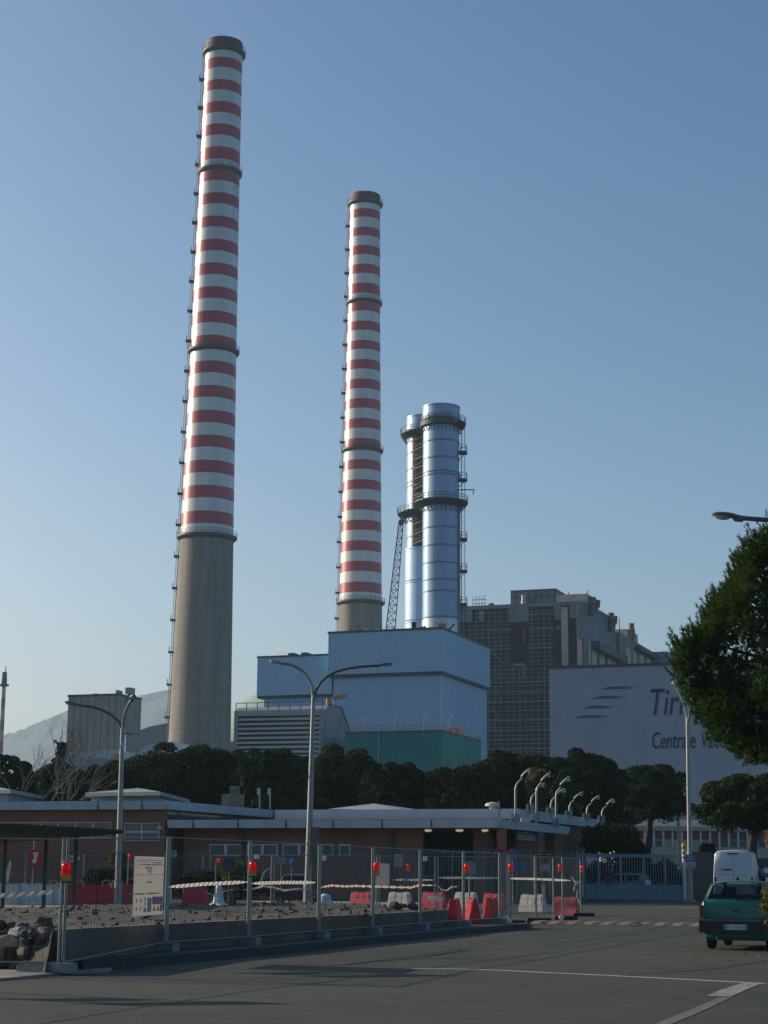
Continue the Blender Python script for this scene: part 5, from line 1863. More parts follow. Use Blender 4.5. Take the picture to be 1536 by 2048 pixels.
fl = ['concrete foot under the leftmost fence post on the pale pavement', 'concrete foot under the post beside the notice board', 'concrete foot under the third fence post with a red lamp', 'concrete foot in line with the middle street lamp',
      'concrete foot under the post beside the white board', 'concrete foot under the lone post right of the white board', 'concrete foot at the post beside the upturned red barriers', 'concrete foot at the corner post right of the red barriers']
for i, p in enumerate(fence_pts):
    z = .036 if i == 0 else .152
    foot(Vector((p.x, p.y, z)) - FN * .24, FD, fl[i], .8)
for i, (p, lb) in enumerate(zip(turn, ['dark fence foot at the turning post', 'dark fence foot right of the turning post', 'dark fence foot under the right red lamp', 'dark fence foot at the tape wrapped end post'])):
    d = Vector((.3, 1, 0)).normalized()
    m = MB(); n = Vector((1, .1, 0))
    b0 = Vector((p.x, p.y, .004))
    for s, e in ((-.28, .42),):
        q = [b0 + n * s - d * .12, b0 + n * e - d * .12, b0 + n * e + d * .12, b0 + n * s + d * .12]
        m.hexa(q + [x.lerp(b0 + n * .2, .08) + Vector((0, 0, .13)) for x in q])
    m.cyl(b0 + n * .44 + Vector((0, -.10, .07)), b0 + n * .44 + Vector((0, .10, .07)), .07, n=10)
    tag(m.build('rubber_block', m_rubber, smooth=0), lb, 'fence foot', 'black rubber fence feet')
for i, (px, py, Y) in enumerate(((1018, 1830, 55), (1123, 1829, 61))):
    c = P(px, py, Y); c.z = .1
    m = MB(); m.cyl(c + Vector((0, -.1, .02)), c + Vector((0, .15, .02)), .085, n=12)
    tag(m.build('pipe_end', m_wht_pl), ['round white pipe end lying at the turning fence post', 'small white pipe end below the right red lamp'][i], 'pipe')

# ---- notice board
FPl = Plane(fence_pts[0], (fence_pts[1] - fence_pts[0]).normalized() - Vector((0, 0, (fence_pts[1] - fence_pts[0]).normalized().z)), Vector(((fence_pts[1] - fence_pts[0]).y, -(fence_pts[1] - fence_pts[0]).x, 0)).normalized())
a, b = FPl.at(268, 1770, .07), FPl.at(327, 1770, .07)
a, b = FPl.pt(a[0], a[1], .07), FPl.pt(b[0], b[1], .07)
nb = thing('notice_board', 'white site safety notice board with small pictograms tied to the near fence', 'notice board', Vector(((a.x + b.x) / 2, (a.y + b.y) / 2, .6)))
D_ = Vector((b.x - a.x, b.y - a.y, 0)); Wd = D_.length; D_.normalize()
NP = Plane(Vector((a.x, a.y, 0)), D_, Vector((-D_.y, D_.x, 0)))
def npx(x, y):
    u, z = NP.at(x, y); return u, z
zt_, zb_ = npx(298, 1713)[1], npx(298, 1831)[1]
NP_W = Wd
MB().pbox(NP, 0, Wd, zb_, zt_, 0, .012).build('panel', m_board, nb, smooth=0)
fx = lambda u: u * Wd
fz = lambda v: zt_ - v * (zt_ - zb_)
m = MB()
r2 = random.Random(3)
for v, x0, x1, hh in ((.06, .06, .95, .006), (.09, .06, .50, .005), (.10, .6, .9, .012), (.135, .15, .95, .008), (.31, .02, .99, .004), (.63, .05, .35, .012), (.625, .45, .85, .012), (.43, .40, .55, .012), (.44, .52, .62, .01)):
    u = x0
    while u < x1:
        e = min(x1, u + r2.uniform(.03, .09))
        m.pbox(NP, fx(u), fx(e), fz(v) - hh, fz(v) + hh * r2.uniform(.2, 1), -.003, -.0005); u = e + (.012 if hh > .0045 else .0005)
for k in range(16):
    u, v = .36 + .22 * r2.random(), .17 + .12 * r2.random()
    p = NP.pt(fx(u), fz(v), -.002); q = NP.pt(fx(u + r2.uniform(-.07, .07)), fz(v + r2.uniform(-.03, .03)), -.002)
    m.bar(p, q, .006, .012)
m.build('faint_print', m_ink, nb, smooth=0)
m = MB()
def disc(mb, u, v, r, n=-.003):
    c = NP.pt(fx(u), fz(v), n)
    mb.add([c + NP.D * (r * math.cos(k * math.pi / 8)) + Vector((0, 0, r * 1.25 * math.sin(k * math.pi / 8))) for k in range(16)], [tuple(range(16))])
for u, v in ((.10, .745), (.24, .745), (.38, .72), (.10, .88), (.24, .88), (.38, .79)):
    disc(m, u, v, .028)
m.build('blue_pictograms', M('pictogram blue', (.05, .16, .26), .6), nb, smooth=0)
m = MB()
for u, v in ((.38, .89), (.70, .88), (.83, .88)):
    c = [NP.pt(fx(u - .06), fz(v + .045), -.003), NP.pt(fx(u + .06), fz(v + .045), -.003), NP.pt(fx(u), fz(v - .05), -.003)]
    m.add(c, [(0, 1, 2)])
m.build('yellow_pictograms', m_signy, nb, smooth=0)
m = MB(); m.pbox(NP, fx(.62), fx(.985), fz(.815), fz(.685), -.002, -.0004); m.pbox(NP, fx(.90), fx(.985), fz(.94), fz(.82), -.002, -.0004)
m.build('pink_patch', M('pink print', (.52, .26, .26), .6), nb, smooth=0)
m = MB()
for u, v in ((.69, .74), (.79, .74), (.94, .735), (.94, .87)):
    disc(m, u, v, .022, -.004)
m.build('red_pictograms', m_signred, nb, smooth=0)
m = MB(); m.pbox(NP, fx(.46), fx(.60), fz(.94), fz(.70), -.002, -.0004); m.build('grey_patch', M('grey print', (.36, .40, .42), .6), nb, smooth=0)

# ---- red warning lamps
lampm = []
def warn_lamp(px, py, Y, label, s=1.0, box=True):
    s *= .74
    c = P(px, py, Y)
    l = thing('warning_lamp', label, 'warning lamp', c, 'red warning lamps')
    m = MB()
    m.lathe(c, [(.03 * s, -.12 * s), (.085 * s, -.10 * s), (.10 * s, -.03 * s), (.10 * s, .05 * s), (.075 * s, .11 * s), (.02 * s, .13 * s)], 16)
    m.build('lens', m_redlens, l)
    if box:
        m = MB(); m.box(c.x - .095 * s, c.x + .095 * s, c.y - .055 * s, c.y + .055 * s, c.z - .24 * s, c.z - .115 * s); m.build('battery_box', m_yel, l, smooth=0)
        m = MB(); m.box(c.x - .08 * s, c.x + .10 * s, c.y - .045 * s, c.y + .065 * s, c.z - .275 * s, c.z - .245 * s); m.build('rubber_foot', m_rubber, l, smooth=0)
    m = MB(); m.tube([c + Vector((0, .05, .10 * s)), c + Vector((-.06 * s, .06, .17 * s)), c + Vector((-.10 * s, .06, .12 * s))], .012, 6); m.build('hook', m_steel, l)
warn_lamp(132, 1738, fence_pts[0].y - .18, 'largest red warning lamp on the leftmost fence post')
warn_lamp(505.5, 1733, fence_pts[2].y - .18, 'red warning lamp on the fence post left of the parking sign')
warn_lamp(753, 1733, fence_pts[4].y - .18, 'red warning lamp on the post beside the white board')
warn_lamp(933, 1735, fence_pts[6].y - .18, 'red warning lamp on the post above the upturned red barriers')
warn_lamp(1021, 1734, turn[0].y - .18, 'red warning lamp at the post where the fence turns')
warn_lamp(1120, 1734, turn[2].y - .2, 'red warning lamp left of the thin post near the gate')
warn_lamp(1164, 1736, turn[3].y - .18, 'red warning lamp at the right end of the fence')
warn_lamp(816, 1733, 60.7, 'small red warning lamp on the back fence row below the lobby', .9)
warn_lamp(438, 1722, 75, 'small red lamp on a thin stake left of the round dark sign', .95, False)
warn_lamp(259, 1713, 84, 'small red lamp with a white foot above the notice board left edge', 1.1, False)
for px, y0, Y, lb in ((432, 1722, 75.1, 'thin stake carrying a small red lamp'), (257, 1716, 84.1, 'thin stake behind the notice board with a red lamp')):
    a = P(px, y0, Y)
    m = MB(); m.cyl((a.x, Y, 0), a, .03, n=6); tag(m.build('stake', m_steel), lb, 'stake')

# ---- striped tapes
def tape(pix, Y0, Y1, wpx, mat, label, tw=0.0, group='barrier tapes'):
    m = MB()
    pts = []
    n = len(pix)
    fine = []
    for i in range(n - 1):
        for k in range(8):
            t = k / 8
            fine.append((pix[i][0] + (pix[i + 1][0] - pix[i][0]) * t, pix[i][1] + (pix[i + 1][1] - pix[i][1]) * t))
    fine.append(pix[-1])
    N_ = len(fine)
    vs = []
    for i, (x, y) in enumerate(fine):
        t = i / (N_ - 1)
        Y = Y0 + (Y1 - Y0) * t
        ww = wpx * (1 if not isinstance(wpx, tuple) else 1)
        e = min(1, min(t, 1 - t) * 6 + .25)
        h = wpx * e * (1 - tw * .75 * (0.5 + .5 * math.sin(i * 1.9)))
        a, b = P(x, y - h / 2, Y), P(x, y + h / 2, Y)
        if tw:
            b = b + Vector((0, .05 * math.sin(i * 1.3), 0))
        vs += [a, b]
    m.add(vs, [(2 * i, 2 * i + 1, 2 * i + 3, 2 * i + 2) for i in range(N_ - 1)])
    return tag(m.build('barrier_tape', mat, smooth=0, fix=False), label, 'barrier tape', group)
Yf = [q.y for q in fence_pts]
tape([(-40, 1793), (40, 1789), (118, 1783)], Yf[0] + .3, Yf[0] - .05, 8.5, m_tape, 'striped tape leaving the left edge of the photo')
tape([(336, 1774), (410, 1768), (496, 1764)], Yf[1], Yf[2], 7, m_tape, 'striped tape right of the notice board')
tape([(503, 1767), (565, 1765), (632, 1765)], Yf[2], Yf[3], 6.5, m_tape, 'striped tape left of the middle street lamp')
tape([(784, 1759.5), (868, 1760)], 60.6, 60.6, 4, m_tape, 'thin striped tape below the small red back row lamp')
tape([(878, 1755.5), (1000, 1756)], 60.4, 60.2, 4.5, m_tape, 'thin striped tape behind the grey round sign back')
tape([(1018, 1757), (1072, 1758), (1142, 1761)], turn[0].y, turn[2].y + .2, 4.5, m_tape, 'thin striped tape running to the torn bundle')
tape([(486, 1780), (510, 1777), (526, 1772), (548, 1775), (569, 1781), (590, 1778), (622, 1777)], 47, 46, 4, m_tape2, 'sagging twisted tape left of the middle lamp post')
tape([(640, 1776), (650, 1773), (664, 1771), (690, 1773), (712, 1772), (745, 1773), (782, 1774), (822, 1775), (840, 1770), (873, 1771)], 49, 58, 6, m_tape2, 'crumpled pale tape over the red and white barriers', .9)
tape([(876, 1772), (884, 1780), (893, 1781), (903, 1774), (915, 1773)], 58, 58, 4, m_tape2, 'short hanging tape end between the barriers', .6)
tape([(408, 1783), (425, 1790), (440, 1788), (452, 1781), (470, 1779)], 60, 60, 3.5, m_tape2, 'hanging tape loop in front of the white cone shaped stand', .5)
for k, pix in enumerate((((1143, 1752), (1148, 1762), (1156, 1766), (1163, 1764)), ((1146, 1784), (1150, 1770), (1156, 1764)), ((1155, 1764), (1155, 1780), (1153, 1790), (1158, 1803), (1162, 1812)))):
    tape(pix, turn[3].y - .15, turn[3].y - .1, 6, m_tape, ['torn striped tape end tied at the end post top', 'torn striped tape slanting beside the end post', 'torn striped tape hanging down the end post'][k], .4, 'torn tape at the end post')

# ================================================================== plastic barriers
def barrier_mesh(Lb=1.05, h=.80, ribs=3):
    m = MB()
    sec = [(-.22, 0), (-.22, .14), (-.085, h - .04), (-.085, h), (.085, h), (.085, h - .04), (.22, .14), (.22, 0)]
    e = .07
    vs = []
    for x, k in ((-Lb / 2, 0), (-Lb / 2 + .02, 1), (Lb / 2 - .02, 1), (Lb / 2, 0)):
        for y, z in sec:
            xx = x * (1 - .10 * z / h)
            vs.append(Vector((xx, y * (1 if k else .85), z if k else z * .97)))
    n = len(sec)
    fs = [(i * n + k, i * n + (k + 1) % n, (i + 1) * n + (k + 1) % n, (i + 1) * n + k) for i in range(3) for k in range(n)]
    fs += [tuple(reversed(range(n))), tuple(range(3 * n, 4 * n))]
    m.add(vs, fs)
    for i in range(ribs):            # raised pads between the grooves
        x0, x1 = -Lb * .43 + Lb * .86 * i / ribs + .02, -Lb * .43 + Lb * .86 * (i + 1) / ribs - .02
        for s in (-1, 1):
            m.hexa([Vector((x0, s * .21, .15)), Vector((x1, s * .21, .15)), Vector((x1, s * .19, .15)), Vector((x0, s * .19, .15)),
                    Vector((x0 * .92, s * .118, h - .07)), Vector((x1 * .92, s * .118, h - .07)), Vector((x1 * .92, s * .08, h - .07)), Vector((x0 * .92, s * .08, h - .07))])
    for s in (-.3, .3):
        m.box(s - .1, s + .1, -.05, .05, h - .01, h + .035)
    return m
bprotos = {}
def barrier(px, py, Y, mat, label, rz=-.2, sc=1.0, z=None, group='red and white plastic barriers', Lb=1.05, h=.80, tilt=0):
    key = (mat.name, Lb, h)
    c = P(px, py, Y)
    if z is not None:
        c.z = z
    if key not in bprotos:
        o = barrier_mesh(Lb, h, 3 if Lb < 1.5 else 8).build('plastic_barrier', mat, smooth=30, origin=(0, 0, 0))
        bprotos[key] = o
    else:
        o = bprotos[key].copy(); COL.objects.link(o)
    o.location = c; o.rotation_euler = (tilt, 0, rz); o.scale = (sc * 1.1, sc, sc * (.86 if h < .83 else 1))
    return tag(o, label, 'barrier', group)
barrier(724, 1807, 78, m_pink_pl, 'faded red plastic barrier left of the fence post with white board', -.58, 1.0, .03)
barrier(800, 1807, 78, m_wht_pl, 'dirty white plastic barrier below the white rectangular board', -.58, 1.0, .03)
barrier(868, 1807, 78, m_pink_pl, 'faded red plastic barrier with a pale plank leaning before it', -.58, 1.02, .03)
barrier(932, 1806, 80, m_wht_pl, 'white plastic barrier behind the upturned red barriers', -.58, 1.0, .03)
barrier(990, 1806, 78, m_pink_pl, 'faded red plastic barrier behind the fence corner post', -.58, .98, .03)
barrier(1066, 1811, 75, m_wht_pl, 'lone white plastic barrier right of the turning post', -.58, 1.02, .004)
barrier(1133, 1816, 71, m_pink_pl, 'faded red plastic barrier beside the torn tape bundle', -.58, .95, .004)
for px, py, Y, rz, lb, s in ((909, 1841, 51.0, 1.25, 'left one of three bright red barriers seen end on at the kerb', .80), (945, 1844, 51.6, 1.75, 'middle narrow one of three bright red barriers at the kerb', .80), (984, 1837, 53, 1.15, 'right one of three bright red barriers at the fence corner', .80)):
    barrier(px, py, Y, m_red_pl, lb, rz, s, .16, 'bright red barriers at the kerb', .8, .84)
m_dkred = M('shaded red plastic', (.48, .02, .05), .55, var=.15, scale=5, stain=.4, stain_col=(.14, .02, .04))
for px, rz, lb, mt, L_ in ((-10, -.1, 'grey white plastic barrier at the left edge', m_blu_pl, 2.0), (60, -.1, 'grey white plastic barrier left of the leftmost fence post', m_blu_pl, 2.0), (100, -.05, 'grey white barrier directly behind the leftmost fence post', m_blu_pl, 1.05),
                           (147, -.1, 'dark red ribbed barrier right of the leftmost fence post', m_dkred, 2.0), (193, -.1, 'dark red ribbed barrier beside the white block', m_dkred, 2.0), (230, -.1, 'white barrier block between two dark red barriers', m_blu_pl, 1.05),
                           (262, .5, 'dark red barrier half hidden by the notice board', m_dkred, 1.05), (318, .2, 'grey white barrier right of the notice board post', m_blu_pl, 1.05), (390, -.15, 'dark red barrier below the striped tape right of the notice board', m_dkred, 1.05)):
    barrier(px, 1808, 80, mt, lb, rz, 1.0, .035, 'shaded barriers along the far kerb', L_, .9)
for px, lb in ((107, 'pale hose loop above the barriers by the leftmost post'), (158, 'pale hose loop above the dark red barriers'), (213, 'pale hose loop above the white barrier block'), (229, 'thin hose loop right of the white barrier block')):
    c = P(px, 1771, 79.5)
    m = MB(); m.tube([c + Vector((.17 * math.cos(R(a)) * (1.2 if px < 220 else .7), 0, .24 * math.sin(R(a)))) for a in range(-20, 215, 20)], .03, 6)
    tag(m.build('hose_loop', m_pink), lb, 'hose', 'hose loops on the barriers')
c = P(437, 1803, 78); c.z = .03
m = MB(); m.lathe(c, [(.5, 0), (.5, .08), (.24, .2), (.16, .75), (.10, .95), (0, .97)], 14); tag(m.build('cone_stand', m_blu_pl), 'grey white cone shaped stand left of the round dark sign', 'stand')
c = P(650, 1800, 70)
m = MB(); m.lathe((c.x, 70, .03), [(.26, 0), (.30, .3), (.22, .62), (.1, .7), (0, .71)], 12); tag(m.build('plastic_drum', m_blu_pl), 'pale plastic drum behind the post right of the middle street lamp', 'drum')
a, b = P(868, 1797, 58), P(884, 1800, 58)
m = MB(); m.bar(P(857, 1796, 58), P(887, 1799, 58), .08, .14); tag(m.build('plank', m_board, smooth=0), 'pale plank lying in front of the faded red barrier', 'plank')
m = MB()
for i in range(9):
    c = P(790 + i * 5.5, 1812 + rnd.uniform(-3, 3), 48 + rnd.uniform(-.4, .4)); rock(m, c, rnd.uniform(.06, .14), i + 60)
tag(m.build('debris_heap', m_dark, smooth=20, fix=False), 'dark heap of broken debris below the white plastic barrier', 'debris')

# ================================================================== signs behind the fence
def post_at(px, ytop, Y, r=.03, parent=None, ybase=None):
    a = P(px, ytop, Y)
    m = MB(); m.cyl((a.x, Y, 0), a, r, n=8)
    return m.build('post', m_steel, parent)
def ground_of(px, Y):
    q = P(px, 1750, Y); return Vector((q.x, Y, 0))
def disc_y(c, r, th=.02, n=24, d=Vector((0, -1, 0)), sx=1.0):
    m = MB(); d = d.normalized()
    side = d.cross(Vector((0, 0, 1))).normalized(); u = Vector((0, 0, 1))
    poly = [c + side * (r * sx * math.cos(2 * math.pi * k / n)) + u * (r * math.sin(2 * math.pi * k / n)) for k in range(n)]
    m.prism(poly, d * -th)
    return m
# crooked round red, white and blue sign
Y = 82; g = ground_of(69, Y)
t = thing('round_sign', 'crooked round sign with red rim and white and blue face at the left', 'road sign', g)
post_at(69, 1680, Y, .035, t)
c = P(70, 1718, Y - .1)
disc_y(c, .42, .03, sx=.78).build('rim', m_signred, t, smooth=0)
m = MB(); m.prism([c + Vector((x, -.012, z)) for x, z in ((-.16, -.16), (.05, -.20), (.10, .12), (.16, .30), (-.12, .30), (-.04, .05))], (0, .008, 0)); m.build('face', m_signw, t, smooth=0)
m = MB(); m.prism([c + Vector((x, -.012, z)) for x, z in ((-.16, -.30), (.08, -.32), (.06, -.21), (-.16, -.17))], (0, .008, 0)); m.build('blue_field', m_blue, t, smooth=0)
# small placards
def placard(x0, y0, x1, y1, Y, mat, label, post=True, print_=False):
    a, b = P(x0, y1, Y), P(x1, y0, Y)
    t = thing('placard', label, 'sign', Vector(((a.x + b.x) / 2, Y, a.z)))
    m = MB(); m.box(a.x, b.x, Y - .015, Y + .01, a.z, b.z); m.build('panel', mat, t, smooth=0)
    if print_:
        m = MB()
        for k in range(2):
            z = a.z + (b.z - a.z) * (.35 + .3 * k)
            for i in range(3):
                u = a.x + (b.x - a.x) * (.15 + .25 * i)
                m.box(u, u + (b.x - a.x) * .18, Y - .019, Y - .0155, z - .03, z + .05)
        m.build('faint_print', m_ink, t, smooth=0)
    if post:
        m = MB(); m.cyl(((a.x + b.x) / 2, Y + .04, 0), ((a.x + b.x) / 2, Y + .04, b.z), .025, n=6); m.build('post', m_steel, t)
    return t
placard(135, 1711, 153, 1724, 88, m_signw, 'small white placard with faint print right of the leftmost lamp', False, True)
placard(155, 1713, 161, 1720, 88, m_signw, 'tiny white plate right of the small printed placard', False)
placard(340, 1701, 353, 1713, 60.8, m_signw, 'small white plate on the back fence right of the notice board', False, True)
placard(508, 1709, 519, 1718, 60.8, m_board, 'small pale plate beside the third fence post', False)
placard(644, 1711, 653, 1721, 60.8, m_board, 'small pale plate right of the middle street lamp', False)
placard(553, 1714, 572, 1728, 86, m_signg, 'grey rectangular sign back beside the parking sign')
placard(787, 1708, 806, 1733, 92, m_signg, 'tall grey plate on the railing left of the lobby', False)
placard(754, 1727, 779, 1775, 60.7, m_board, 'white rectangular board hung on the back fence', False)
placard(846, 1713, 855, 1722, 60.7, m_board, 'small pale plate near the lone fence post', False)
placard(1080, 1728, 1099, 1742, 92, m_signg, 'pale grey plate on the teal railing left of the gate', False)
placard(1046, 1724, 1056, 1745, 93, m_blue, 'blue information board on the railing, taller one', False)
placard(1026, 1724, 1038, 1745, 93.5, m_blue, 'blue information board behind the turning post of the fence', False)
# parking sign
Y = 86; t = thing('parking_sign', 'square blue parking sign with a white letter P', 'road sign', ground_of(584, Y))
a, b = P(576, 1733, Y), P(591, 1715, Y)
m = MB(); m.box(a.x, b.x, Y - .015, Y + .01, a.z, b.z); m.build('panel', m_blue, t, smooth=0)
PQ = Plane(Vector((0, Y, 0)), Vector((1, 0, 0)), Vector((0, 1, 0)))
m = MB(); put_text(m, 'P', PQ, 580, 1718, 587, 1729, -.03); m.build('lettering', m_signw, t, smooth=0)
post_at(584, 1716, Y + .05, .03, t)
# dark round sign back, grey round sign back, prohibition discs
for px, py, Y, r, mt, lb in ((458, 1730, 76, .29, m_signd, 'dark round sign back beside the small red lamp'), (939, 1737, 62, .25, m_signg, 'grey round sign back behind the red lamp over the kerb barriers')):
    t = thing('round_sign', lb, 'road sign', ground_of(px, Y))
    c = P(px, py, Y)
    disc_y(c, r, .03).build('disc', mt, t, smooth=0); post_at(px, py - 6, Y + .06, .03, t)
for px, py, lb, inner in ((1000, 1708, 'left one of two round red rimmed signs by the brick pillar', m_signd), (1025, 1708, 'right one of two round red rimmed signs, with blue centre', m_blue)):
    Y = 94; t = thing('round_sign', lb, 'road sign', ground_of(px, Y))
    c = P(px, py, Y)
    disc_y(c, .30, .02).build('rim', m_signred, t, smooth=0); disc_y(c - Vector((0, .012, 0)), .21, .01).build('face', inner, t, smooth=0); post_at(px, py, Y + .06, .03, t)
# black display with amber characters
Y = 95; a, b = P(1063, 1713, Y), P(1110, 1704, Y)
t = thing('amber_display', 'long black display strip with faint amber marks above the railing', 'display', Vector(((a.x + b.x) / 2, Y, a.z)))
m = MB(); m.box(a.x, b.x, Y - .06, Y + .06, a.z, b.z); m.build('housing', m_dark, t, smooth=0)
m = MB(); r3 = random.Random(5); zc_ = (a.z + b.z) / 2
for i in range(13):
    if i in (7,): continue
    x = a.x + (b.x - a.x) * (.05 + .07 * i)
    m.box(x, x + .05, Y - .066, Y - .061, zc_ - .03, zc_ + r3.uniform(.0, .04))
m.build('amber_marks', M('amber led', (.40, .20, .05), .6, emit=.08), t, smooth=0)
for x in (a.x + .1, b.x - .1):
    MB().cyl((x, Y, 0), (x, Y, a.z), .03, n=6).build('post', m_steel, t)
# sign on the right lamp post, red and white beacon at the gate end
Y = 108.6; a, b = P(1371, 1737, Y), P(1391, 1709, Y)
t = thing('gate_sign', 'blue and white notice fixed to the lamp post at the gate end', 'sign', Vector(((a.x + b.x) / 2, Y, a.z)))
zm = P(1380, 1723, Y).z
m = MB(); m.box(a.x, b.x, Y - .03, Y, zm, b.z); m.build('blue_half', m_blue, t, smooth=0)
m = MB(); m.box(a.x, b.x, Y - .03, Y, a.z, zm - .002); m.build('white_half', M('pale half', (.38, .38, .42), .6), t, smooth=0)
m = MB()
for k in range(3):
    z = zm + (b.z - zm) * (.3 + .22 * k); m.box(a.x + .12, b.x - .12, Y - .034, Y - .0305, z - .03, z + .03)
m.build('faint_print', M('pale print', (.3, .4, .55), .6), t, smooth=0)
Y = 110.4; base = ground_of(1369, Y)
t = thing('gate_beacon', 'slim red and white banded gate beacon post with an amber lamp', 'beacon', base)
m = MB()
zz0, zz1 = P(1369, 1722, Y).z, P(1369, 1699, Y).z
m.cyl(base, (base.x, Y, zz0), .1, n=10)
for i in range(5):
    m.mi = i % 2; m.cyl((base.x, Y, zz0 + (zz1 - zz0) * i / 5), (base.x, Y, zz0 + (zz1 - zz0) * (i + 1) / 5 - .002), .13, n=12)
m.build('post', [m_signw, M('orange red band', (.5, .13, .06), .6)], t)
m = MB(); m.ellip((base.x, Y, zz1 + .2), .14, .14, .2, n=12, m=8); m.build('lamp_head', m_yel, t)
c = P(1532, 1745, 60)
t = thing('round_sign', 'small blue and white round sign cut by the right edge above the shrub', 'road sign', ground_of(1533, 60))
disc_y(P(1534, 1744, 60), .19, .02).build('face', m_blue, t, smooth=0); disc_y(P(1533, 1741, 59.97), .09, .01).build('white_mark', m_signw, t, smooth=0); post_at(1534, 1744, 60.06, .03, t)
# bent pipe standing behind the tape
m = MB(); m.tube([P(521, 1775, 70), P(524, 1762, 70), P(528, 1748, 70), P(533, 1741, 70), P(540, 1739, 70)], .05, 8)
tag(m.build('bent_pipe', m_block), 'pale bent pipe standing behind the striped tape', 'pipe')
# tilted white plate at the far left edge
c = P(17, 1742, 84); m = MB(); m.prism([c + Vector((x, 0, z)) for x, z in ((-.12, -.45), (.0, -.55), (.12, .35), (.04, .5), (-.08, .1))], (0, .05, 0)); tag(m.build('tilted_plate', m_signw, smooth=0), 'white tilted plate standing near the left edge behind the barriers', 'plate')

# ================================================================== vehicles
def loft_car(stations, M4, holes=()):
    """stations: list of (y, ring) where ring is the right half profile bottom centre -> top centre"""
    vs, n = [], None
    for y, ring in stations:
        full = [(x, z) for x, z in ring] + [(-x, z) for x, z in reversed(ring[1:-1])]
        n = len(full)
        vs += [M4 @ Vector((x, y, z)) for x, z in full]
    fs = []
    for i in range(len(stations) - 1):
        for k in range(n):
            if (i, k) in holes:
                continue
            fs.append((i * n + k, i * n + (k + 1) % n, (i + 1) * n + (k + 1) % n, (i + 1) * n + k))
    fs.append(tuple(range(n))); fs.append(tuple(reversed(range((len(stations) - 1) * n, len(stations) * n))))
    m = MB(); m.add(vs, fs)
    return m

def wheel(t, M4, x, y, r, w_):
    s = 1 if x > 0 else -1
    pts = [(r * .62, -w_ / 2), (r * .9, -w_ / 2), (r, -w_ * .38), (r, w_ * .38), (r * .9, w_ / 2), (r * .62, w_ / 2)]
    m = MB(); n = 24
    vs = [M4 @ Vector((x + b, y + a * math.cos(2 * math.pi * k / n), r + a * math.sin(2 * math.pi * k / n))) for a, b in pts for k in range(n)]
    m.add(vs, [(i * n + k, i * n + (k + 1) % n, (i + 1) * n + (k + 1) % n, (i + 1) * n + k) for i in range(5) for k in range(n)])
    wobj = m.build('wheel', m_tyre, t)
    m = MB(); m.cyl(M4 @ Vector((x - w_ * .3, y, r)), M4 @ Vector((x + w_ * .3, y, r)), r * .63, n=18); m.build('rim', m_rim, wobj)

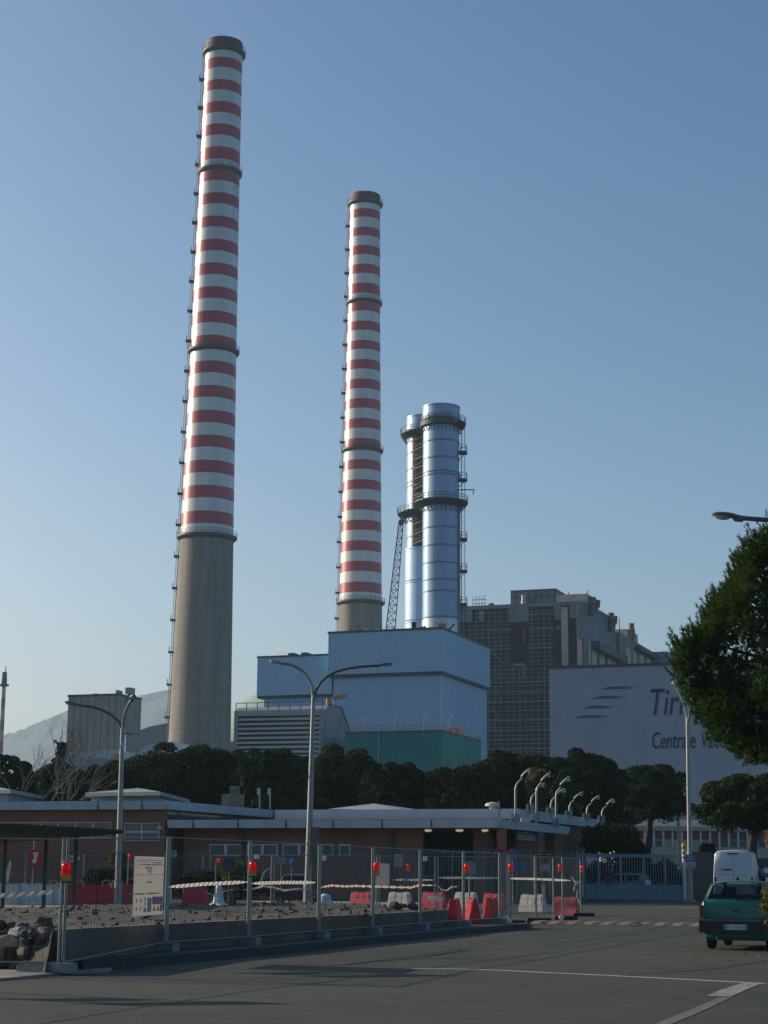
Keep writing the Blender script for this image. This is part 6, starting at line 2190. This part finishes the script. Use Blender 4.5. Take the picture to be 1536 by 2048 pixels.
def hatchback(loc, heading, label, cat, paint, plate=None, S=1.0):
    loc = Vector(loc)
    t = thing('parked_car', label, cat, loc)
    M4 = Matrix.Translation(loc) @ Matrix.Rotation(-heading, 4, 'Z') @ Matrix.Scale(S, 4)
    def cab(zr, wr=.545, k=1.0):
        return [(0, .27), (.66, .27), (.735 * k, .46), (.745 * k, .70), (.735 * k, .90), (.715 * k, 1.0), (.715 * k + (wr - .715 * k) * .5, 1.0 + (zr - 1.0) * .52), (wr + .02, zr - .06), (wr - .05, zr - .01), (wr * .5, zr + .015), (0, zr + .02)]
    def low(zt, k=1.0, zb=.27):
        return [(0, zb), (.66 * k, zb), (.735 * k, .46), (.745 * k, .62), (.735 * k, min(.80, zt - .09)), (.715 * k, zt - .05), (.69 * k, zt - .02), (.62 * k, zt - .005), (.5 * k, zt), (.25, zt + .01), (0, zt + .012)]
    st = [(0.0, low(.97, .965, .34)), (.02, low(1.0, .985)), (.05, cab(1.06, .665)), (.16, cab(1.24, .60)), (.27, cab(1.395, .555)), (.36, cab(1.42, .55)), (.9, cab(1.435)), (1.6, cab(1.43)), (2.0, cab(1.40)), (2.35, cab(1.17, .62)), (2.62, low(1.0)), (2.9, low(.93, .99)), (3.25, low(.84, .97)), (3.38, low(.72, .93)), (3.40, low(.66, .91))]
    holes = {(i, k) for i in (2, 3) for k in (8, 9, 10, 11)} | {(i, k) for i in (5, 6, 7) for k in (5, 6, 13, 14)} | {(i, k) for i in (8, 9) for k in (8, 9, 10, 11)}
    body = loft_car(st, M4, holes).build('body', paint, t, smooth=50)
    m = MB()
    m.box(-.66, .66, .06, .75, .98, 1.0, M4); m.box(-.68, .68, .7, 2.5, .5, .55, M4); m.box(-.62, .62, 2.35, 2.6, .95, 1.02, M4)
    m.build('interior_trim', m_black_pl, t, smooth=0)
    for x in (-.34, .34):
        m = MB(); m.box(x - .23, x + .23, 1.5, 1.65, .5, 1.12, M4); m.box(x - .11, x + .11, 1.52, 1.62, 1.14, 1.30, M4); m.box(x - .23, x + .23, .74, .86, .5, 1.05, M4)
        m.build('seat', M('grey seat cloth', (.05, .055, .06), .9), t, smooth=0)
        m = MB(); m.box(x * 2.02 - .03, x * 2.02 + .03, 1.12, 1.2, 1.0, 1.40, M4); m.build('door_pillar', paint, t, smooth=0)
    def Q(pts, nm, mat, par=None, th=None):
        m = MB(); m.add([M4 @ Vector(p) for p in pts], [tuple(range(len(pts)))])
        return m.build(nm, mat, par or t, smooth=0)
    yb = lambda z: .05 + (z - 1.06) / (1.395 - 1.06) * .22 - .016
    Q([(-.575, yb(1.065), 1.065), (.575, yb(1.065), 1.065), (.585, yb(1.09), 1.09), (.50, yb(1.345), 1.345), (.47, yb(1.365), 1.365), (-.47, yb(1.365), 1.365), (-.50, yb(1.345), 1.345), (-.585, yb(1.09), 1.09)], 'rear_window', m_cargl)
    m = MB(); m.bar(M4 @ Vector((0, yb(1.07) - .02, 1.06)), M4 @ Vector((.34, yb(1.12) - .02, 1.10)), .025 * S); m.build('wiper', m_black_pl, t)
    xs_ = lambda z: .715 + (.56 - .715) * (z - 1.0) / .40
    for s in (-1, 1):
        for y0, y1, y2, y3 in ((.34, 1.12, 1.12, .46), (1.2, 2.28, 1.98, 1.2)):
            Q([(s * (xs_(1.04) + .012), y0, 1.04), (s * (xs_(1.04) + .012), y1, 1.04), (s * (xs_(1.34) + .016), y2, 1.34), (s * (xs_(1.34) + .016), y3, 1.34)], 'side_window', m_cargl)
        m = MB(); m.box(s * .735 - .04, s * .735 + .022, -.015, .16, .66, .925, M4)
        tl = m.build('tail_lamp', m_tail, t, smooth=0)
        m = MB(); m.box(s * .735 - .036, s * .735 + .018, -.019, -.0155, .78, .86, M4); m.build('amber_segment', M('amber lens', (.30, .07, .02), .2), tl, smooth=0)
        m = MB(); m.box(s * .80 - .09, s * .80 + .09, 1.98, 2.08, 1.02, 1.14, M4); m.build('mirror', m_black_pl, t, smooth=0)
        m = MB(); m.box(s * .52 - .14, s * .52 + .14, 3.37, 3.43, .60, .74, M4); m.build('headlight', m_lens, t, smooth=0)
    Q([(-.56, 2.03, 1.38), (.56, 2.03, 1.38), (.63, 2.60, 1.03), (-.63, 2.60, 1.03)], 'windscreen', m_cargl)
    for y0, y1, nm in ((-.10, .12, 'bumper'), (3.30, 3.50, 'bumper')):
        m = MB()
        sec = [(y0, .36), (y0, .60), (y0 + .03, .635), (y1 - .02, .635), (y1, .60), (y1, .36)]
        m.prism([M4 @ Vector((-.775, y, z)) for y, z in sec], (M4 @ Vector((.775, 0, 0))) - (M4 @ Vector((-.775, 0, 0))))
        m.build(nm, m_black_pl, t, smooth=0)
    m = MB()
    for s in (-1, 1):
        m.box(s * .745 - .02, s * .745 + .02, .1, 3.3, .40, .50, M4)
    m.build('side_strip', m_black_pl, t, smooth=0)
    m = MB()
    for x in (-.655, .655):
        m.box(x - .006, x + .006, -.006, .03, .64, .99, M4)
    m.box(-.655, .655, -.006, .004, .652, .664, M4)
    m.build('hatch_seam', m_black_pl, t, smooth=0)
    m = MB(); m.box(-.62, .62, .02, 3.2, .20, .34, M4); m.build('underbody', m_black_pl, t, smooth=0)
    m = MB(); m.cyl(M4 @ Vector((-.42, -.06, .24)), M4 @ Vector((-.42, .5, .26)), .03, n=10); m.build('exhaust_pipe', m_steel, t)
    for x in (-.64, .64):
        wheel(t, M4, x, .62, .275, .17); wheel(t, M4, x, 2.78, .275, .17)
    if plate:
        m = MB(); m.box(-.26, .26, -.112, -.101, .425, .535, M4); pl = m.build('number_plate', m_plate, t, smooth=0)
        m = MB()
        for s in (-1, 1):
            m.box(s * .235 - .024, s * .235 + .024, -.1145, -.1125, .426, .534, M4)
        m.build('blue_ends', M('plate blue', (.04, .10, .40), .5), pl, smooth=0)
        vs, fs = text_mesh(plate, 1, .0)
        x0, x1 = min(q.x for q in vs), max(q.x for q in vs); y0, y1 = min(q.y for q in vs), max(q.y for q in vs)
        m = MB(); m.add([M4 @ Vector((-.20 + .40 * (q.x - x0) / (x1 - x0), -.1155, .445 + .072 * (q.y - y0) / (y1 - y0))) for q in vs], fs)
        m.build('plate_lettering', m_ink, pl, smooth=0)
        m = MB(); m.box(-.06, .06, -.02, .0, .80, .83, M4); m.build('badge', m_black_pl, t, smooth=0)
    return t

cp = G(1474, 1901, 0)
hatchback((cp.x, cp.y, .005), SITE, 'small green hatchback parked with its rear to the camera', 'car', m_green, 'BT 046BB')
hatchback(ground_of(586, 86) + Vector((0, 0, .005)), R(8), 'dark parked car behind the striped tape below the parking sign', 'car', M('dark car paint', (.03, .04, .05), .3, spec=.6))
hatchback(ground_of(1296, 121) + Vector((0, 0, .005)), R(-65), 'pale grey car seen through the bars of the sliding gate', 'car', M('pale car paint', (.30, .36, .40), .35), None, 1.15)
hatchback(ground_of(1346, 141) + Vector((0, 0, .005)), R(95), 'pale blue vehicle whose roof shows above the gate right end', 'car', M('pale blue car paint', (.32, .42, .48), .35), None, 1.75)
hatchback(ground_of(1547, 92) + Vector((0, 0, .005)), R(10), 'dark vehicle right of the white van at the edge', 'car', M('very dark car paint', (.02, .022, .026), .3), None, 1.2)

# white van
vc = ground_of(1467, 88); vc.z = .005
t = thing('white_van', 'white high roofed panel van parked beyond the green hatchback', 'van', vc)
M4 = Matrix.Translation(vc) @ Matrix.Rotation(-SITE * .75, 4, 'Z')
def vr_(zr, wr=.86, wb=.98):
    return [(0, .35), (.9, .35), (wb, .5), (wb, 1.0), (wb, 1.5), (wb * .985, 1.75), (wb * .96, 2.1), (wr + .04, zr - .16), (wr - .04, zr - .05), (wr * .6, zr), (0, zr + .02)]
def vl_(z, k=1.0):
    return [(0, .35), (.9 * k, .35), (.97 * k, .5), (.97 * k, .6), (.96 * k, .7), (.95 * k, .8), (.93 * k, z - .12), (.90 * k, z - .06), (.8 * k, z - .02), (.5 * k, z), (0, z + .01)]
st = [(0, vr_(2.68, .82, .955)), (.05, vr_(2.76)), (.6, vr_(2.80)), (3.4, vr_(2.80)), (3.8, vr_(2.66)), (4.5, vr_(1.55, .9)), (4.7, vl_(1.35)), (5.2, vl_(1.15, .96)), (5.35, vl_(.95, .9))]
loft_car(st, M4).build('body', m_vanw, t, smooth=50)
m = MB(); m.box(-.006, .006, -.006, .0, .62, 2.58, M4); m.box(-.86, .86, -.006, 0, 1.60, 1.612, M4); m.build('door_seam', m_trim, t, smooth=0)
for s in (-1, 1):
    m = MB(); m.box(s * .90 - .055, s * .90 + .055, -.03, .02, 1.05, 1.5, M4); tl = m.build('tail_lamp', m_tail, t, smooth=0)
    m = MB(); m.box(s * .90 - .05, s * .90 + .05, -.034, -.0305, 1.08, 1.2, M4); m.build('white_segment', m_pink, tl, smooth=0)
    m = MB(); m.box(s * 1.06 - .1, s * 1.06 + .1, 4.0, 4.1, 1.4, 1.8, M4); m.build('mirror', m_black_pl, t, smooth=0)
m = MB(); m.ellip(M4 @ Vector((.20, -.02, 1.38)), .085, .03, .12, n=12, m=8); m.build('door_handle', m_black_pl, t)
m = MB(); m.box(-.25, .25, -.03, .02, 2.60, 2.66, M4); m.build('brake_light', m_black_pl, t, smooth=0)
m = MB()
for i in range(5):
    m.box(-.50 + .085 * i, -.43 + .085 * i, -.008, -.002, 1.80 + .01 * (i % 2), 1.90 - .01 * (i % 3), M4)
lg = m.build('door_emblem', m_text2, t, smooth=0)
m = MB(); m.ellip(M4 @ Vector((-.62, -.004, 1.85)), .07, .006, .07, n=14, m=6); m.build('emblem_ring', M('emblem grey red', (.38, .25, .26), .6), lg)
m = MB(); m.prism([M4 @ Vector((-.97, y, z)) for y, z in ((-.12, .42), (-.12, .66), (.1, .66), (.1, .42))], (M4 @ Vector((.97, 0, 0))) - (M4 @ Vector((-.97, 0, 0)))); m.build('bumper', m_black_pl, t, smooth=0)
for x in (-.84, .84):
    wheel(t, M4, x, .95, .34, .22); wheel(t, M4, x, 4.3, .34, .22)
m = MB(); m.add([M4 @ Vector(p) for p in ((-.80, 3.87, 2.56), (.80, 3.87, 2.56), (.86, 4.47, 1.63), (-.86, 4.47, 1.63))], [(0, 1, 2, 3)]); m.build('windscreen', m_cargl, t, smooth=0)

# ================================================================== vegetation
def rdir(r):
    while True:
        v = Vector((r.uniform(-1, 1), r.uniform(-1, 1), r.uniform(-1, 1)))
        if .05 < v.length < 1:
            return v.normalized()

def leaf_quads(mb, c, n_dir, r, ln, wd):
    t1 = n_dir.cross(rdir(r))
    if t1.length < .05:
        t1 = n_dir.orthogonal()
    t1.normalize()
    t2 = n_dir.cross(t1)
    a = t1 * ln / 2
    b = t2 * wd / 2
    o = len(mb.v)
    mb.v += [c - a, c - b, c + a, c + b]
    mb.f.append((o, o + 1, o + 2, o + 3)); mb.m.append(0)

def crown(mb, blobs, nleaf, ln, wd, r, upb=.35, inner=.72):
    tot = sum(b[1] ** 2 for b in blobs)
    for c, rad, sq in blobs:
        for i in range(int(nleaf * rad * rad / tot)):
            d = rdir(r)
            if d.z < -.25 and r.random() < upb * 1.6:
                d.z = -d.z
            rr = rad * (inner + (1.12 - inner) * r.random() ** .6)
            p = c + Vector((d.x * rr, d.y * rr, d.z * rr * sq))
            nd = (d * .7 + rdir(r) * .9).normalized()
            s = r.uniform(.6, 1.25)
            leaf_quads(mb, p, nd, r, ln * s, wd * s)

def umbrella_pine(px0, px1, ytop, ybot, Y, label, seed, mat=m_pine, n=9500, ln=.34, wd=.20, nb=60, flat=.6, trunk_px=None, low=.0):
    r = random.Random(seed)
    if mat is m_pine:
        mat = (m_pine, m_pine3, m_pine4)[seed % 3]
    n = int(n * 1.7); ln *= .74; wd *= .74
    cxp = (px0 + px1) / 2
    ct = P(cxp, ytop, Y); cb_ = P(cxp, ybot, Y)
    rx = (px1 - px0) / 2 / F * Y * .98
    zt_, zb_ = ct.z, cb_.z
    base = Vector((P(trunk_px or cxp, 1750, Y).x, Y, 0))
    t = thing('umbrella_pine', label, 'tree', base, 'umbrella pines between the gatehouse and the power station')
    cz_ = zb_ + (zt_ - zb_) * .40
    hz_ = zt_ - cz_
    blobs = []
    for i in range(nb):
        a = r.uniform(0, 2 * math.pi); q = math.sqrt(r.uniform(.02, 1))
        x, y = q * math.cos(a), q * math.sin(a)
        top = math.sqrt(max(0, 1 - q * q))
        if r.random() < .62:
            z = top * r.uniform(.75, 1.0)
        else:
            z = -r.uniform(0, 1) * (cz_ - zb_) / hz_ * (1 - .35 * q)
        br = rx * r.uniform(.10, .25)
        blobs.append((Vector((ct.x + x * (rx - br * .8), Y + y * (rx - br * .8), cz_ + z * (hz_ - br * flat * .9))), br, flat + r.uniform(0, .25)))
    m = MB(); crown(m, blobs, n, ln, wd, r)
    # inner fill keeps the crown dark and closed
    for i in range(int(n * .12)):
        d = rdir(r); q = r.random() ** .5 * .8
        leaf_quads(m, Vector((ct.x + d.x * rx * q, Y + d.y * rx * q, cz_ + d.z * hz_ * q * (.9 if d.z > 0 else (cz_ - zb_) / hz_))), rdir(r), r, ln * 2, wd * 2.2)
    m.build('crown', mat, t, smooth=0, fix=False)
    m = MB()
    top = Vector((ct.x, Y, cz_))
    mid = base.lerp(top, .55) + Vector((r.uniform(-.4, .4), 0, 0))
    m.tube([base, mid, top], [.34, .27, .16], 8)
    for k in range(7):
        a = r.uniform(0, 6.28)
        e = Vector((ct.x + math.cos(a) * rx * .6, Y + math.sin(a) * rx * .6, cz_ + hz_ * r.uniform(.0, .5)))
        s = mid.lerp(top, r.uniform(.2, .9))
        m.tube([s, s.lerp(e, .5) + Vector((0, 0, .3)), e], [.13, .09, .04], 6)
    m.build('trunk', m_bark, t)
    return t

umbrella_pine(-60, 82, 1503, 1640, 126, 'dark pine at the left edge behind the bare tree', 11, n=6000)
umbrella_pine(72, 178, 1525, 1640, 122, 'low dark pine crown behind the bare branches', 12, n=5000)
umbrella_pine(150, 292, 1521, 1640, 130, 'pine crown below the beige corrugated building', 13, n=6500)
umbrella_pine(236, 500, 1480, 1640, 132, 'broad dark pine crown at the foot of the big chimney', 14, n=12000, nb=64)
umbrella_pine(455, 625, 1494, 1640, 127, 'pine crown in front of the louvred intake building', 15, n=8000)
umbrella_pine(586, 780, 1492, 1640, 134, 'pine crown right of the middle street lamp', 16, n=9000)
umbrella_pine(715, 862, 1518, 1640, 128, 'lower pine crown in front of the teal building', 17, n=6500)
umbrella_pine(835, 1010, 1520, 1650, 126, 'olive toned loose crown right of the teal building', 18, mat=m_pine2, n=7500)
umbrella_pine(930, 1110, 1496, 1650, 132, 'olive toned crown left of the lettered hall', 19, mat=m_pine2, n=8500)
umbrella_pine(1058, 1268, 1494, 1700, 128, 'tall dark pine crown below the wave emblem', 20, n=12000, nb=60)
umbrella_pine(1215, 1392, 1526, 1645, 134, 'open dark pine with a bare leaning trunk above the gate', 21, n=7500, trunk_px=1288, flat=.6)
umbrella_pine(1386, 1640, 1545, 1668, 96, 'low spreading pine at the right behind the white van', 22, n=14000, ln=.34, wd=.2, nb=60)
for i, (a_, b_, c_, lb) in enumerate(((20, 210, 1530, 'pine crown of the rear row behind the bare tree'), (180, 340, 1512, 'rear row pine crown left of the broad pine'), (420, 560, 1500, 'rear row pine crown below the louvred intake, left'), (540, 690, 1506, 'rear row pine crown at the middle street lamp'),
                                      (690, 840, 1530, 'low rear row pine crown before the teal building'), (800, 960, 1545, 'rear row crown between the teal building and the olive trees'), (1010, 1140, 1508, 'rear row pine crown below the scaffolding'), (1180, 1310, 1530, 'rear row pine crown below the lettering'))):
    umbrella_pine(a_, b_, c_, 1660, 146 + 2 * (i % 3), lb, 50 + i, n=6500, ln=.40, wd=.24)
# under-storey behind the gatehouse roof
def bush(name, label, cat, px0, px1, ytop, ybot, Y, mat, n, ln, wd, seed, nb=14, depth=1.0, group=None, z0=None):
    r = random.Random(seed)
    a, b = P(px0, ybot, Y), P(px1, ytop, Y)
    zb_ = max(0, a.z) if z0 is None else z0
    W_ = (b.x - a.x); H_ = b.z - zb_
    t = thing(name, label, cat, Vector(((a.x + b.x) / 2, Y, zb_ if zb_ > .6 else 0)), group)
    blobs = []
    for i in range(nb):
        br = min(W_, H_) * r.uniform(.2, .34)
        x = r.uniform(a.x + br, b.x - br)
        z = zb_ + br * .6 + (H_ - br * 1.6) * r.random() * (1 - .5 * abs((x - (a.x + b.x) / 2) / (W_ / 2)) ** 2)
        blobs.append((Vector((x, Y + r.uniform(-1, 1) * depth * min(W_, H_) * .4, z)), br, 1.0))
    m = MB(); crown(m, blobs, n, ln, wd, r, inner=.3)
    m.build('foliage', mat, t, smooth=0, fix=False)
    m = MB()
    for k in range(4):
        s = Vector(((a.x + b.x) / 2 + r.uniform(-.2, .2) * min(1, W_), Y, 0)); m.tube([s, s.lerp(blobs[k % len(blobs)][0], .6), blobs[k % len(blobs)][0]], [.05, .035, .015], 5)
    m.build('stem', m_bark, t)
    return t
bush('dark_shrub', 'tall dark shrub mass at the right end of the gatehouse', 'shrub', 1160, 1292, 1640, 1716, 119, m_hedge, 7000, .3, .2, 31, nb=26)
bush('dark_shrub', 'rounded dark shrub behind the gate under the leaning pine', 'shrub', 1232, 1300, 1690, 1735, 124, m_hedge, 2500, .28, .18, 32)
bush('hedge', 'dark foliage added as shade behind the bars of the sliding gate', 'hedge', 1140, 1384, 1703, 1800, 127, m_hedge, 10000, .25, .16, 41, nb=40)  # foliage added to darken the view behind the gate bars
bush('spiky_shrub', 'dark shrub behind the concrete pier', 'shrub', 1390, 1432, 1686, 1720, 120, m_hedge, 1500, .6, .06, 33)
bush('hedge', 'clipped dark hedge in front of the brick office', 'hedge', 150, 300, 1734, 1790, 86, m_hedge, 3500, .16, .12, 34, nb=24)
bush('hedge', 'dark hedge below the gatehouse windows at the dark round sign', 'hedge', 330, 560, 1738, 1790, 88, m_hedge, 5000, .16, .12, 35, nb=34)
bush('small_shrub', 'yellowing small shrub left of the notice board', 'shrub', 212, 262, 1697, 1770, 87, m_yelleaf, 2600, .15, .1, 36, nb=16)
bush('small_shrub', 'yellowing shrub behind the dark round sign', 'shrub', 442, 500, 1718, 1775, 84, m_yelleaf, 2600, .15, .1, 37, nb=16)
bush('climber', 'tawny creeper on the trunk behind the floodlight posts', 'climber', 1050, 1096, 1530, 1625, 124.5, leaf_mat('tawny creeper', [(.12, (.05, .04, .02)), (.45, (.10, .075, .035)), (.85, (.15, .11, .05))]), 3200, .26, .17, 38, nb=20, z0=P(1070, 1625, 124.5).z)
bush('cypress', 'small upright dark evergreen left of the beige building', 'tree', 104, 134, 1482, 1545, 124, m_pine, 1800, .35, .2, 39, nb=9, z0=P(120, 1545, 124).z)
bush('orange_shrub', 'orange leaved twigs at the right edge below the spreading pine', 'shrub', 1529, 1562, 1655, 1700, 90, m_orgleaf, 350, .16, .1, 40, nb=8, z0=P(1540, 1700, 90).z)
# glossy shrub at the right edge
r = random.Random(77)
Y = 30.5
b0 = P(1572, 1800, Y)
t = thing('glossy_shrub', 'sunlit glossy leaved shrub cut by the right edge beside the green car', 'shrub', Vector((b0.x, Y, 0)))
blobs = []
for px, py, rp in ((1550, 1790, 26), (1545, 1815, 26), (1556, 1838, 24), (1570, 1775, 24), (1580, 1810, 34), (1570, 1850, 26), (1600, 1790, 34), (1600, 1840, 34), (1562, 1800, 30)):
    c = P(px, py, Y + r.uniform(-.15, .15)); blobs.append((c, rp / F * Y, 1.0))
m = MB(); crown(m, blobs, 4200, .075, .042, r, inner=.35); m.build('foliage', m_shrub, t, smooth=0, fix=False)
m = MB()
for c, rr, _ in blobs:
    m.tube([Vector((b0.x, Y, 0)), Vector((b0.x, Y, .5)).lerp(c, .5), c], [.03, .02, .008], 5)
m.build('stem', m_bark, t)

# big near pine at the right
r = random.Random(99)
Y = 52
tb = P(1640, 1750, Y); tb = Vector((tb.x, Y, 0))
t = thing('near_pine', 'big pine with a dense needled crown filling the right edge', 'tree', tb)
k = Y / F
blobs = []
for px, py, rp in ((1528, 1100, 34), (1500, 1122, 30), (1520, 1150, 46), (1485, 1165, 34), (1470, 1195, 38), (1450, 1220, 34), (1432, 1240, 30), (1428, 1270, 36), (1405, 1296, 32), (1380, 1306, 26), (1372, 1330, 26), (1384, 1360, 32), (1402, 1392, 36),
                   (1425, 1425, 38), (1452, 1455, 40), (1482, 1485, 36), (1502, 1505, 24), (1528, 1498, 30), (1555, 1480, 40), (1560, 1080, 40), (1600, 1060, 46)):
    for q in range(2):
        blobs.append((P(px + r.uniform(-6, 6), py + r.uniform(-6, 6), Y + r.uniform(-1.6, 1.2)), rp * k * r.uniform(.8, 1), .95))
for i in range(95):
    a = r.uniform(0, 6.283); q = math.sqrt(r.random())
    px, py = 1625 + 225 * q * math.cos(a), 1290 + 215 * q * math.sin(a)
    if px < 1380 + abs(py - 1330) * .62:
        continue
    dpt = math.sqrt(max(0, 1 - q * q)) * 3.4
    blobs.append((P(px, py, Y + r.uniform(-1, 1) * dpt), r.uniform(26, 50) * k, .95))
m = MB()
tot = sum(b[1] ** 2 for b in blobs)
for c, rad, sq in blobs:
    for i in range(int(24000 * rad * rad / tot)):
        d = rdir(r)
        p = c + d * rad * (.45 + .6 * r.random() ** .6)
        ax = (d * .8 + Vector((0, 0, .75)) + rdir(r) * .5).normalized()
        L_ = r.uniform(.13, .22)
        for j in range(7):
            dd = (ax + rdir(r) * .62).normalized()
            sd_ = dd.orthogonal().normalized() * .02
            o = len(m.v)
            m.v += [p - sd_, p + sd_, p + dd * L_]
            m.f.append((o, o + 1, o + 2)); m.m.append(0)
for c, rad, sq in blobs:
    for q in range(7):
        d = rdir(r); d.z = abs(d.z) * .7 - .1
        p0 = c + d.normalized() * rad * 1.0
        ax = (d * .55 + Vector((0, 0, .8)) + rdir(r) * .25).normalized()
        Ls = r.uniform(.25, .6)
        for j in range(46):
            p = p0 + ax * Ls * r.random()
            dd = (ax * .9 + rdir(r) * .75).normalized()
            sd_ = dd.orthogonal().normalized() * .016
            o = len(m.v)
            m.v += [p - sd_, p + sd_, p + dd * r.uniform(.10, .17)]
            m.f.append((o, o + 1, o + 2)); m.m.append(0)
m.build('crown', m_pinen, t, smooth=0, fix=False)
m = MB()
m.tube([tb, tb + Vector((.1, 0, 3)), tb + Vector((-.1, 0, 7)), tb + Vector((-.2, 0, 10.5))], [.36, .3, .22, .08], 10)
for c, rad, sq in blobs[::4]:
    s = tb + Vector((-.05, 0, min(10, max(3.5, c.z - 1.2))))
    m.tube([s, s.lerp(c, .5) + Vector((0, 0, .15)), c], [.10, .06, .02], 6)
m.build('trunk', m_bark, t)

# bare tree at the left
r = random.Random(5)
Y = 117
t = thing('bare_tree', 'leafless pale branched tree at the left edge', 'tree', ground_of(40, Y))
tr, br_ = MB(), MB()
def branch(p, d, L_, rad, depth):
    q = p + d * L_
    midp = p.lerp(q, .5) + rdir(r) * L_ * .06
    (tr if depth >= 4 else br_).tube([p, midp, q], [rad, rad * .85, rad * .68], 5 if depth > 1 else 3, caps=False)
    if depth == 0:
        return
    for k in range(2 + (r.random() < .4)):
        nd = (d + rdir(r) * .62 + Vector((0, 0, .16))).normalized()
        branch(q if k else p.lerp(q, .7), nd, L_ * r.uniform(.62, .82), rad * .62, depth - 1)
for px, lean in ((5, -.2), (28, .0), (60, .12), (92, .3)):
    b = ground_of(px, Y)
    branch(b, Vector((lean, r.uniform(-.2, .2), 1)).normalized(), 4.1, .13, 5)
tr.build('trunk', m_barkl, t); br_.build('branches', m_barkl, t, smooth=0, fix=False)

# unseen sign panels added outside the frame at the left to cast road shadows
b = G(225, 1988)
off = Vector((math.sin(SUN_AZ), math.cos(SUN_AZ), 0)) / math.tan(SUN_EL)
c = Vector((-2.9, 21.85, 0)) + off * 2.95
t = thing('shadow_caster', 'two unseen stacked panels on posts, added to cast road shadows at left', 'road sign', c)
fd = Vector((.96, .28, 0)).normalized()
for z0, z1, s0, s1 in ((3.0, 3.34, -1.0, 1.0), (2.52, 2.86, -.75, .55)):
    m = MB(); m.hexa([c + fd * s + Vector((0, y, z)) for z in (z0, z1) for s, y in ((s0, 0), (s1, 0), (s1, .03), (s0, .03))])
    m.build('panel', m_blue, t, smooth=0)
for s in (-.6, .6):
    MB().cyl(c + fd * s + Vector((0, .07, 0)), c + fd * s + Vector((0, .07, 3.4)), .04, n=8).build('post', m_steel, t)

s2 = dup(t, c + Vector((2.35, 6.1, 0)), 'second unseen pair of stacked panels on posts, added for its road shadow', .12)
# ------------------------------------------------------------------ render settings
vs_ = scene.view_settings
vs_.view_transform = 'Standard'
vs_.look = 'None'
vs_.gamma = 1
vs_.exposure = 0.32
scene.render.engine = 'CYCLES'
cy = scene.cycles
cy.use_denoising = True
cy.max_bounces = 6
cy.diffuse_bounces = 3
cy.glossy_bounces = 3
cy.transparent_max_bounces = 8
cy.volume_bounces = 1
cy.caustics_reflective = False
cy.caustics_refractive = False
